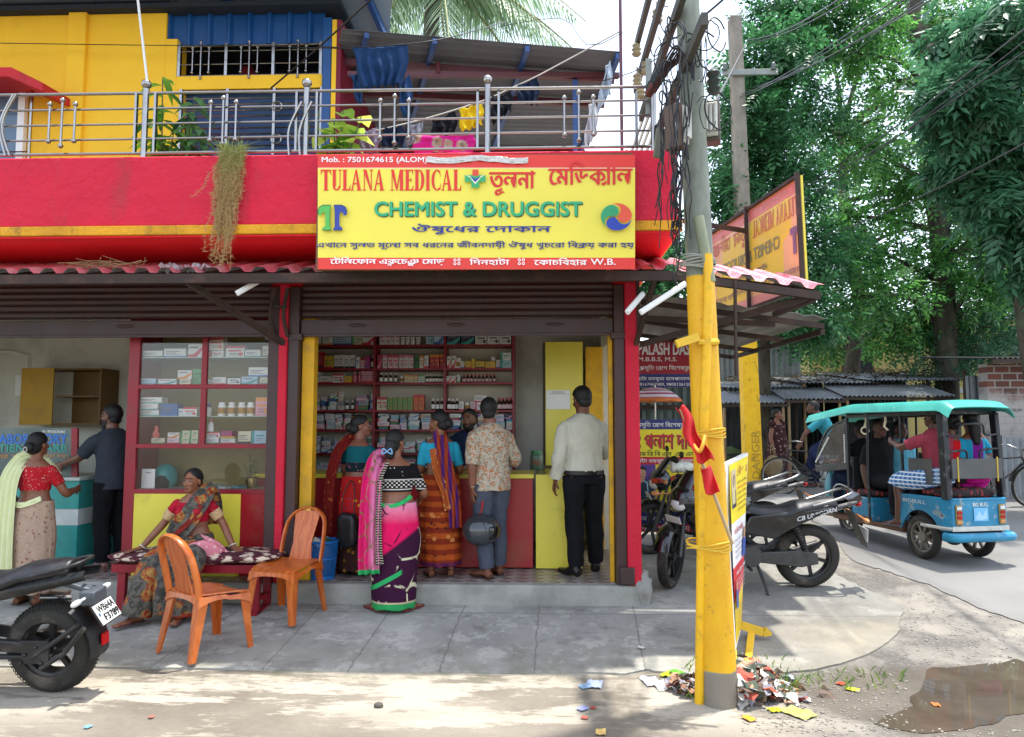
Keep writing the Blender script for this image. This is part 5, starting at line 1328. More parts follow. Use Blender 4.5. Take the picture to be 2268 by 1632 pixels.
    def foot(s,m,sd,infl=0):
        a,b=s.J['an'+sd],s.J['ft'+sd];d=b-a;dd=Vector((d.x,d.y,0));dd.normalize();hl=a-dd*.045;hl.z=b.z+.005
        m.tube([hl,L3(hl,b,.35)+Vector((0,0,.022)),L3(hl,b,.75),b+dd*.05],[.03+infl,.036+infl,.038+infl,.018+infl],12,4,ref=(0,0,1),ry=[.034+infl,.036+infl,.022+infl,.01+infl])
        m.tube([a+Vector((0,0,.03)),L3(hl,b,.25)],[.034+infl,.032+infl],12)
        if not infl:
            l=dd.cross(Vector((0,0,1)))
            for i in range(5):m.tube([b+dd*.03+l*(.014*(i-2)),b+dd*(.068-.006*abs(i-(1 if sd=='l' else 3)))+l*(.016*(i-2))-Vector((0,0,.01))],.0095,8)
    def hand(s,m,sd,d=None,n=None,curl=.5,spread=1,th=None):
        w=s.J['wr'+sd];d=(Vector(d) if d else w-s.J['el'+sd]).normalized();sg_=1 if sd=='r' else -1
        n=Vector(n) if n else Vector((-sg_,0,0));n=n-d*n.dot(d)
        if n.length<.05:n=Vector((0,1,0))-d*d.y
        n.normalize();l=d.cross(n)*(-sg_ if th is None else th)           # thumb side
        B=Matrix((l,n,d)).transposed().to_4x4()
        m.ball(w+d*.048,(.038,.014,.052),14,9,M=B);m.tube([w-d*.02,w+d*.03],[.026,.03],12,ref=n,ry=[.022,.016])
        for i,L_ in enumerate((.07,.082,.076,.058)):
            b=w+d*.085+l*(.028-.0185*i)*spread;a=.25*curl;pts=[b];v=d.copy();v=(v+l*(.06-.05*i)*spread).normalized()
            for q in (.45,.32,.23):
                v=(v*cos(a)+n*sin(a)).normalized();pts.append(pts[-1]+v*L_*q);a=curl*1.05
            m.tube([b-d*.02]+pts,[.0092,.0092,.0088,.0082,.0068],8)
        b=w+d*.022+l*.03;v=(d*.72+l*.65+n*.25).normalized();v2=(d*.95+l*.1+n*(.3+.3*curl)).normalized()
        m.tube([b-l*.012,b,b+v*.036,b+v*.036+v2*.028],[.012,.0125,.0105,.008],8)
        s.J['hd'+sd] =w+d*.075+n*.03
    def hp(s,x,y,z):return s.hc+s.H.to_3x3() @ Vector((x,y,z))
    def face(s,m):
        M=s.H;f=.96 if s.fem else 1
        m.ball(s.hp(0,-.012,.03),(.074*f,.092,.082),20,14,M=M);m.ball(s.hp(0,.018,-.028),(.061*f,.078,.086),18,12,M=M)
        m.ball(s.hp(0,.058,-.082),(.04*f,.036,.03),14,10,M=M);m.ball(s.hp(0,.066 if s.fem else .07,.034),(.05*f,.022,.013),14,8,M=M)
        for x in (-1,1):
            m.ball(s.hp(x*.037*f,.066,-.022),(.024,.024,.022),12,8,M=M);m.ball(s.hp(x*.076*f,-.008,-.012),(.008,.021,.032),10,8,M=M);m.ball(s.hp(x*.011,.094,-.032),(.008,.009,.0065),8,6,M=M)
        m.tube([s.hp(0,.082,.02),s.hp(0,.095,-.008),s.hp(0,.106,-.028),s.hp(0,.092,-.036)],[.007,.008,.011,.006],10,3)
        m.ball(s.hp(0,.088,-.062),(.026,.014,.011),12,8,M=M)
        m.tube([s.hp(0,-.02,-.06),s.sp(1.40)],[.052*f,.056*f],14)
    def features(s,beard):
        M=s.H;g=MB()
        for x in (-1,1):g.ball(s.hp(x*.031,.079,.008),(.013,.011,.0068),12,8,M=M,m=0);g.ball(s.hp(x*.031,.087,.008),(.0068,.0045,.0065),10,6,M=M,m=1)
        g.build('eyes',[M_EYE,M_IRIS],s.root,180)
        g=MB()
        for x in (-1,1):g.tube([s.hp(x*.012,.094,.029),s.hp(x*.03,.094,.036),s.hp(x*.052,.08,.03)],[.0022,.003,.001],6,4)
        g.build('eyebrows',M_HAIR,s.root,180)
        MB().ball(s.hp(0,.098,-.063),(.021,.009,.008),14,8,M=M).build('lips',M_LIP,s.root,180)
        st=s.hair
        def cap(d):
            k=1+.02*noise.noise(d*7)
            if st in ('short',):
                if d.y>.1 and d.z<.70-.62*abs(d.x)**1.4:k *= 1-.2*min(1,(d.y-.1)*5)
                if d.z<-.5 and d.y>-.35:k *= .8
                if d.z<-.8:k *= .82
                if d.z<-.1 and abs(d.x) >.6 and d.y>-.05:k *= .86
            else:
                if d.y>.05 and d.z<.74-.85*abs(d.x)**1.3:k *= 1-.2*min(1,(d.y-.05)*5)
                if d.z<-.25 and d.y>-.2:k *= .8
                if d.z>.3 and abs(d.x) <.06:k *= .985
                if d.z<-.68:k *= .86
            return k
        r=(.085,.107,.1) if st=='short' else (.083,.104,.1)
        g=MB().ball(s.hp(0,-.014,.03),r,36,24,M=M,fn=cap);g.ball(s.hp(0,-.052,-.028),(.066,.052,.062),18,12,M=M)
        if st=='bun':g.ball(s.hp(0,-.125,-.015),(.052,.045,.052),18,12,M=M,fn=lambda d:1+.05*noise.noise(d*5));g.ball(s.hp(0,-.085,-.03),(.06,.04,.06),14,9,M=M)
        if st=='lowbun':g.tube([s.hp(0,-.07,.0),s.hp(0,-.105,-.07),s.hp(0,-.1,-.125)],[.06,.055,.035],16,4);g.ball(s.hp(0,-.112,-.09),(.055,.04,.062),16,10,M=M)
        if st=='long':g.tube([s.hp(0,-.05,-.0),s.hp(0,-.1,-.1),s.hp(.0,-.13,-.28)],[.075,.07,.035],16,4)
        if st=='tied':g.ball(s.hp(0,-.1,-.04),(.04,.035,.04),12,8,M=M)
        g.build('hair',M_HAIR,s.root,180)
        if beard:
            def bf(d):return .75 if (d.y>.3 and d.z>-.1 and abs(d.x) <.55) or d.z>.35 else 1+.03*noise.noise(d*8)
            b=MB().ball(s.hp(0,.03,-.062),(.064,.07,.066+.01*beard),24,16,M=M,fn=bf)
            if beard>1:b.ball(s.hp(0,.07,-.13),(.038,.03,.05),14,9,M=M)
            b.tube([s.hp(-.028,.095,-.05),s.hp(0,.103,-.046),s.hp(.028,.095,-.05)],.006,6,3);b.build('beard',M_HAIR,s.root,180)
    # ---- clothing
    def shirt(s,m,sleeve=1.0,i0=1,i1=7,infl=.017,name='shirt',wr=.006,seed=1,collar=True,hem=None):
        g=MB();s.torso(g,infl,i0,i1)
        for sd in 'lr':s.arm(g,sd,infl*.85,0,sleeve if not isinstance(sleeve,dict) else sleeve[sd],.004)
        if collar:p=s.sp(1.385);g.tube([p,s.sp(1.425)+Vector((0,-.004,.0))],[.074,.064],20)
        if s.fem:
            for x in (-.07,.07):g.ball(s.sp(1.22)+Vector((x,.088,0)),.064+infl*.6)
        return remesh(g,name,m,s.root,.0085,3,wr,13,seed)
    def trousers(s,m,infl=.02,name='trousers',to=.97,wr=.011,top=2):
        g=MB();s.torso(g,.006,0,top)
        for sd in 'lr':s.leg(g,sd,infl,0,to,.012)
        return remesh(g,name,m,s.root,.0085,3,wr,11,5)
    def blouse(s,m,sleeve=.3,z0=1.12,name='blouse',neck=6):
        g=MB();pts=[s.sp(z0)]+[s.sp(z) for z in s.ZS[5:neck+1]];rx=[s.RX[4]+.008]+[s.RX[i]+.010 for i in range(5,neck+1)];ry=[s.RY[4]+.008]+[s.RY[i]+.010 for i in range(5,neck+1)]
        g.tube(pts,rx,28,4,ref=(0,1,0),ry=ry)
        for x in (-.07,.07):g.ball(s.sp(1.22)+Vector((x,.088,0)),(.07,.06,.068))
        for sd in 'lr':s.arm(g,sd,.010,0,sleeve)
        return remesh(g,name,m,s.root,.007,3,.002,16,2)
    def skirt(s,m,z0=1.0,z1=.03,r1=(.2,.17),name='saree',folds=10,amp=.012,c1=(0,0),hipk=1.0,sway=0):
        def f(u,v):
            th=2*pi*u;z=z0+(z1-z0)*v;i=min(1,v*3.2);rx=(s.RX[2]+.014)*(1-i)+(s.RX[1]*hipk+.03)*i;ry=(s.RY[2]+.014)*(1-i)+(s.RY[1]*hipk+.03)*i
            w=max(0,(v-.3)/.7);w=w*w*(3-2*w);rx += (r1[0]-rx)*w;ry += (r1[1]-ry)*w
            k=1+amp*8*(v**.8)*(.6*sin(folds*th+3*v)+.5*sin((folds*1.7+.3)*th-4*v+1))*.35+.03*noise.noise((cos(th)*2.2,sin(th)*2.2,z*4))+.014*v**.5*sin(2.0*th+17*v+2*noise.noise((cos(th),sin(th),z*2)))
            c=s.sp(z) if z>.9 else Vector((0,0,z-s.drop));cx,cy=c1[0]*w+sway*sin(v*3),c1[1]*w
            return (c.x+cx+cos(th)*rx*k,c.y+cy+sin(th)*ry*k,z-s.drop+.006*sin(folds*th)*(v>.95))
        return MB().grid(f,120,70,close_u=True,thick=.006).build(name,m,s.root,180)
    def drape(s,pts,w0,w1,m,name='pallu',folds=3,amp=.018,n=(0,-1,0),th=.006):
        P=spline([Vector(p) for p in pts],10);N=len(P)
        def f(u,v):
            x=v*(N-1);k=min(int(x),N-2);p=P[k].lerp(P[k+1],x-k);d=(P[k+1]-P[k]).normalized();nn=Vector(n);nn=(nn-d*nn.dot(d));nn.normalize();sd=d.cross(nn)
            w=w0+(w1-w0)*v;a=(u-.5)
            return p+sd*a*w+nn*(amp*sin(folds*2*pi*u+2*v)*(.4+.6*v)+.01*noise.noise((u*3,v*6,2)))
        return MB().grid(f,40,70,thick=th).build(name,m,s.root,180)
    def bangles(s,sd,m,n=2):
        w,e=s.J['wr'+sd],s.J['el'+sd];d=(w-e).normalized();x,y=basis(d);g=MB()
        for i in range(n):
            c=w-d*(.012+.014*i);g.tube([c+x*(.036*cos(a))+y*(.036*sin(a)) for a in np.linspace(0,2*pi,21)],.0055,8)
        return g.build('bangle',m,s.root,180)
    def sandals(s,m):
        for sd in 'lr':
            g=MB();a,b=s.J['an'+sd],s.J['ft'+sd];d=b-a;d.z=0;d.normalize();l=d.cross(Vector((0,0,1)));c=Vector((a.x,a.y,b.z-.022));o=[]
            for t_,w in ((-.06,.03),(.0,.036),(.08,.036),(.14,.043),(.2,.036),(.225,.012)):o.append(c+d*t_+l*w)
            for t_,w in ((.225,.012),(.2,.036),(.14,.043),(.08,.036),(.0,.036),(-.06,.03)):o.append(c+d*t_-l*w)
            g.prism(o,(0,0,.012));q=c+d*.1
            g.tube([q+l*.042+Vector((0,0,.01)),q+Vector((0,0,.05)),q-l*.042+Vector((0,0,.01))],.008,8,5)
            g.build('sandal',m,s.root,40,fix=True)
    def shoes(s,m):
        g=MB()
        for sd in 'lr':s.foot(g,sd,.012)
        return remesh(g,'shoes',m,s.root,.008,3)
    def loc(s,p):return s.root.matrix_basis.inverted() @ Vector(p)

def cloth(name,col,rough=.8,**kw):return mat(name,col,rough,kw.pop('var',.12),kw.pop('sc',10),kw.pop('bump',.08),kw.pop('bsc',200),spec=.15,**kw)
def floralm(name,bg,spots,sc=16,th=(.32,.26),rough=.8,extra=None):
    t=NT(name);nz=t.new('TexNoise');nz.inputs['Scale'].default_value=sc*.8;co=t.mix(.045,t.co(),nz.outputs[1]);c=S(bg) if isinstance(bg,str) else bg
    for i,(h,k,a,b) in enumerate(spots):c=t.mix(t.ramp(t.voro(sc*k,co=co),a,b),c,S(h))
    if extra:c=extra(t,c)
    c=t.mix(t.ramp(t.noise(9,4),.3,.7,0,.2),c,(.02,.015,.015));t.base(c);t.set(Roughness=rough,Specular_IOR_Level=.15);t.bump(t.noise(180,2),.05);return t.m
M_BANG=mat('white bangle','#d9d2c4',.4)
M_SAND=mat('brown sandal','#3a241c',.6)

# W1: teal blouse, red saree, at the left end of the counter, looking right
M_W1S=floralm('red flowered saree','#b01a1c',[('#d9962a',.8,.2,.13),('#2d4f6e',1.1,.14,.09),('#4a1216',1.7,.16,.1)],13,extra=lambda t,c:t.mix(t.ramp(t.sep(t.co())[2],.42,.3),c,t.mix(t.ramp(t.voro(14),.3,.2),S('#3d2320'),S('#9a6a22'))))
M_W1B=floralm('teal blouse cloth','#0b5a63',[],20,extra=lambda t,c:t.mix(t.band(t.sep(t.co())[2],1.05,1.165),c,t.mix(t.ramp(t.voro(34),.3,.2),S('#10232c'),S('#b26a62'))))
p=atz(785,1272,ZF);W1=Person('woman in red flowered saree and teal blouse at the left end of the counter',(p.x,6.92,ZF),radians(-28),1.50,'#6e4433',True,head=(radians(-48),.0,0),hair='bun',lean=(0,.03,0),J=dict(elr=(.23,.06,1.07),wrr=(.16,.26,1.06),ell=(-.2,.03,1.06),wrl=(-.1,.24,1.02)))
W1.skirt(M_W1S,1.02,.05,(.2,.17),folds=9);W1.blouse(M_W1B,.34,1.06)
W1.drape([(-.06,.13,1.2),(-.13,.04,1.385),(-.17,-.1,1.28),(-.2,-.17,1.0),(-.21,-.2,.6),(-.2,-.2,.42)],.16,.13,floralm('dark red check pallu','#7a1a16',[('#c0742a',.9,.26,.16),('#1a2a35',1.3,.22,.14)],22),folds=3)
W1.sandals(M_SAND)
hb_=empty('handbag',W1.root.matrix_basis @ Vector((.06,-.2,.30)),radians(-20),'black handbag hanging beside the woman in the red saree','bag')
MB().ball((0,0,.16),(.11,.05,.17),24,16,fn=lambda d:(1/max(abs(d.x)**5+abs(d.y)**5+abs(d.z)**5,1e-6)**.2)*(.93+.12*noise.noise(d*2.5))).build('bag_body',mat('black leather','#17171a',.4,.2,20,.2),hb_,180);MB().tube([(-.07,0,.30),(-.06,.02,.5),(.0,.05,.62),(.06,.02,.5),(.07,0,.30)],.005,8,6).build('strap',mat('black leather','#17171a'),hb_,60)

# W2: black and white blouse, pink saree, on the pavement
def w2s(t,c):
    X,Y,Z=t.sep(t.co());d=t.math('ADD',Z,t.math('MULTIPLY',X,-.75));
    c=t.mix(t.ramp(Z,.80,1.02),S('#e8125f'),S('#e59ab8'))
    dark=t.ramp(d,.60,.57);c=t.mix(dark,c,S('#3b1233'))
    v=t.voro(4.2,t.co(scale=(1,1,.8)),'DISTANCE_TO_EDGE');ln=t.ramp(v,.042,.028);c=t.mix(t.math('MULTIPLY',ln,t.math('MULTIPLY',dark,t.ramp(t.noise(4),.47,.5))),c,S('#d9d3b0'))
    v2=t.voro(5,t.co(loc=(3,1,2)),'DISTANCE_TO_EDGE');c=t.mix(t.math('MULTIPLY',t.ramp(v2,.034,.022),t.math('MULTIPLY',t.ramp(d,.58,.62),t.ramp(t.noise(5),.5,.56))),c,S('#2a0d22'))
    c=t.mix(t.band(Z,0,.085),c,S('#2f9e58'));d2=t.math('ADD',Z,t.math('MULTIPLY',X,-.55));c=t.mix(t.math('MULTIPLY',t.band(d2,.30,.345),t.ramp(X,.1,.08)),c,S('#2fae62'))
    return t.mix(t.band(Z,.085,.1),c,S('#c9b892'))
M_W2S=floralm('pink and plum saree','#e8125f',[],10,.7,.55,extra=w2s) if 0 else floralm('pink and plum saree','#e8125f',[],10,extra=w2s)
def w2b(t,c):
    X,Y,Z=t.sep(t.co());c=t.mix(t.ramp(t.voro(26,t.co(),rnd=.3),.17,.13),S('#0f0f12'),S('#d4d0c8'))
    c=t.mix(t.ramp(Z,1.215,1.21),c,S('#0f0f12'));zz=t.math('SINE',t.math('MULTIPLY',X,150));z2=t.math('SINE',t.math('MULTIPLY',Z,170));pt=t.ramp(t.math('MULTIPLY',zz,z2),.15,.3)
    c=t.mix(t.math('MULTIPLY',t.band(Z,1.125,1.195),pt),c,S('#cfcac2'))
    for a,b in ((1.198,1.208),(1.108,1.118)):c=t.mix(t.band(Z,a,b),c,S('#cfcac2'))
    return c
M_W2B=floralm('black printed blouse','#0f0f12',[],10,extra=w2b)
p=atg(872,1352);W2=Person('woman in pink and plum saree with a black printed blouse standing on the pavement',(p.x,p.y-.02,gz(p.y)+.014),radians(4),1.55,'#754a35',True,head=(radians(-24),.05,0),hair='lowbun',fat=1.12,J=dict(ell=(-.25,.03,1.07),wrl=(-.2,.2,.98),elr=(.27,.03,1.07),wrr=(.22,.22,1.0),ftl=(-.2,.02,.03),ftr=(.2,.03,.03),anl=(-.13,-.06,.075),anr=(.13,-.06,.075)))
W2.skirt(M_W2S,.99,.03,(.2,.165),folds=6,amp=.006,hipk=1.04);W2.blouse(M_W2B,.42,1.09)
W2.drape([(.02,.15,1.18),(-.1,.09,1.36),(-.15,-.02,1.395),(-.19,-.12,1.25),(-.205,-.17,.95),(-.21,-.18,.6),(-.2,-.18,.36)],.15,.19,floralm('pink pallu','#d9256d',[],9,extra=lambda t,c:t.mix(t.band(t.sep(t.co())[2],0,.40),t.mix(t.ramp(t.voro(9,t.co(scale=(1,1,.5)),'DISTANCE_TO_EDGE'),.03,.02),t.mix(t.ramp(t.sep(t.co())[0],-.22,-.2),S('#d9256d'),S('#e27aa8')),S('#8a7a4a')),S('#2fae62'))),folds=3,amp=.02)
W2.drape([(-.05,-.13,1.37),(-.115,-.15,1.2),(-.12,-.185,.9),(-.115,-.19,.6),(-.1,-.19,.44)],.03,.07,floralm('striped pallu edge','#1a1420',[],9,extra=lambda t,c:t.mix(t.ramp(t.wave(14,t.co(),1,'Z'),.6,.7),S('#1a1420'),S('#b7ab98'))),'pallu_border',1,.008)
W2.drape([(-.15,-.115,.99),(-.02,-.145,.965),(.09,-.14,1.0),(.16,-.08,1.05)],.035,.035,cloth('green saree border','#2fae62'),'saree_border',0,.002)
hcp=W2.hp(.0,-.155,-.075);g=MB()
for sx in (-1,1):g.tube([hcp,hcp+Vector((sx*.035,-.006,.028)),hcp+Vector((sx*.045,-.004,-.02)),hcp],.006,8,5)
g.build('hair_clip',mat('pale blue clip','#7fb4e0',.4),W2.root,60);W2.sandals(mat('red sandal','#6e2a2c',.6))

# W3: sky blue blouse, orange banded saree, head turned left
def w3s(t,c):
    Z=t.sep(t.co())[2];c=t.mix(t.ramp(t.wave(3.0,t.co(scale=(.2,.2,1)),1.0,'Z',2),.3,.6),S('#b5521c'),S('#8a2f16'))
    fl=t.ramp(t.voro(22),.3,.2)
    for a,b in ((.22,.30),(.48,.56),(.68,.75),(.84,.9)):c=t.mix(t.math('MULTIPLY',t.band(Z,a,b),fl),c,S('#2b1522'))
    for a,b in ((.36,.43),(.60,.65)):c=t.mix(t.math('MULTIPLY',t.band(Z,a,b),t.ramp(t.voro(14),.42,.3)),c,S('#d98a4a'))
    c=t.mix(t.band(Z,0,.16),c,t.mix(t.ramp(t.voro(40),.3,.2),S('#5a1a4a'),S('#a84a2a')));return c
p=atz(968,1276,ZF);W3=Person('woman in sky blue blouse and orange banded saree leaning on the counter',(p.x+.03,6.84,ZF),radians(14),1.54,'#70472f',True,head=(radians(52),-.02,0),hair='bun',lean=(-.02,.05,0),J=dict(ell=(-.2,.08,1.06),wrl=(-.13,.28,1.04),elr=(.2,.06,1.05),wrr=(.1,.26,1.04)))
W3.skirt(floralm('orange banded saree','#b5521c',[],10,extra=w3s),1.02,.12,(.2,.17),folds=8);W3.blouse(cloth('sky blue blouse cloth','#2fa3bf'),.38,1.13)
W3.drape([(-.02,.14,1.15),(.0,.1,1.36),(-.02,-.02,1.405),(0,-.12,1.25),(.05,-.17,1.0),(.1,-.19,.75),(.12,-.2,.5)],.15,.12,floralm('purple and orange scarf','#5c2a6e',[],9,extra=lambda t,c:t.mix(t.ramp(t.wave(4.5,t.co(),1.5,'X'),.45,.6),S('#5c2a6e'),S('#a8431f'))),'pallu',3,.016)
W3.drape([(-.1,-.12,1.28),(-.06,-.15,1.05),(.02,-.18,.86),(.06,-.2,.68)],.06,.1,floralm('orange pallu end','#b8602c',[('#e0b27a',1,.3,.2)],24),'pallu_end',2,.012)
W3.bangles('l',M_BANG,2);W3.sandals(M_SAND)
g=MB()
for x in (-1,1):g.ball(W3.hp(x*.08,-.004,-.048),.009,8,6)
g.build('earring',mat('gold','#c9973a',.3,metal=.8),W3.root,180)

# M1: printed shirt, grey trousers, helmet in the left hand
p=atz(1076,1277,ZF);M1=Person('man in pale paisley shirt and grey trousers holding a helmet at the counter',(at(1088,1100,6.83).x,6.83,ZF),radians(34),1.66,'#6a4230',head=(radians(-30),-.08,0),lean=(.01,.05,0),J=dict(ell=(-.225,-.03,1.05),wrl=(-.21,-.01,.82),elr=(.28,.03,1.07),wrr=(.24,.22,1.12),knl=(-.085,.03,.47),anl=(-.08,-.06,.075),knr=(.1,.05,.47),anr=(.1,.03,.075)),hands=dict(l=dict(d=(0,.05,-1),curl=1.2)))
M_M1=floralm('paisley shirt cloth','#b9ad98',[('#b06a3c',.9,.42,.38),('#c9bca6',.9,.24,.2),('#847a6d',1.2,.36,.32),('#b9a58c',1.2,.2,.16)],25)
g=M1.RX[0],M1.RY[0] =.168,.122;M1.shirt(M_M1,dict(l=.52,r=.62),0,8,.026,seed=3,wr=.010)
M1.trousers(cloth('slate grey trousers','#4a4f5c'));M1.sandals(M_SAND)
w_=M1.J['wrl'];MB().lathe([(.03,-.012),(.034,-.012),(.034,.012),(.03,.012)],20,w_+Vector((0,0,.03)),closed=True).build('wrist_watch',M_STEEL,M1.root,40)
hl=empty('helmet',M1.root.matrix_basis @ (M1.J['hdl']+Vector((.03,-.06,-.30))),1.9,'dark grey motorcycle helmet hanging from the hand of the paisley shirt man','helmet')
MB().ball((0,0,0),(.15,.175,.155),28,18,fn=lambda d:1 if d.z>-.75 else .93).build('shell',mat('metallic grey paint','#34383d',.2,.1,4,coat=.6),hl,180)
g=MB();g.grid(lambda u,v:(.153*sin(-1.3+2.6*u)*cos(-.45+.75*v),-.179*cos(-1.3+2.6*u)*cos(-.45+.75*v),.157*sin(-.45+.75*v)),20,8,thick=.004);g.build('visor',mat('smoked visor','#17181b',.08,coat=.5),hl,180)
MB().tube([(0,.02,.13),(-.03,.0,.2),(0,-.01,.26)],.008,6,4).box(-.012,.012,-.02,-.005,.19,.27).build('chin_strap',mat('red strap','#9c1f24',.6),hl,40)

# M2: white shirt and black trousers by the doorway
p=atz(1292,1266,ZF);M2=Person('man in off-white shirt and black trousers standing at the side counter',(p.x,6.92,ZF),radians(18),1.77,'#5a3526',head=(radians(6),-.28,0),lean=(0,.02,0),J=dict(ell=(-.24,-.02,1.06),wrl=(-.25,.05,.84),elr=(.26,.08,1.08),wrr=(.16,.3,1.02),anl=(-.09,-.02,.075),anr=(.16,.14,.075),knr=(.13,.09,.47),ftr=(.22,.28,.03),knl=(-.09,.02,.47),ftl=(-.16,.12,.03)))
M2.shirt(cloth('off-white shirt cloth','#b9b7a6',var=.05),.97,1,8,.022,seed=8,wr=.013);M2.trousers(cloth('black trousers','#141519'),top=1);M2.shoes(mat('black shoe leather','#131314',.35))
p_=M2.sp(.885);MB().lathe([(.0,0),(.187,0),(.187,.035),(0,.035)],30,(0,0,0)).build('belt',mat('black belt','#0e0e10',.35),M2.root,40).matrix_local=Matrix.Translation(p_) @ Matrix.Diagonal((1,.74,1,1))
# M3: the pharmacist behind the counter
p=at(1020,950,7.95);M3=Person('man in dark navy shirt with a moustache serving behind the counter',(p.x+.06,8.02,ZF),radians(180-10),1.60,'#6a4431',head=(radians(-6),-.05,.05),lean=(-.05,.10,-.02),beard=1,J=dict(elr=(.26,.14,1.08),wrr=(.12,.36,1.02),ell=(-.27,.14,1.08),wrl=(-.12,.38,1.0)),vox=.008)
M3.shirt(cloth('navy shirt','#1c2740'),.45,1,8,.018,seed=4);M3.trousers(cloth('dark trousers','#1a1b20'))

# W4: seated on the bench
sx_,sy_=at(428,1200,6.42).x,6.42
def w4s(t,c):
    X,Y,Z=t.sep(t.co());w=t.ramp(t.noise(13,3,.5,dist=2.2),.47,.53);c=t.mix(w,S('#4b4843'),S('#6b675d'))
    fl=t.math('MULTIPLY',t.ramp(t.voro(6),.42,.34),t.ramp(t.noise(3),.36,.44));c=t.mix(fl,c,t.mix(t.ramp(t.noise(30),.4,.6),S('#9c2a22'),S('#b08a4a')))
    return t.mix(t.ramp(Z,.09,.07),c,S('#8e3322'))
M_W4S=floralm('grey flowered saree','#4b4843',[],10,extra=w4s)
zs4=gz(6.36)+.45;k4=1.50/1.65;drop4=.80-(zs4-gz(6.1)+.03)/k4
W4=Person('woman in grey flowered saree and red blouse sitting on the bench',(sx_,sy_,gz(6.1)+.01),radians(180+4),1.50,'#7a4d36',True,head=(radians(-14),-.02,0),hair='tied',drop=drop4,lean=(0,.04,-.04),vox=.0055,
    J=dict(hpl=(-.09,.02,.87-drop4),hpr=(.09,.02,.87-drop4),knl=(-.15,.45,.50),knr=(.2,.42,.5),anl=(-.08,.42,.08),anr=(.28,.5,.08),ftl=(-.09,.58,.03),ftr=(.36,.64,.03),ell=(-.27,-.02,1.08-drop4),elr=(.29,.0,1.08-drop4),wrl=(-.42,.09,.86-drop4),wrr=(.45,.10,.86-drop4)),
    hands=dict(l=dict(d=(-.5,.5,-.12),n=(0,0,-1),curl=.12),r=dict(d=(.5,.5,-.12),n=(0,0,-1),curl=.12)))
W4.blouse(floralm('red dotted blouse','#b3162f',[('#e2b9a5',3.4,.12,.08)],16),.22,1.12,neck=6)
MSB=floralm('cream sleeve border','#d9b98a',[('#8a3326',1,.3,.22)],60)
for sd in 'lr':g=MB();W4.arm(g,sd,.016,.18,.36);g.build('sleeve_border',MSB,W4.root,180)
g=MB()                                                            # saree over the lap and both shins, one surface
W4.torso(g,.02,0,2)
for sd,kn,an in (('l',W4.J['knl'],W4.J['anl']),('r',W4.J['knr'],W4.J['anr'])):
    hp_=W4.J['hp'+sd];g.tube([hp_,L3(hp_,kn,.5)+Vector((0,0,.01)),kn+Vector((0,-.01,.0)),L3(kn,an,.5)+Vector((0,.03,0)),an+Vector((0,.03,-.01))],[.13,.125,.115,.12,.135],18,5)
kl,kr=W4.J['knl'],W4.J['knr'];al,ar=W4.J['anl'],W4.J['anr'];mid=(kl+kr)/2;ma=(al+ar)/2
g.tube([Vector((0,.05,.84-drop4)),mid+Vector((0,-.06,-.01)),L3(mid,ma,.5)+Vector((0,.0,0)),ma+Vector((-.05,.02,0))],[.15,.17,.17,.17],20,5,ref=(1,0,0),ry=[.1,.09,.07,.06])
remesh(g,'saree',M_W4S,W4.root,.009,4,.014,9,6)
dz=drop4
W4.drape([(.16,.06,.93-dz),(.08,.15,1.04-dz),(-.02,.165,1.16-dz),(-.1,.12,1.3-dz),(-.135,.02,1.395-dz),(-.15,-.1,1.28-dz),(-.16,-.14,1.05-dz)],.24,.15,M_W4S,'pallu',2,.012,n=(0,1,0.2))
W4.drape([(.1,.175,1.0-dz),(-.03,.18,1.12-dz),(-.12,.14,1.27-dz)],.05,.05,cloth('rust border','#7e2a22'),'pallu_border',1,.004,n=(0,1,.2))
W4.bangles('l',M_BANG,1);W4.bangles('r',M_BANG,1);W4.sandals(mat('mauve sandal','#5c3a3e',.6))
MB().tube([W4.sp(1.36)+Vector((x,y,z)) for x,y,z in ((-.07,.0,.03),(-.055,.075,-.04),(0,.11,-.13),(.055,.075,-.04),(.07,.0,.03))],.005,6,5).build('necklace',mat('dark bead necklace','#2a1510',.4),W4.root,180)
MB().ball(W4.hp(0,.098,.036),.005,8,6).build('bindi',mat('bindi','#5a0c12',.5),W4.root,180)
pb=empty('cloth_bag',W4.root.matrix_basis @ Vector((-.22,.24,.80-dz)),.4,'pink patterned cloth bag on the lap of the seated woman','bag')
t=NT('pink bag cloth');v=t.voro(26);c=t.mix(t.ramp(v,.32,.26),S('#d9848f'),S('#e8b9bd'));c=t.mix(t.ramp(t.voro(6),.16,.12),c,S('#43292c'));t.base(c);t.set(Roughness=.8);M_PB=t.m
MB().ball((0,0,.0),(.17,.06,.15),26,16,M=Euler((.5,.3,0)).to_matrix().to_4x4(),fn=lambda d:1+.16*noise.noise(d*2.6)).build('bag_body',M_PB,pb,180)
g=MB().grid(lambda u,v:(.14+.1*u-.25*v*v+.06*v,-.05-.02*sin(u*6)-.02*v,.03+.17*v-.12*u),6,24,thick=.006);g.build('strap',M_PB,pb,180)

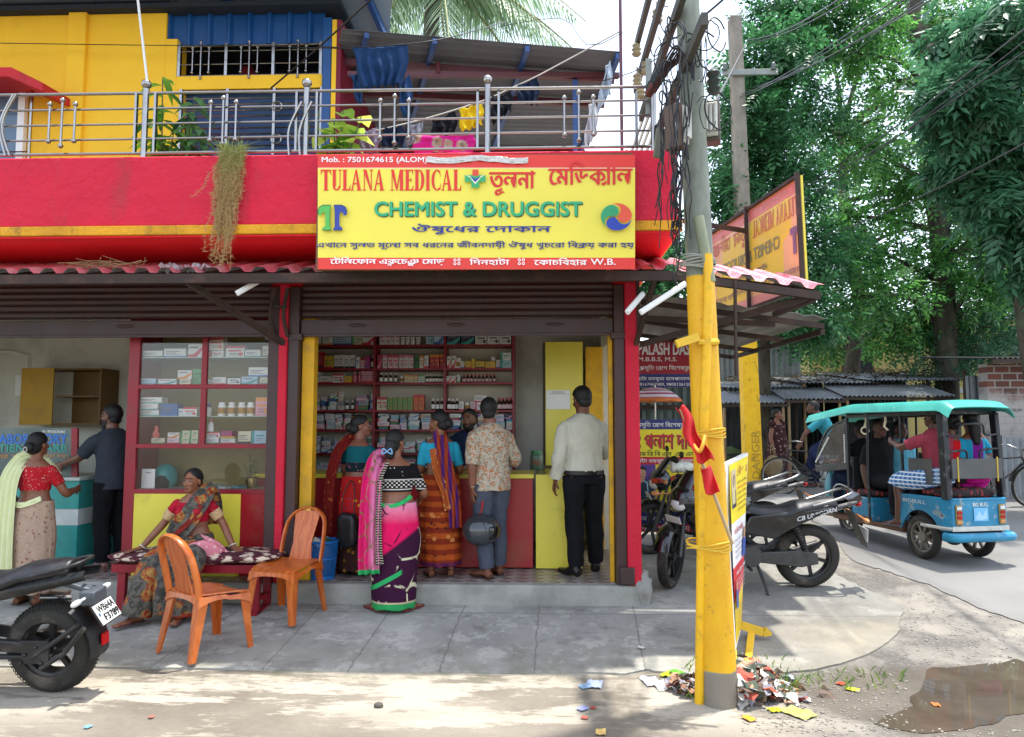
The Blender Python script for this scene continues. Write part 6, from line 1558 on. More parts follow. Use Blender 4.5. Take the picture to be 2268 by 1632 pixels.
# W5: left, back to the street
M_W5S=floralm('beige flowered saree','#b59a85',[('#8f5f55',1.2,.28,.18),('#cdbda9',1.9,.2,.12)],18)
p=atg(85,1338);W5=Person('woman in beige flowered saree with a pale yellow pallu at the laboratory counter',(at(72,1200,6.42).x,6.42,gz(6.42)+.014),radians(-4),1.52,'#6e4430',True,head=(0,.08,0),hair='bun',J=dict(ell=(-.27,.02,1.06),wrl=(-.22,.12,.86),elr=(.25,.1,1.06),wrr=(.2,.3,1.08)))
W5.skirt(M_W5S,1.0,.12,(.2,.17),folds=9);W5.blouse(floralm('red printed blouse','#b31a24',[('#e6c9bd',1.6,.2,.14)],26),.3,1.1)
W5.drape([(.1,.14,1.2),(-.03,.11,1.35),(-.12,0,1.4),(-.15,-.13,1.25),(-.16,-.17,.9),(-.15,-.19,.5),(-.14,-.19,.22)],.16,.24,cloth('pale yellow net','#d4d8a8',var=.06),'pallu',4,.016)
W5.drape([(-.16,-.13,.985),(0,-.15,.97),(.15,-.1,1.03)],.05,.05,cloth('pale yellow net','#d4d8a8'),'saree_border',0,.003)
W5.bangles('l',M_BANG,2);W5.sandals(M_SAND)
g=MB()
for k in range(9):a=2*pi*k/9;g.ball(W5.hp(.018*cos(a),-.168,-.03+.022*sin(a)),.008,8,6)
g.build('hair_clip',mat('silver beads','#b8b4ae',.25,metal=.7),W5.root,180)
sb_=empty('shopping_bag',W5.root.matrix_basis @ Vector((-.3,.02,.42)),.2,'olive green plastic bag held by the woman in beige saree','bag')
MB().ball((0,0,.1),(.12,.1,.24),22,16,fn=lambda d:(1+.14*noise.noise(d*3))*(1 if d.z<.3 else 1-.5*(d.z-.3))).build('bag_body',mat('olive plastic','#5c5f2a',.3,.3,8),sb_,180);MB().tube([(-.02,0,.28),(.0,0,.48),(.03,0,.28)],.01,8,5).build('bag_handle',mat('olive plastic','#5c5f2a'),sb_,180)
# M4: bearded man beside the laboratory counter
p=at(233,1100,7.0);M4=Person('bearded man in dark grey t-shirt and black trousers leaning on the laboratory counter',(p.x+.05,7.05,ZF),radians(62),1.62,'#5f3d2c',head=(radians(18),.02,0),beard=2,lean=(0,.06,-.01),J=dict(ell=(-.24,.2,1.12),wrl=(-.28,.42,1.05),elr=(.23,.1,1.06),wrr=(.16,.3,.98)))
M4.RX[0],M4.RY[0] =.165,.118;M4.shirt(cloth('dark grey tee','#353a42'),.42,0,8,.022,seed=9,collar=False);M4.trousers(cloth('black trousers','#141519'));M4.shoes(mat('dusty pink clog','#a9807a',.6))

# W6, M5: far side of the street
M_W6=floralm('brown flowered nightdress','#3f2426',[('#b08a84',1,.3,.22),('#6e3f44',1.7,.2,.14)],15)
p=at(1722,1000,14.2);W6=Person('woman in brown flowered nightdress walking with a sack along the far side of the road',(p.x,14.2,gz(14.2)),radians(180+35),1.53,'#6b4230',True,head=(radians(20),0,0),hair='tied',fat=1.12,vox=.009,J=dict(elr=(.24,.02,1.06),wrr=(.26,.1,.82),ell=(-.24,-.04,1.06),wrl=(-.25,.0,.82),anl=(-.1,.16,.08),ftl=(-.1,.3,.03),knl=(-.1,.14,.48),anr=(.1,-.14,.1),ftr=(.1,.0,.03)))
W6.skirt(M_W6,1.2,.16,(.23,.2),'nightdress',8,.012,hipk=1.1);W6.blouse(M_W6,.12,1.05,'nightdress_top');W6.sandals(M_SAND);W6.bangles('r',M_BANG,1)
g=MB()
for sd in (-1,1):g.ball(W6.sp(1.33)+Vector((sd*.17,0,.02)),(.06,.09,.05),16,10,fn=lambda d:1+.18*sin(9*atan2(d.y,d.x)))
g.build('frill_sleeve',M_W6,W6.root,180)
o=empty('sack_bag',W6.root.matrix_basis @ Vector((.32,.12,.32)),.3,'worn fibre sack bag carried by the woman in the nightdress','bag')
MB().ball((0,0,.16),(.2,.1,.24),22,14,fn=lambda d:(1+.1*noise.noise(d*3))*(1 if d.z<.5 else .85)).build('bag_body',mat('jute sack','#8c7a5a',.9,.2,18,.3,60),o,180);MB().tube([(-.06,0,.38),(-.03,0,.56),(.06,0,.38)],.01,6,5).build('bag_handle',mat('jute sack','#8c7a5a'),o,180)
p=at(1689,1000,15.6);M5=Person('man in white vest standing in the dark stall behind the square yellow pole',(p.x,15.6,gz(15.6)),radians(140),1.6,'#553425',vox=.01,head=(.6,0,0))
M5.shirt(cloth('white vest','#c9cac6'),.04,1,6,.014,seed=2,collar=False,name='vest');M5.trousers(cloth('dark trousers','#1a1b20'))
# ================================================================ VEHICLES
M_TYRE=mat('dusty tyre rubber','#26241f',.8,.25,9,.25,60,dirt=.35,dirtcol=(.16,.13,.10),dsc=5)
M_BLK=mat('gloss black paint','#0d0e10',.2,.15,5,coat=.7,dirt=.18,dirtcol=(.1,.09,.08),dsc=6)
M_MBLK=mat('matt black plastic','#17181a',.5,.2,10,.1,60,dirt=.3,dirtcol=(.10,.09,.08),dsc=6)
M_SEAT=mat('black seat vinyl','#1c1d20',.42,.1,10,.15,150)
M_ALU=mat('dull aluminium','#8b8b88',.35,.12,14,metal=.9)
M_CHR=mat('chrome bar','#8d8d8c',.25,.05,metal=1)
M_REDL=mat('red lamp lens','#a01016',.15,.1);M_AMB=mat('amber lamp lens','#c98a5a',.15,.1);M_CLR=mat('clear lamp lens','#cfd2d2',.1,.1)
M_ENG=mat('grey engine alloy','#4b4c4d',.45,.2,12,.1,50,metal=.6)
def wheel(parent,r,w,spokes=5,rimcol=None,hubr=.05,tread=True,wire=0,name='wheel',loc=(0,0,0),rot=None):
    e=empty(name,loc);e.parent=parent
    if rot:e.rotation_euler=rot
    m=MB();prof=[]
    for i in range(17):
        a=-pi*.62+pi*1.24*i/16;prof.append((r-w*.55+w*.55*cos(a),w*.5*sin(a)))
    m.lathe(prof,56,axis='X',closed=True)
    if tread:
        for k in range(72):
            a=2*pi*k/72
            for sx in (-1,1):
                p=[(sx*w*.06,r+.001),(sx*w*.30,r-.006),(sx*w*.46,r-w*.22)]
                m.tube([(x,rr*cos(a+(.05*i)),rr*sin(a+(.05*i))) for i,(x,rr) in enumerate(p)],.003,4)
    m.build('tyre',M_TYRE,e,40)
    ri=r-w*.72;g=MB();rm=rimcol or M_MBLK
    g.lathe([(ri-.022,-w*.3),(ri+.004,-w*.38),(ri+.004,w*.38),(ri-.022,w*.3)],48,axis='X',closed=True)
    g.tube([(-w*.4,0,0),(w*.4,0,0)],hubr,18)
    for k in range(spokes):
        a=2*pi*k/spokes+.3;g.bar((0,hubr*.8*cos(a),hubr*.8*sin(a)),(0,(ri-.012)*cos(a),(ri-.012)*sin(a)),.03,.03,ref=(1,0,0))
    for k in range(wire):
        a=2*pi*k/wire;b=a+(.5 if k % 2 else -.5);g.tube([((-1)**k*.02,hubr*cos(b),hubr*sin(b)),(0,ri*cos(a),ri*sin(a))],.0016,4)
    g.build('rim',rm,e,40);return e
def handlebar(e,c,w=.34,rot=0):
    g=MB();M=Matrix.Translation(c) @ Matrix.Rotation(rot,4,'Z');g.M=M
    g.tube([(-w,-.10,.03),(-w*.6,-.04,.05),(0,0,0),(w*.6,-.04,.05),(w,-.10,.03)],.012,8,4);o=g.build('handlebar',M_MBLK,e,60)
    q=MB();q.M=M
    for s in (-1,1):q.tube([(s*w*.7,-.06,.045),(s*(w+.03),-.11,.028)],.018,10);q.tube([(s*w*.6,.0,.05),(s*(w),-.03,.03)],.006,6)
    q.build('grip',mat('rubber grip','#141414',.8),o,60)
def motorcycle(lab,loc,rz,lean,accent,steer=0,cowl=True,word=None):
    e=empty('motorcycle',loc,rz,lab,'motorcycle');e.rotation_euler=(0,lean,rz);WB,r=1.30,.305
    wheel(e,r,.115,6,loc=(0,0,r))
    fk=Vector((0,WB-.17,.62));fr_=empty('front_wheel',(0,WB,r),steer);fr_.parent=e
    w=wheel(e,r,.095,6,loc=(0,0,0),name='wheel_spin');w.parent=fr_
    for c in list(w.children):c.parent=fr_
    bpy.data.objects.remove(w)
    Mf=Matrix.Translation((0,WB,r)) @ Matrix.Rotation(steer,4,'Z')
    g=MB();g.M=Mf
    for x in (-.085,.085):g.tube([(x,0,0),(x,-.10,.30)],.022,10);g.tube([(x,-.10,.28),(x,-.18,.55)],.017,10)
    g.box(-.1,.1,-.2,-.14,.5,.54);g.build('fork',M_ENG,e,40)
    g=MB();g.M=Mf;g.grid(lambda u,v:(.07*(2*v-1),(r+.03-.03*(2*v-1)**2)*cos(.35+1.9*u),(r+.03-.03*(2*v-1)**2)*sin(.35+1.9*u)),24,7,thick=.006);g.build('mudguard',M_BLK,e,60)
    MB().tube([(0,WB-.24,.82),(0,WB-.55,.66),(0,WB-.75,.42),(0,.55,.36)],.028,10,4).tube([(0,WB-.24,.78),(0,WB-.36,.5),(0,.78,.3),(0,.55,.3)],.025,10,4).tube([(-.1,.5,.68),(-.1,-.15,.80)],.018,8).tube([(.1,.5,.68),(.1,-.15,.80)],.018,8).build('chassis',M_MBLK,e,50)
    # tank
    def tk(d):return 1-.10*max(0,-d.z)-.16*max(0,-d.y)*(1 if d.z<.5 else .4)
    g=MB().ball((0,WB-.52,.80),(.145,.30,.135),28,18,fn=tk);g.build('fuel_tank',M_BLK,e,180)
    g=MB()
    for s in (-1,1):g.grid(lambda u,v:(s*(.146*sqrt(max(0,1-((u-.5)*1.5)**2*.8))+.004),WB-.52+.42*(u-.5),.76+.05*(u-.4)+.045*v*(1-abs(2*u-1)*.8)),16,4,thick=.003)
    g.build('tank_stripe',accent,e,60)
    g=MB()
    for s in (-1,1):g.prism([(s*.13,WB-.28,.74),(s*.15,WB-.2,.60),(s*.14,WB-.40,.5),(s*.12,WB-.55,.62),(s*.13,WB-.5,.7)],(-s*.03,0,0))
    g.build('tank_shroud',M_BLK,e,40,.01,fix=True)
    # engine
    g=MB().box(-.13,.13,.5,.82,.26,.44).box(-.08,.08,.68,.86,.44,.64);g.tube([(-.16,.58,.34),(.15,.58,.34)],.1,18);g.tube([(-.15,.74,.35),(.15,.74,.35)],.07,16)
    for k in range(6):g.box(-.1,.1,.66,.885,.46+.03*k,.468+.03*k)
    g.build('engine',M_ENG,e,30,.012)
    MB().tube([(.1,.84,.5),(.12,.98,.4),(.13,.88,.22),(.14,.5,.2),(.16,.2,.24)],.02,10,5).tube([(.16,.25,.25),(.18,-.18,.36)],[.03,.05,.05,.042],14).build('exhaust',M_MBLK,e,50)
    # seat, sides, tail
    def st(u,v):
        y=.62-.86*u;x=(v-.5)*2;w=.10+.05*sin(pi*min(1,u*1.15))*(1 if u<.9 else .8);h=.775-.04*sin(pi*min(1,u*1.7))*(u<.6)+.055*max(0,u-.42)/.58
        return (x*w,y,h+.028-.06*abs(x)**3)
    MB().grid(st,34,13,thick=.035).build('seat',M_SEAT,e,180)
    g=MB()
    for s in (-1,1):g.prism([(s*.155,.60,.72),(s*.15,.66,.56),(s*.15,.36,.50),(s*.15,.2,.60),(s*.15,-.05,.72),(s*.13,-.2,.80)],(-s*.03,0,0))
    g.build('side_panel',M_BLK,e,40,.012,fix=True)
    g=MB()
    for s in (-1,1):g.grid(lambda u,v:(s*(.145-.07*u**2-.03*abs(2*v-1)),.28-.72*u,.66+.17*u+.075*(v-.5)*(1-.55*u)),20,8,thick=.012)
    g.prism([(-.06,-.40,.80),(.06,-.40,.80),(.05,-.5,.86),(-.05,-.5,.86)],(0,.03,.05));g.build('tail_cowl',M_BLK,e,60)
    if word:
        P=Print(lambda s,t,l:Vector((-(.152-.07*((.28-s)/.72)**2)-l-.004,s,t+.17*(.28-s)/.72)));P.text(word,.16,-.22,.645,.685,'#c9ccce',.03);P.build('lettering',e)
    g=MB().tube([(-.12,.0,.81),(-.135,-.2,.87),(-.11,-.36,.93),(0,-.40,.945),(.11,-.36,.93),(.135,-.2,.87),(.12,0,.81)],.013,10,5);g.build('grab_rail',M_CHR,e,60)
    MB().ball((0,-.47,.815),(.07,.035,.035),14,9).build('tail_light',M_REDL,e,180)
    g=MB()
    for s in (-1,1):
        q=MB().tube([(s*.05,-.44,.72),(s*.15,-.46,.70)],.008,6).ball((s*.19,-.47,.69),(.05,.022,.022),12,8);q.build('indicator',M_AMB,e,60)
        q=MB();q.M=Mf;q.tube([(s*.08,-.16,.56),(s*.16,-.1,.56)],.008,6).ball((s*.2,-.09,.56),(.045,.024,.026),12,8);q.build('indicator',M_AMB,e,60)
    g=MB().grid(lambda u,v:(.09*(2*v-1)*(1-.3*u),-.40-.13*u-.02*u*u,.74-.34*u),12,5,thick=.008);g.build('rear_fender',M_MBLK,e,60)
    MB().box(-.10,.10,-.535,-.53,.46,.58).build('number_plate',mat('plate white','#c9c9c4',.5),e,0)
    g=MB()
    for s in (-1,1):g.bar((s*.09,.5,.34),(s*.09,0,r),.03,.05)
    g.prism([(-.115,.55,.37),(-.115,.1,.39),(-.115,-.05,.36),(-.115,-.06,.26),(-.115,.1,.23),(-.115,.55,.28)],(-.02,0,0));g.build('swing_arm',M_ENG,e,40,.008,fix=True)
    g=MB()
    for s in (-1,1):
        g.tube([(s*.12,.05,.36),(s*.12,.2,.70)],.014,8)
        for k in range(9):c=Vector((s*.12,.07+.011*k,.40+.025*k));g.tube([c-Vector((0,.004,.009)),c+Vector((0,.004,.009))],.03,10)
    g.build('shock_absorber',M_MBLK,e,40)
    MB().tube([(-.13,.52,.26),(-.2,.48,.12),(-.27,.46,.005)],.014,8).tube([(-.16,.62,.25),(-.27,.62,.25)],.014,8).tube([(.16,.62,.25),(.27,.62,.25)],.014,8).build('side_stand',M_MBLK,e,40)
    handlebar(e,Vector((0,WB-.26,.98)),.34,steer*.6)
    hM=Matrix.Translation((0,WB-.13,.84)) @ Matrix.Rotation(steer*.6,4,'Z')
    g=MB();g.M=hM
    if cowl:
        g.ball((0,.03,.02),(.14,.12,.13),22,14,fn=lambda d:1-.25*max(0,d.y)*max(0,-d.z));g.grid(lambda u,v:(.10*(2*u-1)*(1-.2*v),.12-.16*v-.06*(2*u-1)**2,.08+.20*v),10,8,thick=.006);g.build('headlamp_cowl',M_BLK,e,180)
        g=MB();g.M=hM
        for s in (-1,1):g=MB();g.M=hM;g.grid(lambda u,v:(s*(.05+.09*u),.145-.10*u*u,-.02+.07*v*(1-.4*u)+.03*u),8,4,thick=.004);g.build('cowl_stripe',accent,e,60)
    g=MB();g.M=hM;g.ball((0,.09,-.02),(.085,.07,.07),18,12);g.build('headlamp',M_CLR,e,180)
    for s in (-1,1):
        q=MB();q.M=hM;q.tube([(s*.2,-.14,.16),(s*.24,-.12,.30)],.006,6).ball((s*.26,-.13,.34),(.06,.015,.038),14,9);q.build('mirror',M_MBLK,e,60)
    g=MB();g.M=hM;g.obox((0,.17,-.16),.09,.003,.035,Euler((-.4,0,0)).to_matrix().to_4x4());g.build('number_plate',mat('plate white','#c9c9c4',.5),e,0)
    return e
fp,rp=atg(1485,1303),atg(1785,1302)
yh=atan2((fp-rp).y,(fp-rp).x)-pi/2
motorcycle('black motorcycle with grey seat parked beside the yellow utility pole',(rp.x,rp.y,rp.z+.012),yh,-.12,mat('dark grey graphic','#4a4c50',.3),1.02,True,'CB UNICORN')
p=atg(1440,1228);motorcycle('black and red motorcycle parked behind the yellow pole in front of the doctor banner',(p.x+1.30,p.y+.05,gz(p.y)+.012),pi/2+.06,-.1,mat('red graphic paint','#b8121c',.25,coat=.5),.12,True)
o=empty('plastic_bottle',at(1484,1034,7.25),0,'dirty plastic bottle wedged sideways behind the red flag on the pole','bottle');o.rotation_euler=(0,pi/2,.1)
MB().lathe([(0,0),(.05,.005),(.058,.02),(.055,.08),(.058,.14),(.05,.2),(.02,.25),(.018,.28),(0,.28)],16).build('body',mat('scuffed clear bottle','#c4c6b8',.3,.25,20),o);MB().lathe([(0,.31),(.02,.31),(.02,.281),(0,.281)],12).build('cap',mat('green cap','#55803f'),o)

# left foreground street bike: rear half in view
e=empty('motorcycle',(-3.13,4.70,.004),pi/2-.02,'black street motorcycle at the left edge showing its rear wheel and white number plate','motorcycle');e.rotation_euler=(0,-.13,pi/2+.0)
r=.292
wheel(e,r,.15,5,hubr=.06,loc=(0,0,r));wheel(e,.29,.11,5,loc=(0,1.33,.29))
g=MB().bar((-.10,.55,.36),(-.10,-.02,r+.02),.04,.075).bar((.10,.55,.36),(.10,0,r),.04,.075).bar((-.10,.5,.26),(-.10,.0,r-.03),.03,.03);g.build('swing_arm',M_MBLK,e,30,.01)
g=MB().tube([(-.1,.0,r),(.1,.0,r)],.03,14)
for k in range(6):g.ball((-.145,.12-.05*k+.02*(k % 2),r+.05*((k*7) % 3-1)),.012,8,6)
g.box(-.14,-.12,-.06,.12,r-.06,r+.09);g.build('axle_plate',M_MBLK,e,40,.008)
g=MB().tube([(-.13,.05,r-.02),(-.15,-.18,r+.14),(-.15,-.26,r+.2)],.016,8).tube([(-.13,.0,r-.09),(-.15,-.17,r+.02),(-.15,-.3,r+.18)],.016,8);g.build('hugger_bracket',M_MBLK,e,40)
def hg(u,v):a=-.15+1.15*(1-u);rr=r+.028-.02*(2*v-1)**2;return (.095*(2*v-1),-rr*cos(a),r+rr*sin(a))
MB().grid(hg,22,9,thick=.012).build('hugger',M_MBLK,e,60)
MB().box(-.03,.03,-r-.055,-r-.04,r+.02,r+.09).build('reflector',mat('red reflector','#c1121a',.2),e,0)
def st(u,v):
    y=.62-.78*u;x=(v-.5)*2;w=.11+.045*sin(pi*min(1,u*1.1));h=.79+.06*max(0,u-.4)/.6-.045*sin(pi*min(1,u*1.6))*(u<.62);k=1-max(0,u-.86)*2.2
    return (x*w*k,y,h-.055*abs(x)**3-.12*max(0,u-.9))
MB().grid(st,34,13,thick=.05).build('seat',M_SEAT,e,180)
g=MB()
for s in (-1,1):g.grid(lambda u,v:(s*(.15-.05*u**2-.03*abs(2*v-1)),.55-.82*u,.62+.16*u+.11*(v-.5)*(1-.5*u)),20,8,thick=.014)
g.build('tail_panel',M_MBLK,e,60)
g=MB().tube([(-.135,.3,.73),(-.13,.0,.80),(-.1,-.2,.85),(0,-.24,.86),(.1,-.2,.85),(.13,0,.80),(.135,.3,.73)],.012,8,4);g.build('grab_rail',M_MBLK,e,60)
g=MB().bar((0,-.05,.72),(0,-.26,.66),.06,.035).box(-.07,.07,-.32,-.22,.58,.67);g.build('plate_stalk',mat('grey plastic','#4b5158',.45,.1),e,30,.01)
for s in (-1,1):MB().tube([(s*.06,-.26,.63),(s*.11,-.26,.63)],.01,8).ball((s*.155,-.26,.63),(.05,.02,.02),12,8).build('indicator',M_CLR,e,60)
Mp=Matrix.Translation((0,-.345,.52)) @ Euler((radians(-32),0,0)).to_matrix().to_4x4()
g=MB();g.M=Mp;g.box(-.105,.105,-.012,.0,-.075,.075);g.build('plate_frame',M_MBLK,e,0,.003)
P=Print(lambda s,t,l:Mp @ Vector((s,-.0125-l,t)));P.rect(-.098,-.068,.098,.068,'#dcdcd8');P.text('WB64A',-.072,.09,.008,.055,'#141414',.03);P.text('F3789',-.05,.09,-.055,-.008,'#141414',.03);P.rect(-.088,-.01,-.072,.012,'#5a6a8a');P.build('number_plate',e)
def tk(d):return 1-.10*max(0,-d.z)-.16*max(0,-d.y)
MB().ball((0,.85,.84),(.15,.3,.15),24,16,fn=tk).build('fuel_tank',M_BLK,e,180)
MB().box(-.13,.13,.5,.9,.25,.6).tube([(-.16,.6,.35),(.15,.6,.35)],.11,18).build('engine',M_ENG,e,30,.015)
MB().tube([(.1,.9,.5),(.13,.6,.24),(.16,.2,.28)],.022,10,5).tube([(.16,.3,.27),(.2,-.12,.42)],[.035,.055,.05],14).build('exhaust',M_ALU,e,50)
g=MB()
for x in (-.09,.09):g.tube([(x,1.33,.29),(x,1.08,.95)],.022,10)
g.build('fork',M_ALU,e);handlebar(e,Vector((0,1.05,1.0)),.36);MB().ball((0,1.2,.86),(.1,.1,.1),16,10).build('headlamp',M_CLR,e,180)
MB().tube([(.02,.1,.60),(.12,-.05,.56)],.02,8).box(.06,.16,-.02,.1,.575,.605).build('foot_peg',M_ALU,e,30,.006)
MB().tube([(-.13,.55,.25),(-.3,.5,.01)],.014,8).build('side_stand',M_MBLK,e)

# ---------------------------------------------------------------- battery rickshaw
A_=atg(2045,1240);hz=radians(13);cE=A_+Vector((cos(hz),sin(hz),0))*.36;cE.z=gz(cE.y)
er=empty('battery_rickshaw',(cE.x,cE.y,cE.z+.012),hz,'turquoise and blue rusty battery rickshaw carrying passengers along the side road','rickshaw')
er.scale=(.75,.97,.975)
def rustblue():
    t=NT('chipped sky blue paint');co=t.co();c=t.mix(t.ramp(t.noise(3,5),.3,.7),S('#186e93'),S('#2387ab'))
    d=t.noise(5.5,9,.72,co=t.co(scale=(1,.8,1.5)));c=t.mix(t.ramp(d,.57,.60),c,S('#8fa3a6'));c=t.mix(t.ramp(d,.61,.65),c,S('#5a3320'));t.base(c);t.set(Roughness=.45);t.bump(d,.1);return t.m
M_RB=rustblue();M_RBK=mat('chipped black tube','#14181b',.5,.2,8,.1,40,dirt=.2,dirtcol=(.25,.25,.24),dsc=9)
def roofm():
    t=NT('faded turquoise fibreglass');c=t.mix(t.ramp(t.noise(2.5,6),.3,.7),S('#1d8c80'),S('#3fa597'));c=t.mix(t.ramp(t.noise(9,9,.75),.62,.7),c,S('#bfe0d8'));t.base(c);t.set(Roughness=.45);return t.m
for x,y in ((-.46,0),(.46,0),(0,1.78)):wheel(er,.25,.10,8,mat('dusty steel rim','#7d766c',.5,.15,10,metal=.5,dirt=.3),.06,True,loc=(x,y,.25))
def tub(u,v):   # rear tub wall: rounded U seen from above
    pts=[(-.50,.34),(-.50,-.32),(-.44,-.42),(.44,-.42),(.50,-.32),(.50,.34)]
    x=u*5;k=min(int(x),4);f=x-k;a,b=pts[k],pts[k+1];px,py=a[0]+(b[0]-a[0])*f,a[1]+(b[1]-a[1])*f
    zb=.36
    if py>-.30:d=sqrt(max(0,.30**2-(py-0)**2)) if abs(py) <.30 else 0;zb=max(.36,.25+d)
    if py>.29:zb=.30
    return (px*(1+.01*v),py,zb+(.70-zb)*v)
MB().grid(tub,120,14,thick=.02).build('rear_body',M_RB,er,40)
MB().tube([(-.50,.34,.70),(-.50,-.32,.705),(-.44,-.42,.705),(.44,-.42,.705),(.50,-.32,.705),(.50,.34,.70)],.018,8).build('body_rim',M_RB,er,40)
MB().grid(lambda u,v:(.505*(1 if 0 else 1)*(-1+2*u)*.93,-.435-.004*sin(pi*u),.365+.05*v),8,3,thick=.01).tube([(-.52,-.02,.39),(-.5,-.34,.39),(-.45,-.43,.39)],.02,6).build('white_band',mat('chipped white paint','#c9c6bb',.5,.1,8,dirt=.3,dirtcol=(.15,.08,.05)),er,30)
MB().tube([(-.52,-.36,.30),(-.46,-.47,.30),(0,-.485,.30),(.46,-.47,.30),(.52,-.36,.30)],.05,12,5,ref=(0,0,1),ry=.05).build('bumper',M_RB,er,60)
for s in (-1,1):
    g=empty('tail_light',(s*.36,-.435,.54));g.parent=er
    MB().box(-.055,.055,-.012,.006,-.11,.11).build('bezel',mat('dull gold bezel','#8c7848',.4,.2,metal=.4),g,30,.02)
    for k,c in enumerate((M_AMB,M_REDL,M_REDL,M_CLR)):MB().box(-.04,.04,-.02,-.0125,-.095+.05*k,-.057+.05*k).build('lens',c,g,0,.006)
P=Print(lambda s,t,l:Vector((s,-.434-l,t)));P.text('BIG BULL',-.12,.14,.63,.67,'#cfd8d8',.03);P.rect(-.11,.47,.13,.615,'#6fb0d8');P.poly([(-.09,.49),(-.02,.58),(.03,.52),(.1,.6),(.11,.5),(.02,.48)],'#9fc6e4');P.build('lettering',er)
P=Print(lambda s,t,l:Vector((-.5125-l,s,t)));P.text('BIGBULL',.26,-.10,.625,.665,'#b7c4c6',.03);P.build('lettering',er)
MB().box(-.46,.46,.30,1.9,.27,.30).bar((-.48,.3,.29),(-.48,1.5,.29),.04,.05).bar((.48,.3,.29),(.48,1.5,.29),.04,.05).bar((-.3,-.3,.25),(-.3,1.8,.26),.05,.05).bar((.3,-.3,.25),(.3,1.8,.26),.05,.05).tube([(-.46,0,.25),(.46,0,.25)],.035,10).ball((.05,0,.25),(.13,.12,.11),16,10).build('chassis',mat('rusty chassis','#5b3d28',.7,.3,8,.2,40),er,30)
MB().box(-.46,.46,.86,1.26,.302,.60).build('battery_box',M_RB,er,30,.012)
P=Print(lambda s,t,l:Vector((-.462-l,s,t)));P.text('BIG',1.2,.96,.49,.55,'#3a93b4',.02);P.text('BULL',1.2,.95,.39,.45,'#3a93b4',.02);P.rect(1.26,.302,.86,.36,'#6b4526');P.build('lettering',er)
t=NT('red black seat cloth');c=t.mix(t.ramp(t.voro(17,t.co(scale=(1,1,1))),.42,.36),S('#1f1416'),S('#a8322c'));c=t.mix(t.ramp(t.noise(40,2),.45,.5,0,.5),c,S('#2a1214'));t.base(c);t.set(Roughness=.75);M_RSEAT=t.m
def cushion(x0,x1,y0,y1,z0,z1,name='seat'):
    cx,cy,cz=(x0+x1)/2,(y0+y1)/2,(z0+z1)/2;hx,hy,hz_=(x1-x0)/2,(y1-y0)/2,(z1-z0)/2
    g=MB().ball((cx,cy,cz),(hx,hy,hz_),40,18,fn=lambda d:1/max(abs(d.x)**4+abs(d.y)**4+abs(d.z)**4,1e-6)**.25);return g.build(name,M_RSEAT,er,180)
cushion(-.46,.46,-.36,.10,.70,.82);cushion(-.46,.46,.84,1.24,.60,.70);cushion(-.36,.36,1.26,1.56,.58,.68)
MB().box(-.46,.46,-.35,.08,.30,.70).build('rear_seat_box',mat('black board','#15171a',.7),er,0)
MB().box(-.45,.45,1.215,1.24,.70,1.10).build('front_backrest',mat('worn black vinyl','#1d2022',.55,.2,6,.15,50),er,30,.01)
MB().box(-.42,.42,-.43,-.405,.93,1.15).box(-.505,-.485,-.2,.16,.86,1.14).build('rear_backrest',mat('grey backrest vinyl','#4a4c4c',.55,.25,5,.15,40,dirt=.3),er,30,.008)
for x in (-.33,.33):MB().box(x-.01,x+.01,-.437,-.43,.9,1.17).build('yellow_strap',mat('yellow strap','#b89a35',.6),er,0)
for s in (-1,1):
    MB().bar((s*.46,-.37,.70),(s*.44,-.33,1.66),.10 if s<0 else .07,.09).build('rear_post',M_RBK,er,30,.012)
    MB().bar((s*.47,.28,.70),(s*.46,.30,1.65),.03,.03).tube([(s*.47,.9,.3),(s*.47,.9,1.1),(s*.46,.88,1.64)],.016,8).build('side_post',M_RBK,er,30)
    MB().bar((s*.46,1.28,.30),(s*.46,1.30,1.62),.045,.045).build('front_post',M_RBK,er,30,.006)
    MB().tube([(s*.45,1.3,1.6),(s*.42,1.75,1.45),(s*.40,2.0,1.15),(s*.40,2.06,.92)],.022,8,5).build('windscreen_pillar',M_RBK,er,60)
    MB().tube([(s*.47,1.3,.70),(s*.49,1.5,.72),(s*.49,1.62,.60),(s*.47,1.66,.3)],.013,8,5).build('side_rail',M_CHR,er,60)
MB().tube([(-.43,-.385,1.40),(-.25,-.39,1.41),(-.2,-.39,1.52),(.15,-.39,1.53),(.2,-.39,1.42),(.43,-.385,1.42)],.013,8,4).tube([(-.43,-.38,1.22),(-.15,-.39,1.24),(-.12,-.39,1.15)],.013,8,4).tube([(.43,-.38,1.26),(.12,-.39,1.24),(.1,-.39,1.15)],.013,8,4).build('rear_rail',M_RBK,er,60)
def rf(u,v):
    y=-.52+2.75*u;w=.56-.10*max(0,u-.6)/.4;x=(2*v-1)*w;e_=max(0,abs(2*v-1)-.82)/.18
    z=1.80-.02*(2*v-1)**2-.10*e_**1.5-.13*max(0,u-.62)/.38-.08*max(0,.05-u)/.05
    return (x,y,z)
MB().grid(rf,50,36,thick=.012).build('roof',roofm(),er,50)
g=MB()
for s in (-1,1):g.bar((s*.45,-.35,1.66),(s*.45,1.3,1.63),.035,.035)
for y in (-.3,.3,.9,1.3):g.bar((-.45,y,1.66),(.45,y,1.66),.03,.03)
g.box(-.44,.44,-.3,1.3,1.682,1.69);g.build('roof_frame',M_RBK,er,30)
g=MB();g.bar((-.42,2.06,.92),(.42,2.06,.92),.05,.09).bar((-.46,1.3,.98),(-.41,2.06,.90),.03,.10).bar((.46,1.3,.98),(.41,2.06,.90),.03,.10);g.build('dashboard',M_RBK,er,30,.01)
MB().grid(lambda u,v:(-.40+.8*u,2.055-.50*v**1.7,.96+.60*v),6,10,thick=.004).build('windscreen',M_GLASS,er,60)
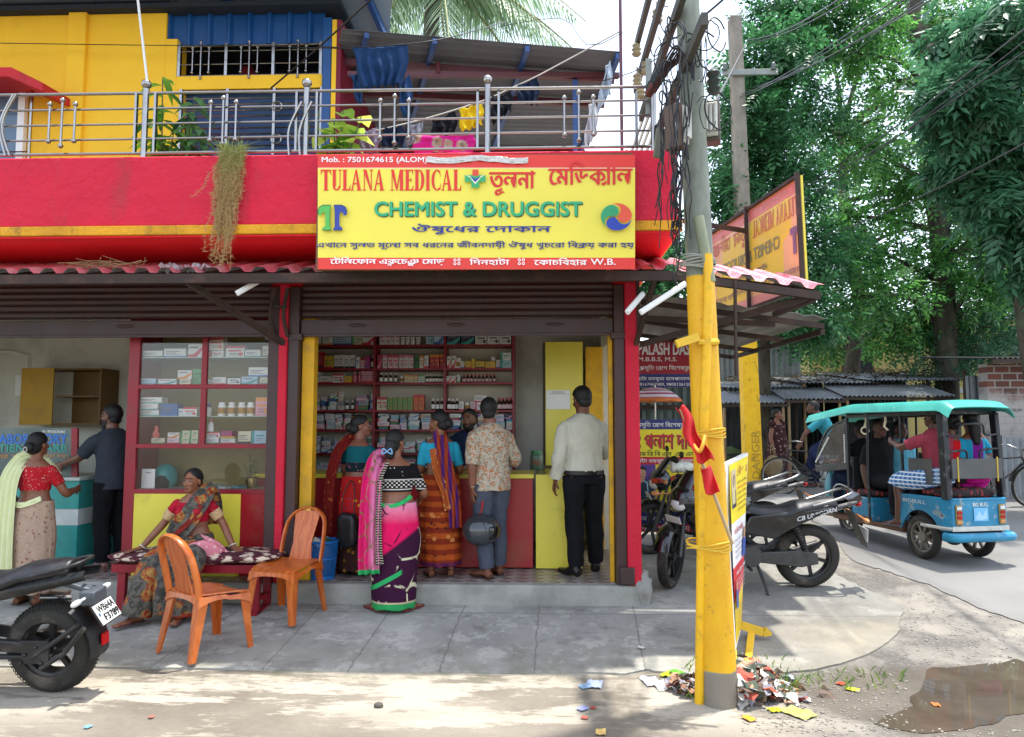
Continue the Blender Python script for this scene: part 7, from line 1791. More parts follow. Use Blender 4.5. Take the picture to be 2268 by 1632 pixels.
for s in (-1,):MB().add([(-.425,2.0,.97),(-.455,1.33,1.02),(-.455,1.33,1.58),(-.44,1.62,1.50),(-.415,1.9,1.28)],[(0,1,2,3,4)]).build('side_window',M_GLASS,er,0)
g=MB()
for k in range(14):g.ball((-.43,2.04-.02*k*.4-.015*k,1.0+.026*k),.016,8,6);g.ball((-.46,1.36,1.02+.028*k),.014,8,6)
for k in range(7):g.ball((-.40+.05*k,1.95,.99+.012*(k % 3)),(.03,.02,.02),8,6)
g.build('white_garland',mat('white cloth flowers','#d7d7d2',.8),er,60)
MB().ball((0,1.95,.62),(.30,.22,.34),28,16,fn=lambda d:1-.2*max(0,d.y)*max(0,-d.z)).build('front_body',mat('teal front paint','#1f7d8c',.4,.1),er,60)
MB().tube([(-.30,1.62,.98),(0,1.72,.95),(.30,1.62,.98)],.013,8,4).tube([(0,1.72,.95),(0,1.9,.6)],.02,8).build('handlebar',M_RBK,er,60)
for y in (.98,.62):
    g=MB().tube([(-.40,y,1.66),(-.41,y-.02,1.58),(-.42,y,1.5)],.016,8)
    if y>.8:g.tube([(-.42+.0*cos(a),y+.07*cos(a),1.45+.045*sin(a)) for a in np.linspace(0,2*pi,21)],.012,8)
    else:g.tube([(-.42,y,1.5),(-.42,y-.07,1.46)],.012,6)
    g.build('hand_strap',mat('cream strap ring','#cfc4a5',.5),er,60)
bpy.context.view_layer.update()
MW=er.matrix_basis
def seat_person(lab,lx,ly,lz,rz,h,seat_z,foot,**kw):
    """seated on the rickshaw; lx,ly in rickshaw space, seat_z the cushion top, foot the floor level"""
    k=h/1.65;drop=.80-(seat_z-foot+.02)/k;w=MW @ Vector((lx,ly,foot+.005));J=kw.pop('J',{});d=drop
    J0=dict(hpl=(-.09,.02,.87-d),hpr=(.09,.02,.87-d),knl=(-.12,.42,.50),knr=(.12,.42,.50),anl=(-.12,.42,.08),anr=(.12,.42,.08),ftl=(-.14,.58,.03),ftr=(.14,.58,.03))
    J0.update({k_:(v(d) if callable(v) else v) for k_,v in J.items()})
    return Person(lab,w,hz+rz,h,J=J0,drop=d,**kw),d
PK,d=seat_person('passenger in dusty pink shirt and blue check lungi gripping a rickshaw post',-.26,-.10,0,radians(2),1.62,.82,.31,skin='#4d3023',vox=.008,head=(radians(10),.05,0),lean=(0,.03,0),
    J=dict(ell=lambda d:(-.26,.26,1.20-d),wrl=lambda d:(-.18,.50,1.26-d),elr=lambda d:(.24,.06,1.06-d),wrr=lambda d:(.2,.28,.95-d),knl=(-.16,.44,.52),anl=(-.17,.46,.08),ftl=(-.2,.6,.03)),hands=dict(l=dict(curl=1.3)))
PK.shirt(cloth('dusty pink shirt','#8d3846'),.36,1,8,.02,seed=6);PK.sandals(mat('grey sandal','#6a6468'))
g=MB();PK.torso(g,.02,0,2)
for sd in 'lr':PK.leg(g,sd,.035,0,.56,.02)
t=NT('blue check lungi');X_,Y_,Z_=t.sep(t.co());c=t.mix(t.ramp(t.wave(5,t.co(),.4,'Y'),.55,.7),S('#2a5f96'),S('#7fa6cf'));c=t.mix(t.ramp(t.wave(7,t.co(),.4,'Z'),.72,.8),c,S('#dfe4e8'));t.base(c);t.set(Roughness=.8);remesh(g,'lungi',t.m,PK.root,.01,3,.008,10,3)
DR,d=seat_person('rickshaw driver in dark shirt behind the windscreen',.0,1.40,0,0,1.62,.68,.31,skin='#4d3023',vox=.009,lean=(0,.06,0),J=dict(elr=lambda d:(.27,.2,1.12-d),wrr=lambda d:(.24,.40,1.1-d),ell=lambda d:(-.30,.16,1.12-d),wrl=lambda d:(-.30,.38,1.10-d),knl=(-.2,.34,.5),anl=(-.22,.4,.08),ftl=(-.24,.55,.03)))
DR.shirt(cloth('black shirt','#18191c'),.42,1,8,.02,seed=7);DR.trousers(cloth('navy trousers','#1b2740'));DR.sandals(M_SAND)
SP,d=seat_person('woman passenger in magenta and turquoise on the rickshaw rear seat',.30,-.12,0,0,1.52,.82,.31,skin='#6b4331',vox=.009,fem=True,hair='long',head=(radians(-15),0,0),J=dict(elr=lambda d:(.34,.08,1.15-d),wrr=lambda d:(.2,.1,1.42-d)))
SP.blouse(floralm('turquoise magenta blouse','#1f8fae',[],9,extra=lambda t,c:t.mix(t.band(t.sep(t.co())[0],-.08,.06),c,S('#7a1c86'))),.36,1.02)
g=MB();SP.torso(g,.03,0,3)
for sd in 'lr':SP.leg(g,sd,.05,0,.9,.02)
remesh(g,'saree',cloth('magenta saree','#b0127c'),SP.root,.01,4,.01,8,2)
RP,d=seat_person('passenger in red top seated in the middle of the rickshaw rear seat',.02,-.06,0,0,1.48,.82,.31,skin='#5a3828',vox=.009,fem=True,hair='bun')
RP.blouse(cloth('bright red top','#b8121c'),.4,.98);g=MB();RP.torso(g,.03,0,3)
for sd in 'lr':RP.leg(g,sd,.05,0,.9,.02)
remesh(g,'saree',cloth('dark saree','#2a1a26'),RP.root,.01,4,.01,8,2)
FP,d=seat_person('passenger in black shirt on the front bench facing backwards',-.12,1.02,0,pi,1.60,.70,.31,skin='#4d3023',vox=.009)
FP.shirt(cloth('black shirt','#18191c'),.4,1,8,.02);FP.trousers(cloth('dark trousers','#1a1b20'))
FQ,d=seat_person('passenger in pale blue shirt on the front bench facing backwards',.28,1.02,0,pi,1.56,.70,.31,skin='#4d3023',vox=.009)
FQ.shirt(cloth('pale blue shirt','#5fa9bf'),.4,1,8,.02);FQ.trousers(cloth('dark trousers','#1a1b20'))

# ---------------------------------------------------------------- bicycles
def bicycle(lab,loc,rz,lean=0):
    e=empty('bicycle',loc,rz,lab,'bicycle');e.rotation_euler=(0,lean,rz);M_BK=mat('old black bike paint','#17181a',.45,.2,8,dirt=.2)
    for y in (0,1.12):wheel(e,.35,.045,0,M_ALU,.025,False,36,loc=(0,y,.35))
    g=MB();bb=(0,.44,.30);hd=Vector((0,.95,.82));stp=(0,.28,.78)
    for a,b in ((bb,hd-Vector((0,0,.1))),(stp,hd),(bb,stp),(bb,(0,0,.35)),(stp,(0,0,.35))):g.tube([a,b],.016,8)
    g.tube([hd,(0,1.02,.66),(0,1.12,.35)],.015,8);g.tube([stp,(0,.26,.9)],.013,8);g.build('frame',M_BK,e,50)
    MB().ball((0,.25,.93),(.085,.13,.045),18,10,fn=lambda d:1-.35*max(0,d.y)).build('saddle',M_SEAT,e,180)
    MB().tube([(-.27,.72,.98),(-.24,.9,.99),(0,.95,.93),(.24,.9,.99),(.27,.72,.98)],.011,8,4).tube([(0,.95,.82),(0,.95,.93)],.012,8).build('handlebar',M_CHR,e,60)
    g=MB()
    for y in (0,1.12):g.grid(lambda u,v:(.03*(2*v-1),y-.385*cos(.2+2.2*u),.35+.385*sin(.2+2.2*u)),24,4,thick=.004)
    g.build('mudguards',M_BK,e,60)
    MB().tube([(-.06,.44,.3),(.06,.44,.3)],.03,10).lathe([(.085,-.004),(.095,-.004),(.095,.004),(.085,.004)],24,(.05,.44,.3),'X',closed=True).bar((.06,.44,.3),(.06,.50,.14),.012,.02).bar((-.06,.44,.3),(-.06,.38,.46),.012,.02).obox((.1,.5,.14),.04,.03,.01).obox((-.1,.38,.46),.04,.03,.01).build('pedals',M_ALU,e,40)
    g=MB().box(-.07,.07,-.28,.12,.72,.735)
    for s in (-1,1):g.tube([(s*.06,-.2,.725),(s*.03,0,.35)],.006,6)
    g.build('carrier',M_BK,e,40);return e
p=atg(1768,1107);b1_=bicycle('old bicycle ridden by the man in teal beyond the rickshaw',(p.x+1.0,p.y+.35,gz(p.y)+.012),pi/2-.35)
CY=Person('cyclist in teal shirt riding beyond the rickshaw windscreen',b1_.matrix_basis @ Vector((0,.24,.0)),pi/2-.35,1.64,'#4d3023',vox=.009,drop=-.12,lean=(0,.22,-.04),J=dict(hpl=(-.09,.04,1.0),hpr=(.09,.04,1.0),knl=(-.11,.32,.82),knr=(.11,.36,.62),anl=(-.11,.12,.52),anr=(.11,.24,.22),ftl=(-.11,.27,.49),ftr=(.11,.4,.19),ell=(-.24,.42,1.16),elr=(.24,.42,1.16),wrl=(-.25,.52,.98),wrr=(.25,.52,.98)))
CY.shirt(cloth('teal shirt','#2d7f8c'),.4,1,8,.02);CY.trousers(cloth('indigo trousers','#232a4a'));CY.sandals(M_SAND)
p=atg(2190,1125);bicycle('black bicycle leaning by the corrugated fence behind the rickshaw',(p.x-.35,p.y,gz(p.y)),-pi/2+.15,.1)
# ================================================================ FAR SIDE OF THE STREET, TREES
def corrug(mb,p,du,dv,n,amp=.02,m=None,per=.09):
    """corrugated sheet from corner p along du, dv"""
    p,du,dv=Vector(p),Vector(du),Vector(dv);nn=du.cross(dv).normalized();k=max(4,int(du.length/per)*4)
    def f(u,v):return p+du*u+dv*v+nn*(amp*sin(2*pi*u*du.length/per))
    return mb.grid(f,k+1,n,m)
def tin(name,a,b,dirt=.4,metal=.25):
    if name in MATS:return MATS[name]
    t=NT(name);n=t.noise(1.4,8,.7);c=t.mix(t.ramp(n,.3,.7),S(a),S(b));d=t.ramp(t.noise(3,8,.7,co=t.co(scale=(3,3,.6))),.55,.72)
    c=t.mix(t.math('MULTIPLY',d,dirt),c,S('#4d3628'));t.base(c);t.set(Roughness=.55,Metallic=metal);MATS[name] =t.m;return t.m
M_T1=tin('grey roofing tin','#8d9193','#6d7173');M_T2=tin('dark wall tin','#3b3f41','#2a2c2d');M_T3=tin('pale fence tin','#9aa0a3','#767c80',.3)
M_BAM=mat('bamboo post','#8a744e',.6,.2,5,.1,20);M_WOOD=mat('dark timber','#3b2e24',.8,.25,6,.2,30)
g15=.50
def stall(lab,x0,x1,yf,yb,zf,zb,posts,can):
    cx=(x0+x1)/2;e=empty('market_stall',(cx,yf,g15),0,lab,'stall','tin roofed stalls across the road')
    corrug(MB(),(x0-cx-.1,-.1,zf-g15),(x1-x0+.2,0,0),(0,yb-yf+.3,zb-zf),3).build('roof',M_T1,e,40)
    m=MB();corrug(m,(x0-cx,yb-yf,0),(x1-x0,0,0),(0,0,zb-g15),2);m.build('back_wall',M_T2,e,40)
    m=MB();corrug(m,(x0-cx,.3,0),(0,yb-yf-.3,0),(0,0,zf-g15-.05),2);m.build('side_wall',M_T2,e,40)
    for x,mm in posts:MB().tube([(x-cx,.05,0),(x-cx+R(-.03,.03),.02,zf-g15)],.035,8).build('post',mm,e,60)
    c0,c1,dz=can;corrug(MB(),(c0-cx,-1.1,zf-g15-dz-.28),(c1-c0,0,0),(0,1.15,.28),3).build('canopy',M_T1,e,40)
    MB().bar((c0-cx,-1.05,zf-g15-dz-.33),(c1-cx,-1.05,zf-g15-dz-.33),.04,.05).build('canopy_beam',M_WOOD,e,30)
    for x in (c0+.1,c1-.1):MB().tube([(x-cx,-1.0,0),(x-cx,-1.0,zf-g15-dz-.3)],.028,8).build('canopy_post',M_BAM,e,60)
    m=MB().box(x0-cx+.1,x1-cx-.1,.3,.9,0,.55).box(x0-cx+.1,x1-cx-.1,.25,.95,.55,.6);m.build('table',M_WOOD,e,30)
    return e
def sx(u,Y):return at(u,900,Y).x
Yf,Yb=15.6,18.2
zt1_=at(1700,858,Yf).z;zt2_=at(1800,848,Yf).z;zt3_=at(2000,842,Yf).z
stall('tin roofed stall with a light front canopy behind the square yellow pole',sx(1615,Yf),sx(1780,Yf),Yf,Yb,zt1_,zt1_+.35,((sx(1697,Yf),M_BAM),(sx(1762,Yf),M_WOOD)),(sx(1592,14.6),sx(1745,14.6),.08))
stall('tin roofed stall with bamboo posts behind the cyclist',sx(1784,Yf),sx(1930,Yf),Yf,Yb,zt2_,zt2_+.35,((sx(1782,Yf),M_BAM),(sx(1860,Yf),M_WOOD)),(sx(1735,14.6),sx(1870,14.6),.1))
stall('tin roofed stall with a long canopy behind the rickshaw roof',sx(1934,Yf),sx(2150,Yf),Yf,Yb,zt3_,zt3_+.35,((sx(1945,Yf),M_WOOD),(sx(2060,Yf),M_WOOD)),(sx(1865,14.6),sx(2110,14.6),.1))
# leaf litter heap on the stall roofs
m=MB();random.seed(3)
for i in range(900):
    x=R(sx(1640,Yf),sx(2120,Yf));y=R(Yf-.1,Yb);t_=(y-Yf)/(Yb-Yf);z=(zt1_+(zt3_-zt1_)*min(1,max(0,(x-sx(1640,Yf))/4)))+.35*t_+.04+R(0,.10);a=R(0,6.3);leaf_fn(m,(x,y,z),(cos(a),sin(a),R(-.2,.3)),R(.1,.3),R(.03,.07),.2)
tag(m.build('leaf_litter',leafmat('dry leaf litter','#3b3226','#6e5f49',.1,.9),None,60),None,None,None,'stuff')
# corrugated fence left, brick wall and fence right, yellow house behind
o=empty('corrugated_fence',(sx(1590,17.5),17.5,g15),0,'tall grey corrugated sheet fence seen between the two yellow poles','fence')
corrug(MB(),(-1.2,0,0),(3.2,0,0),(0,0,3.2),2,.022,None,.13).build('sheet',M_T3,o,40);MB().tube([(-1.2,.06,0),(-1.2,.06,3.2)],.04,8).tube([(1.9,.06,0),(1.9,.06,3.2)],.04,8).build('posts',M_WOOD,o,40)
YW_=13.2;gw=gz(YW_)
def brickm():
    t=NT('worn red and whitewashed brick');b=t.new('TexBrick');t.put(b.inputs[0],t.co('Object',rot=(pi/2,0,0)));b.inputs['Scale'].default_value=1;b.inputs['Brick Width'].default_value=.27;b.inputs['Row Height'].default_value=.13;b.inputs['Mortar Size'].default_value=.014
    t.put(b.inputs[1],S('#6f4236'));t.put(b.inputs[2],S('#58352c'));t.put(b.inputs[3],S('#8d8983'));X,Y,Z=t.sep(t.co())
    c=t.mix(t.math('MULTIPLY',t.ramp(t.math('ADD',Z,t.math('MULTIPLY',t.noise(1.5,5),.8)),2.35,2.15),t.ramp(b.outputs[1],0,1,.85,.35)),b.outputs[0],S('#a7a4a0'));c=t.mix(t.ramp(t.noise(3,7,.7),.5,.7,0,.6),c,S('#4b4642'));t.base(c);t.set(Roughness=.9);t.bump(b.outputs[1],-.6);return t.m
xb0=sx(2188,YW_);o=empty('brick_wall',(xb0,YW_,gw),0,'old brick wall with grey whitewashed courses and dark roof at the right edge','wall')
MB().box(0,5,0,.25,0,at(2240,805,YW_).z-gw).build('brickwork',brickm(),o,0)
zz_=at(2240,798,YW_).z-gw;corrug(MB(),(-.15,-.45,zz_),(5.3,0,0),(0,2.5,.25),3).build('roof',M_T2,o,40);MB().bar((-.15,-.42,zz_-.05),(5,-.42,zz_-.05),.05,.07).build('roof_beam',M_WOOD,o,30)
P=Print(lambda s,t,l:Vector((at(s,t,YW_).x-xb0,-l-.002,at(s,t,YW_).z-gw)));P.text('2016 9UPI',2216,2262,912,905,'#5c5a58',.01);P.build('lettering',o)
o=empty('corrugated_fence',(xb0,YW_-.25,gw),0,'low pale corrugated sheet fence in front of the brick wall','fence')
corrug(MB(),(.05,0,0),(5,0,0),(0,0,at(2240,970,YW_).z-gw),2,.02,None,.11).build('sheet',M_T3,o,40);MB().tube([(0.05,.05,0),(.05,.05,1.1)],.03,8).build('post',M_WOOD,o,40)
o=empty('corrugated_fence',(sx(2140,14),14.0,gz(14)),0,'upright strip of bright corrugated sheet between the stalls and the brick wall','fence')
corrug(MB(),(0,0,0),(at(2184,900,14).x-at(2140,900,14).x,0,0),(0,0,at(2160,832,14).z-gz(14)),2,.025,None,.13).build('sheet',M_T3,o,40);MB().tube([(.02,.06,0),(.02,.06,2.3)],.035,8).build('post',M_WOOD,o,40)
yh0=sx(1800,24);o=empty('yellow_house',(yh0+3,24,.55),0,'pale yellow house half hidden behind the trees','house')
MB().box(-3,6,0,5,0,4.6).build('wall',plaster('old yellow limewash','#9a8a50',.2,.15,.5),o,0);MB().box(-3.2,6.2,-.4,5.2,4.601,4.75).box(-3.05,6.05,-.08,-.002,2.2,2.35).build('roof',M_T1,o,0)
for x in (-1.5,1.6,4):w=MB().box(x-.45,x+.45,-.03,-.004,2.7,3.8).build('window',M_DARK,o,0);MB().box(x-.5,x-.45,-.05,-.004,2.65,3.85).box(x+.45,x+.5,-.05,-.004,2.65,3.85).box(x-.45,x+.45,-.05,-.004,3.8,3.85).build('frame',M_WOOD,w,0)
# baskets and goods in front of the fence
for i,(u,v,Y,lab,col) in enumerate(((1612,1000,15.4,'dark plastic crate heaped with green vegetables by the stalls','#2b2b2e'),(1640,985,15.9,'black crate stacked behind the vegetable crate','#1b1c20'),(1812,1050,14.6,'grey crate on the ground beside the bicycle wheel','#3b3d40'))):
    p=at(u,v,Y);o=empty('crate',(p.x,Y,gz(Y)),.1*i,lab,'crate');m=MB();h=.62 if i<2 else .4
    for z in np.linspace(.0,h-.06,5):m.box(-.4,.4,-.25,-.23,z,z+.05).box(-.4,.4,.23,.25,z,z+.05).box(-.4,-.38,-.23,.23,z,z+.05).box(.38,.4,-.23,.23,z,z+.05)
    for x in (-.39,0,.37):m.box(x,x+.02,-.23,-.21,0,h).box(x,x+.02,.21,.23,0,h)
    m.box(-.38,.38,-.22,.22,.0,.02);m.build('slats',mat('crate '+col,col,.6),o,0)
    MB().ball((0,0,h-.1),(.36,.22,.22),24,14,fn=lambda d:1+.25*noise.noise(d*5)).build('contents',mat('leafy vegetables' if i==0 else 'dark goods','#4c5f35' if i==0 else '#2c2a2c',.8,.5,14,.5,30),o,60)
p=at(1832,1030,14.4);o=empty('sack',(p.x,14.4,gz(14.4)),0,'white plastic sack beside the woman in the nightdress','sack');MB().ball((0,0,.22),(.22,.16,.26),20,14,fn=lambda d:1+.2*noise.noise(d*3)).build('bag',mat('white sack','#b9bab8',.7,.1),o,180)
# alley behind the side doorway
o=empty('alley_wall',(1.6,10.4,.27),0,'grey green corrugated wall closing the alley behind the doctor signs','wall');corrug(MB(),(-1.2,0,0),(2.1,0,0),(0,0,2.1),2,.02,None,.12).build('sheet',tin('green grey tin','#5f6f68','#45514c'),o,40)
m=MB()
for z in (.9,1.7,2.1):m.bar((-1.2,-.05,z),(.9,-.05,z),.04,.06)
for x in (-1.15,-.2,.85):m.bar((x,-.06,0),(x,-.06,2.45),.05,.05)
m.bar((-1.2,-.3,2.45),(.9,-.3,2.4),.05,.05).bar((-1.2,.0,2.3),(.9,-.5,2.45),.04,.04);m.build('frame',M_WOOD,o,30)
o=empty('sign_frame',(1.55,9.44,.25),0,'dark frame of two thin posts that carries the doctor signs','frame');m=MB()
for u in (1376,1530):x=at(u,800,9.44).x-1.55;m.tube([(x,0,0),(x,0,2.35)],.02,8)
m.bar((-.4,0,1.7),(.9,0,1.7),.03,.03).bar((-.4,0,.9),(.9,0,.9),.03,.03);m.build('posts',M_WOOD,o,40)
uc=at(1450,858,9.25);o=empty('umbrella',(uc.x,9.25,.25),0,'pink, red and white striped market umbrella between the doctor signs','umbrella');zu=uc.z-.25;ru=.36
t=NT('striped umbrella cloth');X_,Y_,Z_=t.sep(t.co());q=t.math('SQRT',t.math('ADD',t.math('MULTIPLY',X_,X_),t.math('MULTIPLY',Y_,Y_)));w=t.math('FRACT',t.math('MULTIPLY',q,15));c=t.mix(t.ramp(w,.5,.52),S('#f2ecee'),S('#d88ab2'));c=t.mix(t.band(w,.66,.8),c,S('#d9566a'));c=t.mix(t.band(w,.82,.96),c,S('#8a4a8a'));c=t.mix(t.ramp(q,.31,.315),c,S('#d9793a'));t.base(c);t.set(Roughness=.7);MU=t.m
def uf(u,v):a=2*pi*u;rr=ru*v;s_=1-.05*abs(sin(4*a))*v;return (rr*cos(a)*s_,rr*sin(a)*s_,zu-.19*v**2.2+.012*v*abs(sin(4*a)))
MB().grid(uf,64,12,close_u=True,thick=.003).build('canopy',MU,o,180);MB().tube([(0,0,0),(0,0,zu+.03)],.012,8).build('pole',M_STEEL,o,60)
m=MB()
for k in range(8):a=2*pi*k/8;m.tube([(0,0,zu-.02),(ru*.5*cos(a),ru*.5*sin(a),zu-.06),(ru*.97*cos(a),ru*.97*sin(a),zu-.185)],.004,5)
m.build('ribs',M_STEEL,o,60)

# ---------------------------------------------------------------- trees
rng=np.random.default_rng(5)
def spray_template(n,L,ll,lw,droop):
    """a twig with n pairs of leaflets (each two triangles folded on the midrib) along +X"""
    V,F=[],[]
    for i in range(n*2+1):
        t_=(i//2+.6)/n if i<2*n else 1.0;s=(1 if i % 2 else -1) if i<2*n else 0;a=s*radians(58) if s else 0
        b=np.array([L*t_,0,-droop*L*t_*t_]);d=np.array([cos(a),sin(a),-.35]);d /= np.linalg.norm(d);sd=np.cross(d,[0,0,1]);sd /= np.linalg.norm(sd);k=ll*(1-.35*abs(t_-.5));up=np.cross(sd,d)
        o=len(V);V += [b,b+d*k*.45+sd*lw+up*lw*.35,b+d*k,b+d*k*.45-sd*lw+up*lw*.35];F += [(o,o+1,o+2),(o,o+2,o+3)]
    return np.array(V),np.array(F)
def leaves(name,m,parent,clumps,per,tmpl,spread,down=.35,org=(0,0,0)):
    V0,F0=tmpl;C=[];A=[]
    for (c,r) in clumps:
        n=max(3,int(per*(r/spread)**2)) if spread else per
        d=rng.normal(size=(n,3));d /= np.linalg.norm(d,axis=1)[:,None];rad=r*(rng.random(n)**.45)
        C.append(np.array(c)+d*rad[:,None]*np.array([1,1,.75]));dd=d+rng.normal(size=(n,3))*.5;dd[:,2] -= down;A.append(dd/np.linalg.norm(dd,axis=1)[:,None])
    C=np.concatenate(C)-np.array(org);X=np.concatenate(A);N=len(C)
    up=rng.normal(size=(N,3))*.35+np.array([0,0,1]);Y=np.cross(up,X);Y /= np.linalg.norm(Y,axis=1)[:,None];Z=np.cross(X,Y);s=rng.uniform(.7,1.25,N)
    P=C[:,None,:]+s[:,None,None]*(V0[None,:,0:1]*X[:,None]+V0[None,:,1:2]*Y[:,None]+V0[None,:,2:3]*Z[:,None]);P=P.reshape(-1,3)
    F=(F0[None]+(np.arange(N)*len(V0))[:,None,None]).reshape(-1,3)
    me=bpy.data.meshes.new(name);me.vertices.add(len(P));me.vertices.foreach_set('co',P.ravel());me.loops.add(F.size);me.loops.foreach_set('vertex_index',F.ravel());me.polygons.add(len(F))
    me.polygons.foreach_set('loop_start',np.arange(0,F.size,3));me.update(calc_edges=True);me.materials.append(m)
    o=bpy.data.objects.new(name,me);COL.objects.link(o);o.parent=parent;return o
def barkm():
    t=NT('dark mossy bark');c=t.mix(t.ramp(t.noise(5,7,.7,co=t.co(scale=(2,2,.5))),.35,.65),S('#2a2521'),S('#5a5245'));c=t.mix(t.ramp(t.noise(2,5),.55,.7),c,S('#46523a'));t.base(c);t.set(Roughness=.95);t.bump(t.noise(14,8,.7,co=t.co(scale=(2,2,.5))),.7,.03);return t.m
M_BARK=barkm()
def tree(lab,base,trunk,r0,blobs,Y,dep,m,tmpl,per,sub,name='leafy_tree',down=.35,lrad=.46,extra=()):
    """blobs: (u, v, radius) seen in the photo, set at distance Y (+- dep); trunk: points; limbs run from the trunk to the blobs"""
    e=empty(name,base,0,lab,'tree');B=Vector(base);T=[Vector(p) for p in trunk]
    mb=MB().tube([p-B for p in T],[r0,r0*.8,r0*.7,r0*.6,r0*.45],14,6);clumps=[];tops=spline(T,6);lm=MB()
    for u,v,ru in blobs:
        c=at(u,v,Y+R(-dep,dep));rw=ru/FPX*Y
        near=min(tops,key=lambda p:(p-c).length+abs(p.z-c.z+rw*.8)*.5)
        mid=near.lerp(c,.5)+Vector((R(-.2,.2),R(-.2,.2),R(.1,.4)))
        lm.tube([near-B,mid-B,c-B],[r0*.32,r0*.2,r0*.08],7,5)
        for k in range(sub):
            d=Vector(rng.normal(size=3));d.normalize();q=c+Vector((d.x,d.y,d.z*.85))*rw*R(.25,1.0)
            clumps.append((tuple(q),lrad*R(.6,1.25)));lm.tube([c-B,c.lerp(q,.5)-B+Vector((0,0,.08)),q-B],[r0*.07,r0*.05,.008],5,2)
    mb.build('trunk',M_BARK,e,60);lm.build('limbs',M_BARK,e,60)
    leaves('crown',m,e,clumps,per,tmpl,lrad,down,B);return e
L1=leafmat('mid green leaf','#1d4a2a','#4c8250',.34);L2=leafmat('yellow green leaf','#22532d','#629846',.38);L3_=leafmat('blue green dark leaf','#224830','#4d7c5a',.32,.35);L4=leafmat('far green leaf','#254d28','#5a8440',.38)
PIN=spray_template(4,.42,.17,.032,.25);MAN=spray_template(3,.26,.24,.033,.45);SMALL=spray_template(5,.36,.11,.02,.2)
x1_=at(1668,700,15.6)
tree('leafy tree just behind the square yellow pole, hanging over the side sign',(x1_.x,15.3,gz(15.3)),[(x1_.x,15.3,.4),(x1_.x+.1,15.3,2.2),(x1_.x+.15,15.3,4),(x1_.x+.3,15.2,6),(x1_.x+.6,15.2,8.2)],.15,
     [(1640,680,60),(1700,640,70),(1610,560,55),(1660,470,70),(1730,540,80),(1640,350,60),(1690,280,75),(1760,400,80),(1680,160,60),(1740,120,80),(1790,230,85),(1720,20,70),(1800,60,80),(1810,560,80),(1770,690,60),(1620,430,45),(1655,230,45),(1480,560,34),(1460,600,30)],15.2,.8,L1,PIN,22,12)
tr=[at(2092,830,16.5),at(2085,560,16.5),at(2056,380,16.6),at(2062,190,16.5),at(2022,40,16.4),at(2060,-90,16.5)];tr[0].z=.55
tree('tall tree with a dark winding trunk in the middle of the right hand foliage',tuple(tr[0]),tr,.26,
     [(1880,480,90),(1920,330,90),(1980,180,90),(1900,120,90),(1860,20,90),(1980,30,80),(2120,60,90),(2140,180,80),(2160,320,80),(2000,420,80),(1950,560,95),(2020,640,90),(1900,660,80),(2120,560,90),(2180,470,80),(2200,620,80),(2080,720,70),(1980,720,60),(2230,250,90),(2250,100,90)],16.8,1.3,L2,PIN,16,12)
xm=at(2300,900,11.5)
tree('dark broad leaved mango tree at the right edge of the street',(xm.x,11.5,gz(11.5)),[(xm.x,11.5,.3),(xm.x,11.5,2),(xm.x-.2,11.4,3.6),(xm.x-.1,11.5,5),(xm.x,11.5,6.5)],.2,
     [(2230,130,85),(2180,250,80),(2240,330,90),(2160,330,55),(2120,210,50),(2260,450,80),(2200,420,60),(2290,560,80),(2210,40,80),(2150,100,60)],11.0,.7,L3_,MAN,27,10,'mango_tree',.6)
x4=at(1880,700,20)
tree('paler tree filling in behind the stalls and the main trunk',(x4.x,20,.55),[(x4.x,20,.5),(x4.x,20,3),(x4.x+.3,20,5),(x4.x,20,7.5),(x4.x,20,10)],.25,
     [(1700,700,80),(1780,740,60),(1860,760,60),(1830,620,90),(1950,640,90),(2050,500,100),(1880,380,100),(1800,300,100),(2100,420,100),(2180,560,100),(2240,680,90),(1960,260,110),(2060,140,110),(1830,120,110),(1990,0,110),(2200,120,110),(2250,380,100)],20.5,1.2,L4,PIN,13,10,lrad=.6)
x5=at(2180,760,15);tree('low fine leaved bush spilling over the stall roofs near the brick wall',(x5.x,16.9,.55),[(x5.x,16.9,.5),(x5.x,16.8,1.4),(x5.x-.1,16.7,2.2),(x5.x,16.6,3),(x5.x,16.6,3.6)],.1,[(2120,780,50),(2180,760,55),(2240,740,60),(2070,800,40),(2140,700,60),(2230,660,60)],16.5,.6,L3_,SMALL,20,8,'bush',.3)
# distant wood that closes the street on the right and behind the buildings
fw=empty('far_trees',(10,40,.5));fw['kind'] ='stuff'
cl=[((R(-5,46),R(32,46),R(.8,5.5)),R(.9,1.5)) for _ in range(340)]
o=leaves('foliage',L4,fw,cl,16,spray_template(4,.9,.42,.11,.25),1.2,.35,(10,40,.5))
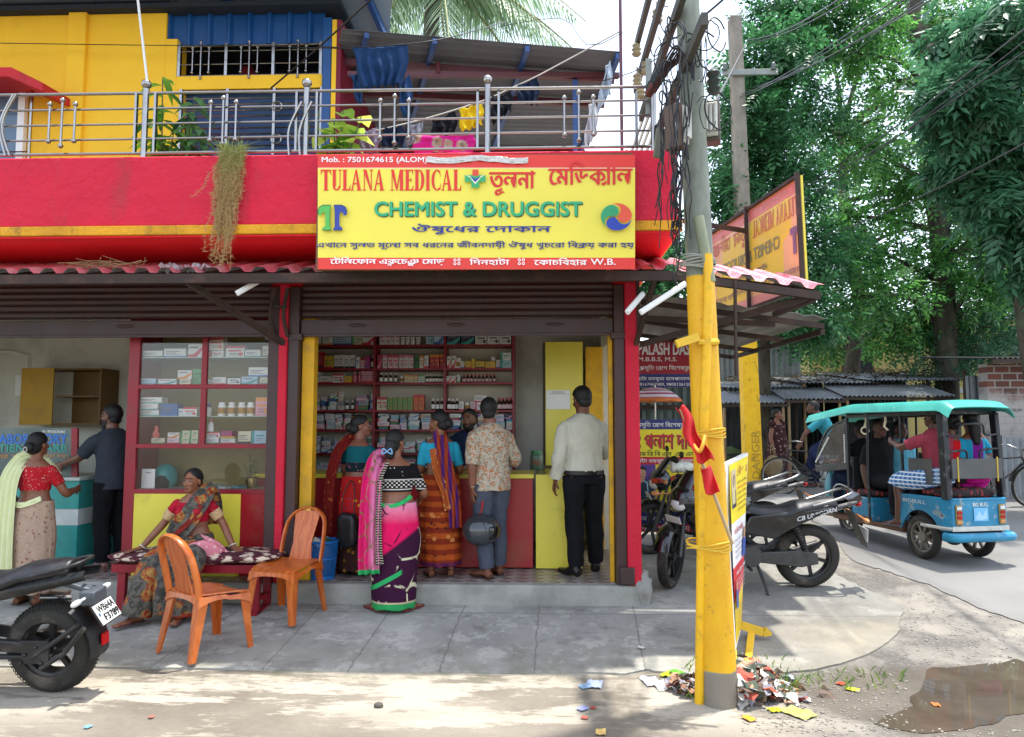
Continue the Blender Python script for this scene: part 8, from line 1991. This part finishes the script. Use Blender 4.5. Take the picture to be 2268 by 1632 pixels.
# coconut palm behind the balcony
pb_=at(955,60,15);pt=Vector((pb_.x+.1,15,at(955,-45,15).z));e=empty('coconut_palm',(pb_.x,15,.55),0,'coconut palm with drooping fronds rising behind the balcony roof','palm tree');B=Vector((pb_.x,15,.55))
MB().tube([Vector((pb_.x-.2,15,.55))-B,pb_-B,pt-B],[.2,.17,.15],14,6).build('trunk',mat('ringed palm trunk','#57504a',.9,.25,9,.5,18),e,60)
L5=leafmat('palm leaflet','#4a6b4c','#8fa585',.35);m=MB();st_=MB()
for k in range(30):
    a=2*pi*k/30+R(-.15,.15);el=R(-.25,.6) if k % 3 else R(.6,1.2);Lf=R(3.2,4.2);d=Vector((cos(a)*cos(el),sin(a)*cos(el)*.7,sin(el)));pts=[]
    for i in range(9):t_=i/8;pts.append(pt+d*Lf*t_+Vector((0,0,-2.3*t_**2.0-.4*t_)))
    P_=spline(pts,5);st_.tube([p-B for p in P_],[.035,.025,.01],6)
    for i in range(5,len(P_)-1):
        dd=(P_[i+1]-P_[i]).normalized();sd=dd.cross(Vector((0,0,1))).normalized();t_=i/len(P_)
        for s in (-1,1):
            ln=.85*sin(pi*min(1,.18+t_*.85))+.15;v=(dd*.55+sd*s*.75+Vector((0,0,-.55+R(-.15,.1)))).normalized();w=dd*.028;p0=P_[i]-B;p1=p0+v*ln*.55+Vector((0,0,-.04));p2=p0+v*ln+Vector((0,0,-.2*ln))
            m.add([p0-w*.4,p0+w*.4,p1+w,p1-w,p2],[(0,1,2,3),(3,2,4)])
m.build('leaflets',L5,e,0);st_.build('frond_ribs',mat('palm rib','#7d8450',.6),e,60)
# ================================================================ POLES, CABLES, LAUNDRY, PLANTS, LITTER
random.seed(21)
pbz=atz(1594,1556,0);ptp=at(1519,-60,4.62);PX=lambda z:pbz.lerp(ptp,z/ptp.z)
def polem():
    t=NT('yellow banded concrete pole');X,Y,Z=t.sep(t.co());zy=at(1545,612,4.62).z;w=t.math('MULTIPLY',t.math('SUBTRACT',t.noise(14,4),.5),.03);z2=t.math('ADD',Z,w)
    con=t.mix(t.ramp(t.noise(5,8,.7,co=t.co(scale=(1,1,.4))),.35,.65),S('#8f9484'),S('#676c60'));con=t.mix(t.ramp(t.noise(3,5),.58,.7),con,S('#5c6b4c'))
    yl=t.mix(t.ramp(t.noise(6,6,.65,co=t.co(scale=(1,1,.3))),.3,.7),S('#d49a05'),S('#e6b30e'));yl=t.mix(t.ramp(t.noise(16,8,.75),.58,.68,0,.6),yl,S('#7a5f22'))
    c=t.mix(t.math('MULTIPLY',t.ramp(z2,.205,.215),t.ramp(z2,zy,zy-.01)),con,yl);c=t.mix(t.ramp(z2,.21,.19),c,S('#7d7568'));t.base(c);t.set(Roughness=.6);t.bump(t.noise(24,8,.7),.3,.01);return t.m
M_POLE=polem()
up_=empty('utility_pole',(pbz.x,pbz.y,0),0,'leaning round concrete utility pole with yellow painted lower half at the corner','pole');UB=Vector(up_.location)
MB().tube([PX(z)-UB for z in (-.1,1,2.2,3.5,5,7)],[.112,.10,.092,.083,.073,.06],24,3).build('shaft',M_POLE,up_,60)
def arm(u0,v0,Y0,u1,v1,Y1,w=.075):
    a=at(u0,v0,Y0);b=at(u1,v1,Y1);b.x=a.x*.6+b.x*.4;a.x=b.x;b.z=a.z=(a.z+b.z)/2
    return MB().bar(a-UB,b-UB,.04,w).build('crossarm',mat('weathered crossarm steel','#4b4a45',.7,.2,10,.1,40),up_,0),a,b
A4=arm(1562,39,4.0,1453,298,5.65);A3=arm(1548,-5,4.05,1409,207,6.2);A2=arm(1486,12,4.8,1407,140,6.6);A1=arm(1449,0,5.5,1405,74,6.6)
for u,v,Y in ((1409,110,6.4),(1411,178,6.1),(1430,150,6.0),(1455,36,5.6),(1506,22,5.0),(1418,205,6.0)):
    q=at(u,v,Y)-UB;MB().lathe([(0,-.06),(.03,-.06),(.045,-.04),(.03,-.02),(.045,.0),(.03,.02),(.04,.04),(.02,.06),(0,.06)],14,q).tube([q,q+Vector((0,0,.12))],.008,6).build('insulator',mat('cream insulator','#9c9170',.3,.2),up_,60)
q=at(1580,180,4.4)-UB;MB().lathe([(0,-.08),(.03,-.08),(.045,-.05),(.03,-.03),(.045,.0),(.03,.02),(.045,.05),(.02,.08),(0,.08)],14,q).build('insulator',mat('dark green insulator','#26302a',.25),up_,60)
for u,v0,v1,Y in ((1436,130,260,5.6),):a=at(u,v0,Y);b=at(u,v1,Y);MB().bar(a-UB,b-UB,.05,.012).build('brace_plate',mat('galvanised plate','#8a8f88',.5),up_,0)
def ring(z,r,n=4,m=None,name='wire_tie'):
    c=PX(z)-UB+Vector((-.03,-.02,0));g=MB()
    for k in range(n):g.tube([c+Vector((r*1.25*cos(a),r*sin(a),.012*k-.02+.012*sin(a*2+k))) for a in np.linspace(0,2*pi,25)],.005,6)
    return g.build(name,m or M_YW2,up_,60)
for v in (958,1207):ring(at(1560,v,4.6).z,.108)
ring(at(1550,590,4.6).z,.10,7,mat('grey tie wire','#8d8d80',.6))
a=at(1497,762,4.5);b=at(1546,746,4.5);MB().bar(a-UB,b-UB,.05,.05).tube([b-UB+Vector((0,.02,-.03)),b-UB+Vector((.12,.02,-.03)),b-UB+Vector((.13,.15,-.03))],.02,8).build('yellow_bracket',M_YW2,up_,30)
z0_=at(1640,1050,4.6).z;MB().bar(PX(z0_)-UB,at(1604,1052,5.2)-UB,.02,.05).build('banner_arm',M_YW2,up_,0)
p0_=atz(1548,1556,0);p1_=at(1557,1000,4.56);p2_=at(1568,660,4.52);p3_=at(1556,610,4.52)
pp_=empty('pipe',(p0_.x,p0_.y,0),0,'thin yellow pipe tied to the front of the leaning utility pole','pipe')
MB().tube([p0_-Vector((p0_.x,p0_.y,.05)),p1_-Vector((p0_.x,p0_.y,0)),p2_-Vector((p0_.x,p0_.y,0)),p2_-Vector((p0_.x,p0_.y,0))+Vector((0,0,.28))],.031,14,4).build('tube',mat('chipped yellow pipe','#e6b20e',.5,.08,8,.1,30,dirt=.25,dirtcol=(.1,.07,.03),dsc=12),pp_,60)
a=at(1547,480,4.54);b=at(1580,625,4.52);o=MB().tube([a-a,b-a+Vector((-.02,0,0))],.034,12).build('conduit',mat('mossy conduit','#8a8f74',.7,.2,6),None,60);o.location=a;tag(o,'grey mossy conduit strapped to the pole above the yellow paint','pipe')
sp_=at(1668,1089,13.8);o2=at(1626,40,13.8);e=empty('utility_pole',(sp_.x,13.8,gz(13.8)),0,'square tapering concrete pole painted yellow below, standing behind the side sign','pole');B=Vector((sp_.x,13.8,gz(13.8)))
t=NT('square pole concrete');X,Y,Z=t.sep(t.co());con=t.mix(t.ramp(t.noise(4,8,.7,co=t.co(scale=(1,1,.4))),.35,.65),S('#9c9284'),S('#766f64'));yl=t.mix(t.ramp(t.noise(7,8,.7),.3,.7),S('#d9a408'),S('#e9bd1c'));yl=t.mix(t.ramp(t.noise(9,9,.75,co=t.co(scale=(1,1,.35))),.56,.66,0,.8),yl,S('#6b5620'));zq=at(1650,728,13.8).z-B.z;t.base(t.mix(t.ramp(Z,zq-.03,zq+.03),yl,con));t.set(Roughness=.8);t.bump(t.noise(14,9,.75),.6,.02)
g=MB();tp=o2-B;
for i in range(10):
    t0,t1=i/10,(i+1)/10
    if i==0:vs=[]
    if i==0:vs += [(-.16,-.15,-.1),(.16,-.15,-.1),(.16,.15,-.1),(-.16,.15,-.1)]
    c=Vector((tp.x*t1,0,tp.z*t1));h=.16-.05*t1;vs += [(c.x-h,-.15+.03*t1,c.z),(c.x+h,-.15+.03*t1,c.z),(c.x+h,.15-.03*t1,c.z),(c.x-h,.15-.03*t1,c.z)]
g.add(vs,[(i*4+k,i*4+(k+1) % 4,i*4+4+(k+1) % 4,i*4+4+k) for i in range(10) for k in range(4)]+[(40,41,42,43)]);g.build('shaft',t.m,e,0,.02)
P=Print(lambda s,t_,l:Vector((-.10+.22*t_,-.152-l,s)));P.text('DANGER',.25,1.15,.85,.2,'#a5820f',.0);P.build('lettering',e)
g=MB();za=at(1610,170,13.8).z-B.z;xa_=tp.x*za/tp.z;g.bar((xa_-.32,-.16,za),(xa_+.75,-.16,za),.06,.12);g.build('crossarm',mat('galvanised plate','#8a8f88'),e,0,.01)
for x in (xa_-.28,xa_+.65):MB().lathe([(0,-.08),(.05,-.07),(.03,-.02),(.05,.03),(.02,.08),(0,.08)],12,(x,-.2,za+.1)).build('insulator',mat('grey insulator','#5e6361',.4),e,60)
a=at(1627,620,5.66);b=at(1630,832,5.66);o=MB().bar(a-a,b-a,.018,.035).build('iron_bar',M_RUST,None,0);o.location=a;tag(o,'rusty flat iron bar hanging from the awning corner between the poles','bar')
# fuse boxes, plate
def fbox(u0,v0,u1,v1,Y,rz,lab,col):
    a=at(u0,v0,Y);b=at(u1,v1,Y);e=empty('fuse_box',((a.x+b.x)/2,Y,b.z),rz,lab,'fuse box');w=(b.x-a.x)/2;h=a.z-b.z
    MB().box(-w,w,-.03,.09,0,h).build('case',mat('fuse case '+col,col,.6,.2,9,.1,30,dirt=.4),e,30,.008);MB().box(-w*.8,w*.8,-.05,-.031,h*.08,h*.92).build('cover',mat('white fuse cover','#b5b3a6',.5,.15,9,dirt=.3),e,30,.006)
    g=MB()
    for k in range(3):g.tube([(-w*.5+.5*w*k,-.06,h*.2),(-w*.5+.5*w*k,-.06,h*.85)],.012,8)
    g.build('fuse_carriers',mat('white porcelain','#c9c8be',.3),e,60);return e
fbox(1490,232,1520,330,4.5,.9,'rusty fuse box on the left side of the utility pole','#5e4a3c');fbox(1556,226,1594,314,4.66,-.3,'pale fuse box with porcelain carriers on the right side of the utility pole','#4e4238')
a=at(1455,281,4.9);b=at(1480,347,4.9);o=MB().box(0,b.x-a.x,0,.03,b.z-a.z,0).build('meter_plate',mat('grey green plate','#6d7060',.6,.2),None,0,.004);o.location=a;o.rotation_euler=(0,.12,.2);tag(o,'small grey plate hanging by wires left of the utility pole','plate')
M_CAB=mat('black cable','#17181a',.5,.1)
def cable(lab,pts,r=.006,sag=0,grp=None,n=6,name='power_cable'):
    P=[Vector(p) for p in pts]
    if sag and len(P) ==2:P=[P[0].lerp(P[1],k/8)+Vector((0,0,-sag*4*(k/8)*(1-k/8))) for k in range(9)]
    o0=P[0];o=MB().tube([p-o0 for p in P],r,6,3 if sag==0 else 2).build(name,M_CAB,None,60);o.location=o0;return tag(o,lab,'cable',grp)
def zt_(x,y,Y):return at(1349.5+.4133*x,.4133*y,Y)
OV=[((745,215),(1190,0),13.7,8.5,.011),((745,232),(1260,-10),13.7,8.5,.009),((700,520),(1530,0),13.7,6.0,.007),((712,505),(1490,-5),13.7,6.2,.007),((740,490),(1620,10),13.7,6.0,.007),((748,474),(1680,-10),13.7,6.0,.007),((1050,985),(2300,60),13,6.0,.008),((1040,1005),(2300,190),13,6.0,.008),((1090,1280),(2300,690),12.5,5.8,.007),((920,560),(1600,0),13.6,8,.005),((860,1180),(2300,130),13,6.5,.006)]
for i,(a,b,Y0,Y1,r) in enumerate(OV):
    p=zt_(*a,Y0);q=zt_(*b,Y1);q=q+(q-p)*.15;cable('thin overhead cable crossing in front of the trees at the right',[p,q],r,.12,'overhead cables in front of the trees')
top=at(1530,120,4.6)
cable('thick black cable bundle running from the leaning pole to the square pole',[at(1546,250,4.6),at(1590,215,7),at(1650,100,13.6)],.014);cable('cable leaving the leaning pole towards the top of the picture',[at(1530,200,4.6),at(1545,60,4.4),at(1600,0,4.3),at(1650,-60,4.2)],.007)
cable('black cable slanting from the balcony grille up past the blue panel',[at(600,195,6.8),at(700,110,6.0),at(830,-10,5.0)],.008);cable('thin grey cable strung along the yellow upper wall',[at(-40,95,6.8),at(300,100,6.8),at(560,102,6.8),at(760,108,6.7)],.004)
cable('thin line from the pipe mast to the leaning pole insulators',[at(1378,72,6.0),at(1300,100,6.0),at(1240,40,8),at(1100,60,9)],.004);cable('slack cable between the lean-to roof and the leaning pole',[at(1330,180,6.3),at(1400,160,6.0),at(1470,120,5.3)],.004)
e=empty('cable_tangle',at(1500,300,4.55),0,'tangle of loose black cables hanging down the leaning utility pole','cables');B=Vector(e.location);g=MB()
for k in range(30):
    v0=R(40,280);v1=v0+R(120,330);u0=1508+R(-45,25);u1=u0+R(-22,14);Yk=R(4.3,4.75);n_=6
    g.tube([at(u0+(u1-u0)*i/n_+R(-7,7),v0+(v1-v0)*i/n_,Yk+R(-.05,.05))-B for i in range(n_+1)],R(.0025,.006),5,4)
for k in range(28):
    c=at(R(1450,1590),R(40,260),R(4.3,4.6))-B;rr=R(.04,.14);th=R(0,3);g.tube([c+Vector((rr*cos(a)*cos(th),rr*cos(a)*sin(th)*.6,rr*sin(a)*R(.9,1.1))) for a in np.linspace(R(0,2),R(4,6.5),13)],R(.003,.006),5,2)
for k in range(14):
    v0=R(300,420);g.tube([at(1497+R(-12,14),v0+i*R(30,48),4.52+R(-.04,.04))-B for i in range(6)],R(.0025,.005),5,4)
for k in range(9):g.tube([at(1440+6*k,210-8*k,4.9)-B,at(1490+5*k,105+3*k,4.5)-B,at(1520+2*k,130+6*k,4.45)-B],.007,6,5)
g.build('strands',M_CAB,e,60)
e=empty('switch_gear',at(1462,170,5.0),0,'dark red and black switch gear lever on the crossarms','switch');a=at(1440,200,5.1)-Vector(e.location);b=at(1478,140,4.9)-Vector(e.location);MB().bar(a,b,.07,.07).build('body',mat('dark green casing','#1f2b2c',.5),e,30,.01);MB().bar(a+Vector((-.02,0,-.04)),a.lerp(b,.45)+Vector((-.03,0,-.05)),.05,.05).build('lever',mat('rust red','#5c2a22',.7),e,30,.01)
# flag
st0=at(1572,1070,4.42);st1=at(1622,1205,4.36);e=empty('flag',st0,0,'crumpled red flag on a thin bamboo stick tied to the yellow pipe','flag');B=Vector(e.location)
s9=at(1507,905,4.4);MB().tube([st1-B,st0-B,at(1545,1000,4.46)-B,s9-B],.011,8).build('stick',mat('bamboo stick','#a58c66',.6,.15),e,60)
M_FLAG=mat('red flag cloth','#c4161c',.7,.12,8)
def ff(u,v):p=at(1506+54*v+(16+14*v)*(u-.5)*1.3+5*sin(v*9),902+120*v+6*sin(u*6),4.40+.03*sin(u*7+v*5));return p-B
MB().grid(ff,22,30,thick=.004).build('cloth',M_FLAG,e,180)
def ff(u,v):p=at(1562+16*v+(22+10*v)*(u-.5),1035+58*v+4*sin(u*5),4.37+.025*sin(u*7+v*4));return p-B
MB().grid(ff,16,18,thick=.004).build('flag_end',M_FLAG,e,180)
MB().tube([at(1535,985,4.40)-B,at(1548,1000,4.36)-B,at(1556,985,4.36)-B,at(1560,965,4.4)-B],.012,8,4).build('yellow_ribbon',mat('orange yellow ribbon','#d9961e',.6),e,60)
# ---------------------------------------------------------------- laundry
def zm_(x,y,Y):return at(674.7+.3719*x,.3719*y,Y)
def laundry(name,lab,top,bot,Y,m,folds=4,amp=.025,cut=None):
    """hung cloth between measured top edge (left, right) and bottom edge"""
    tl,tr_=zm_(*top[0],Y),zm_(*top[1],Y);bl_2,br_2=zm_(*bot[0],Y),zm_(*bot[1],Y);c=(tl+tr_)/2;sd=R(0,9)
    def f(u,v):
        p=tl.lerp(tr_,u).lerp(bl_2.lerp(br_2,u),v);a=amp*(.25+.75*v)*sin(folds*2*pi*u+1.5*sin(v*2+sd)+sd)+.02*noise.noise((u*3,v*4,sd));return p-c+Vector((.012*sin(v*7+u*5),a,-.015*sin(pi*u)*(1-v)+.012*noise.noise((u*4,sd,v))))
    o=MB().grid(f,44,30,thick=.005).build(name,m,None,180);o.location=c;return tag(o,lab,'laundry')
CL=lambda n,h:cloth(n,h,var=.16,sc=5)
laundry('hung_shirt','large navy blue garment hanging from the line near the blue corner post',((280,282),(622,262)),((340,530),(585,505)),6.05,CL('navy wash cloth','#1f3a5f'),5,.035)
laundry('hung_trousers','navy trouser leg hanging beside the large navy garment',((545,500),(632,440)),((585,700),(635,695)),6.1,CL('navy wash cloth','#1f3a5f'),2)
laundry('hung_trousers','navy sleeve end hanging left of the large navy garment',((268,440),(330,430)),((310,620),(352,615)),6.12,CL('navy wash cloth','#1f3a5f'),2)
laundry('hung_shorts','dark navy shorts high on the sloping clothes line',((1265,505),(1388,452)),((1275,605),(1392,628)),5.95,CL('dark navy shorts','#18243a'),3)
laundry('hung_cloth','black cloth on the line right of the middle railing post',((1108,575),(1232,545)),((1115,735),(1235,660)),5.95,CL('black wash cloth','#15171c'),3)
laundry('hung_shorts','bright yellow shorts hanging left of the middle railing post',((916,650),(1058,602)),((930,780),(1060,742)),5.95,CL('yellow shorts cloth','#d9b81c'),3)
laundry('hung_cloth','black cloth on the line left of the yellow shorts',((752,710),(902,660)),((760,822),(900,795)),5.95,CL('black wash cloth','#15171c'),3)
laundry('hung_cloth','grey patterned cloth on the lower end of the clothes line',((622,740),(712,722)),((598,872),(660,840)),5.98,floralm('grey pattern cloth','#8b8e98',[('#c9cace',2,.3,.2)],22),3)
laundry('hung_cloth','dark blue cloth low on the line behind the balusters',((455,760),(590,742)),((460,872),(588,868)),5.98,CL('dark navy shorts','#18243a'),3)
laundry('hung_cloth','lilac patterned cloth at the lowest end of the clothes line',((330,770),(438,760)),((330,905),(440,905)),5.98,floralm('lilac pattern cloth','#8f7d94',[('#c4b9c4',2,.3,.2)],26),3)
laundry('hung_sheet','pink sheet with grey leaf print hanging on the railing above the sign',((650,805),(1012,800)),((648,910),(1008,910)),5.68,floralm('pink leaf print sheet','#d4258c',[('#b5a58f',.55,.42,.36),('#8a7d6c',.55,.2,.14)],16),5,.012)
laundry('hung_cloth','white and blue cloth hanging at the right end of the metal roof',((1790,390),(1825,360)),((1740,660),(1828,560)),6.4,floralm('pale blue print cloth','#aebcc9',[('#5c7896',1.5,.32,.22)],20),2)
laundry('hung_cloth','white cloth hanging below the blue cloth at the right end of the railing',((1690,620),(1735,600)),((1665,885),(1745,800)),6.2,CL('white wash cloth','#c3c6ca'),3)
o=cable('pale clothes line sloping up to the pipe mast',[zm_(320,800,5.98),zm_(700,712,5.97),zm_(1060,600,5.95),zm_(1240,520,5.95),zm_(1400,445,5.95),zm_(1880,185,6.0)],.006,0,None,name='clothes_line');o.data.materials[0] =mat('pale rope','#b5b2a8',.8)
o=cable('clothes line carrying the large navy garment',[zm_(100,280,6.5),zm_(280,282,6.05),zm_(622,262,6.05),zm_(900,215,6.4),zm_(1190,130,8)],.005,name='clothes_line')
o=MB().tube([(0,0,0),at(327,190,6.2)-at(303,-20,6.2)],.012,8).build('conduit',M_WHITE,None,60);o.location=at(303,-20,6.2);tag(o,'thin white pipe slanting down in front of the yellow upper wall','pipe')
# ---------------------------------------------------------------- balcony plants
def potplant(name,lab,u,v,Y,pts,lm,ll,lw,per,droop,stemm='stem green'):
    b=at(u,v,Y);e=empty(name,(b.x,Y,zl1),0,lab,'plant');B=Vector((b.x,Y,zl1));s=MB();m=MB()
    MB().lathe([(0,0),(.10,0),(.13,.2),(.14,.22),(.115,.22),(.1,.18),(0,.18)],18).build('pot',mat('clay pot','#8a4f36',.8,.15),e,40)
    for tip in pts:
        q=at(tip[0],tip[1],Y+R(-.1,.1))-B;P_=spline([Vector((0,0,.18)),Vector((q.x*.4,q.y*.4,q.z*.6)),q],10);s.tube(P_,[.009,.005],6)
        for i in range(per):
            t_=.2+.8*i/(per-1);k=int(t_*(len(P_)-1));a=i*2.4+R(-.3,.3);leaf_fn(m,P_[k],(cos(a),sin(a),.35-.2*t_),ll*R(.9,1.35),lw*1.25,droop)
    m.build('leaves',lm,e,60);s.build('stems',mat(stemm,'#4a5c34',.6),e,60);return e
potplant('mango_sapling','young plant with long drooping leaves beside the left railing post',360,340,5.85,[(360,170),(345,250),(385,290),(350,300),(380,330)],leafmat('sapling leaf','#2f6a2c','#7fae3c',.4,.35),.2,.055,20,.7)
potplant('balcony_plant','dark leaved plant behind the railing next to the drooping sapling',420,340,5.9,[(432,215),(420,250),(440,285),(405,320),(448,320)],leafmat('dusky plant leaf','#2c5638','#6f9a5a',.35,.4),.16,.06,20,.8)
potplant('balcony_plant','light green broad leaved plant behind the railing left of the sign top',745,340,5.85,[(760,245),(800,258),(785,285),(715,285),(722,320),(760,320),(740,270)],leafmat('lime leaf','#5f9a35','#b5cf55',.45,.45),.13,.12,12,.5)
hb2=at(512,330,5.5);e=empty('hanging_plant',(hb2.x,5.5,hb2.z),0,'dry feathery plant trailing down the red parapet','plant');B=Vector(e.location);m=MB()
for k in range(85):
    u0=512+R(-28,32);v0=322+R(-12,10);ln=R(.25,1)**1.1;v1=v0+40+230*ln;u1=500+R(-42,44)*(1-.6*ln)-14*ln+(R(-45,50) if k % 9 ==0 else 0);P_=[at(u0+(u1-u0)*i/5+R(-9,9),v0+(v1-v0)*i/5,5.46+R(-.03,.03)-.02*i/5)-B for i in range(6)]
    P_=spline(P_,4);m.tube(P_,.0014,4)
    for i in range(2,len(P_)):
        for q in range(5):d=Vector((R(-1,1),R(-.6,.6),R(-.6,.5)));d.normalize();p=P_[i];w=d.cross(Vector((0,1,.2))).normalized()*.0018;m.add([p-w,p+w,p+d*R(.015,.05)],[(0,1,2)])
for k in range(60):a=R(0,6.3);p=at(512+R(-30,35),330+R(-10,12),5.5)-B;d=Vector((cos(a),R(-.8,.2),sin(a)*.7+.2)).normalized();w=d.cross(Vector((0,1,.2))).normalized()*.003;m.add([p-w,p+w,p+d*R(.05,.18)],[(0,1,2)])
t=NT('dry feathery stems');X,Y,Z=t.sep(t.co());t.base(t.mix(t.ramp(Z,-.3,.05),S('#a88c5c'),S('#7d8a45')));t.set(Roughness=.9);m.build('stems',t.m,e,0)
for u0,u1,v,lab in ((180,320,604,'dry twigs and roots lying on the awning edge at the left'),(350,460,603,'grey crumpled scraps lying on the awning under the hanging plant')):
    a=at(u0,v-6,5.75);b=at(u1,v-6,5.75);e=empty('debris',(a+b)/2,0,lab,'debris');g=MB();L_=(b.x-a.x)/2
    for k in range(26):
        p=Vector((R(-L_,L_),R(-.05,.05),.03+R(-.02,.0)))
        if u0<300:g.tube([p,p+Vector((R(-.15,.15),R(-.03,.03),R(0,.05))),p+Vector((R(-.25,.25),0,R(0,.1)))],.003,4,3)
        else:g.obox(p,R(.02,.04),.02,R(.006,.014),Euler((R(-1,1),R(-1,1),R(0,3))).to_matrix().to_4x4())
    g.build('scraps',mat('dry roots','#a08a68',.9,.2) if u0<300 else mat('grey scraps','#b0b0b4',.7,.2),e,60)
# ---------------------------------------------------------------- litter by the pole and in the street
def scrap(name,lab,u,v,size,col,grp=None,z=0,crump=.35,mark=None):
    p=atg(u,v);s=size/FPX*p.y;sd=R(0,50);a=R(0,6.3)
    def f(x,y):q=Vector(((x-.5)*s*2,(y-.5)*s*1.5,0));q.z=.006+s*crump*abs(noise.noise((x*2.6,y*2.6,sd)))+z;return q
    o=MB().grid(f,10,9,thick=.002).build(name,mat('litter '+col,col,.5,.18,30),None,50);o.location=(p.x,p.y,p.z+(.016 if p.y>5.1 else .002));o.rotation_euler=(0,0,a);return tag(o,lab,'litter',grp)
NAMED=[('wrapper','yellow green crumpled packet in the litter left of the pole base',1478,1497,16,'#a9b827'),('wrapper','bright green and pink packet in the litter left of the pole base',1500,1496,15,'#5fae2c'),('wrapper','pink foil scrap beside the green packet',1503,1504,11,'#c93a68'),('paper_sheet','white printed sheet lying left of the litter heap',1442,1512,24,'#c9c9d6'),('paper_sheet','blue and white crumpled paper in the gutter',1316,1518,22,'#aab6d6'),('wrapper','blue striped scrap left of the gutter paper',1297,1523,13,'#7f9fb8'),('wrapper','blue white foil scrap lower in the gutter',1290,1572,12,'#8f94c4'),('wrapper','small red scrap beside the blue foil',1313,1570,5,'#b8392e'),('wrapper','small pink scrap at the bottom of the gutter',1294,1592,7,'#c25a4a'),('wrapper','pale blue plastic bag on the right of the litter heap',1735,1505,20,'#9fb6c4'),('wrapper','orange packet on the right of the litter heap',1752,1536,13,'#d0552c'),('wrapper','yellow packet right of the pole base',1716,1575,15,'#cfd026'),('paper_sheet','flat olive printed packet right of the yellow packet',1768,1582,30,'#a3a65a'),('wrapper','orange and yellow packet lying alone near the picture bottom',1658,1594,14,'#d9962c'),('wrapper','yellow wrapper far right of the litter heap',1888,1529,13,'#c4c82f'),('wrapper','red scrap between the heap and the yellow wrapper',1862,1516,9,'#c8452c'),('wrapper','orange scrap floating on the puddle',2072,1563,10,'#d07038'),('wrapper','small blue scrap on the road near the motorcycle',195,1612,8,'#6fa3c4'),('wrapper','reddish scrap in the middle of the road at the bottom left',335,1590,7,'#a0685c'),('paper_sheet','white scrap near the crack of the pavement',1420,1440,8,'#d5d5d0'),('paper_sheet','white paper scrap right of the heap',1785,1552,11,'#d0cfcb'),('wrapper','yellow orange wrapper at the bottom edge under the gutter',1330,1624,14,'#d0b06a')]
for n_,lab,u,v,sz,c in NAMED:scrap(n_,lab,u,v,sz,c)
pz=atz(1590,1540,0);e=empty('litter_heap',(pz.x,pz.y+.15,0));e['kind'] ='stuff';B=Vector(e.location)
for k,c in enumerate(('#7a5a44','#b58a6c','#c9c4bc','#5c4a3c','#a34a38','#8c8c94','#3f4a3a','#d4d0c8')):
    g=MB()
    for i in range(46):
        side=R(0,1);u=1640+abs(random.gauss(0,55)) if side<.72 else 1535-abs(random.gauss(0,22));v=1530+R(-40,42)*max(.15,1-abs(u-1650)/190)+ (12 if u>1750 else 0);q=atg(u,v);h=max(0,.13-abs(u-1640)/900) if u>1600 else .06;s=R(.012,.04)
        o3=q-B+Vector((0,0,.014+R(0,h)));Ms=Euler((R(-.7,.7),R(-.7,.7),R(0,6))).to_matrix();g.add([o3+Ms @ Vector((s*1.5*x*R(.6,1.2),s*y*R(.6,1.2),s*R(-.5,.5))) for y in (-1,0,1) for x in (-1,0,1)],[(0,1,4,3),(1,2,5,4),(3,4,7,6),(4,5,8,7)])
    g.build('scraps',mat('litter '+c,c,.7,.25,20),e,0)
g=MB()
for i in range(1900):
    u=R(1640,2260);v=R(1300,1632) if random.random() <.7 else R(1490,1620);q=atg(u,v)
    if 2010 <u<2290 and 1480 <v<1615 or (u<1990 and v<1480):continue
    s=R(.003,.010)*(1.6 if random.random() <.08 else 1);g.ball(q+Vector((0,0,s*.3)),(s,s*R(.7,1),s*.6),5,4)
tag(g.build('gravel',mat('street gravel','#8b857b',.9,.35,9),None,60),None,None,None,'stuff')
g=MB()
for i in range(260):
    q=atg(R(1500,1760),R(1462,1560)) if i<90 else (atg(R(1690,1760),R(1508,1545)) if i<200 else atg(R(1760,2000),R(1490,1530)));a=R(0,6.3);d=Vector((cos(a)*.5,sin(a)*.5,1)).normalized();w=Vector((-sin(a),cos(a),0))*.004;h=R(.03,.10);g.add([q-w,q+w,q+d*h*.6+w*.6,q+d*h+Vector((cos(a),sin(a),0))*.02],[(0,1,2),(0,2,3)])
tag(g.build('grass',leafmat('litter grass','#3f5a24','#7f9440',.3),None,0),None,None,None,'stuff')
p=atg(838,1566);o=MB().ball((0,0,.012),(.03,.022,.02),12,8,fn=lambda d:1+.2*noise.noise(d*3)).build('stone',mat('dark stone','#5a554e',.9,.2),None,60);o.location=p;tag(o,'single dark pebble on the pale road in front of the shop','stone')
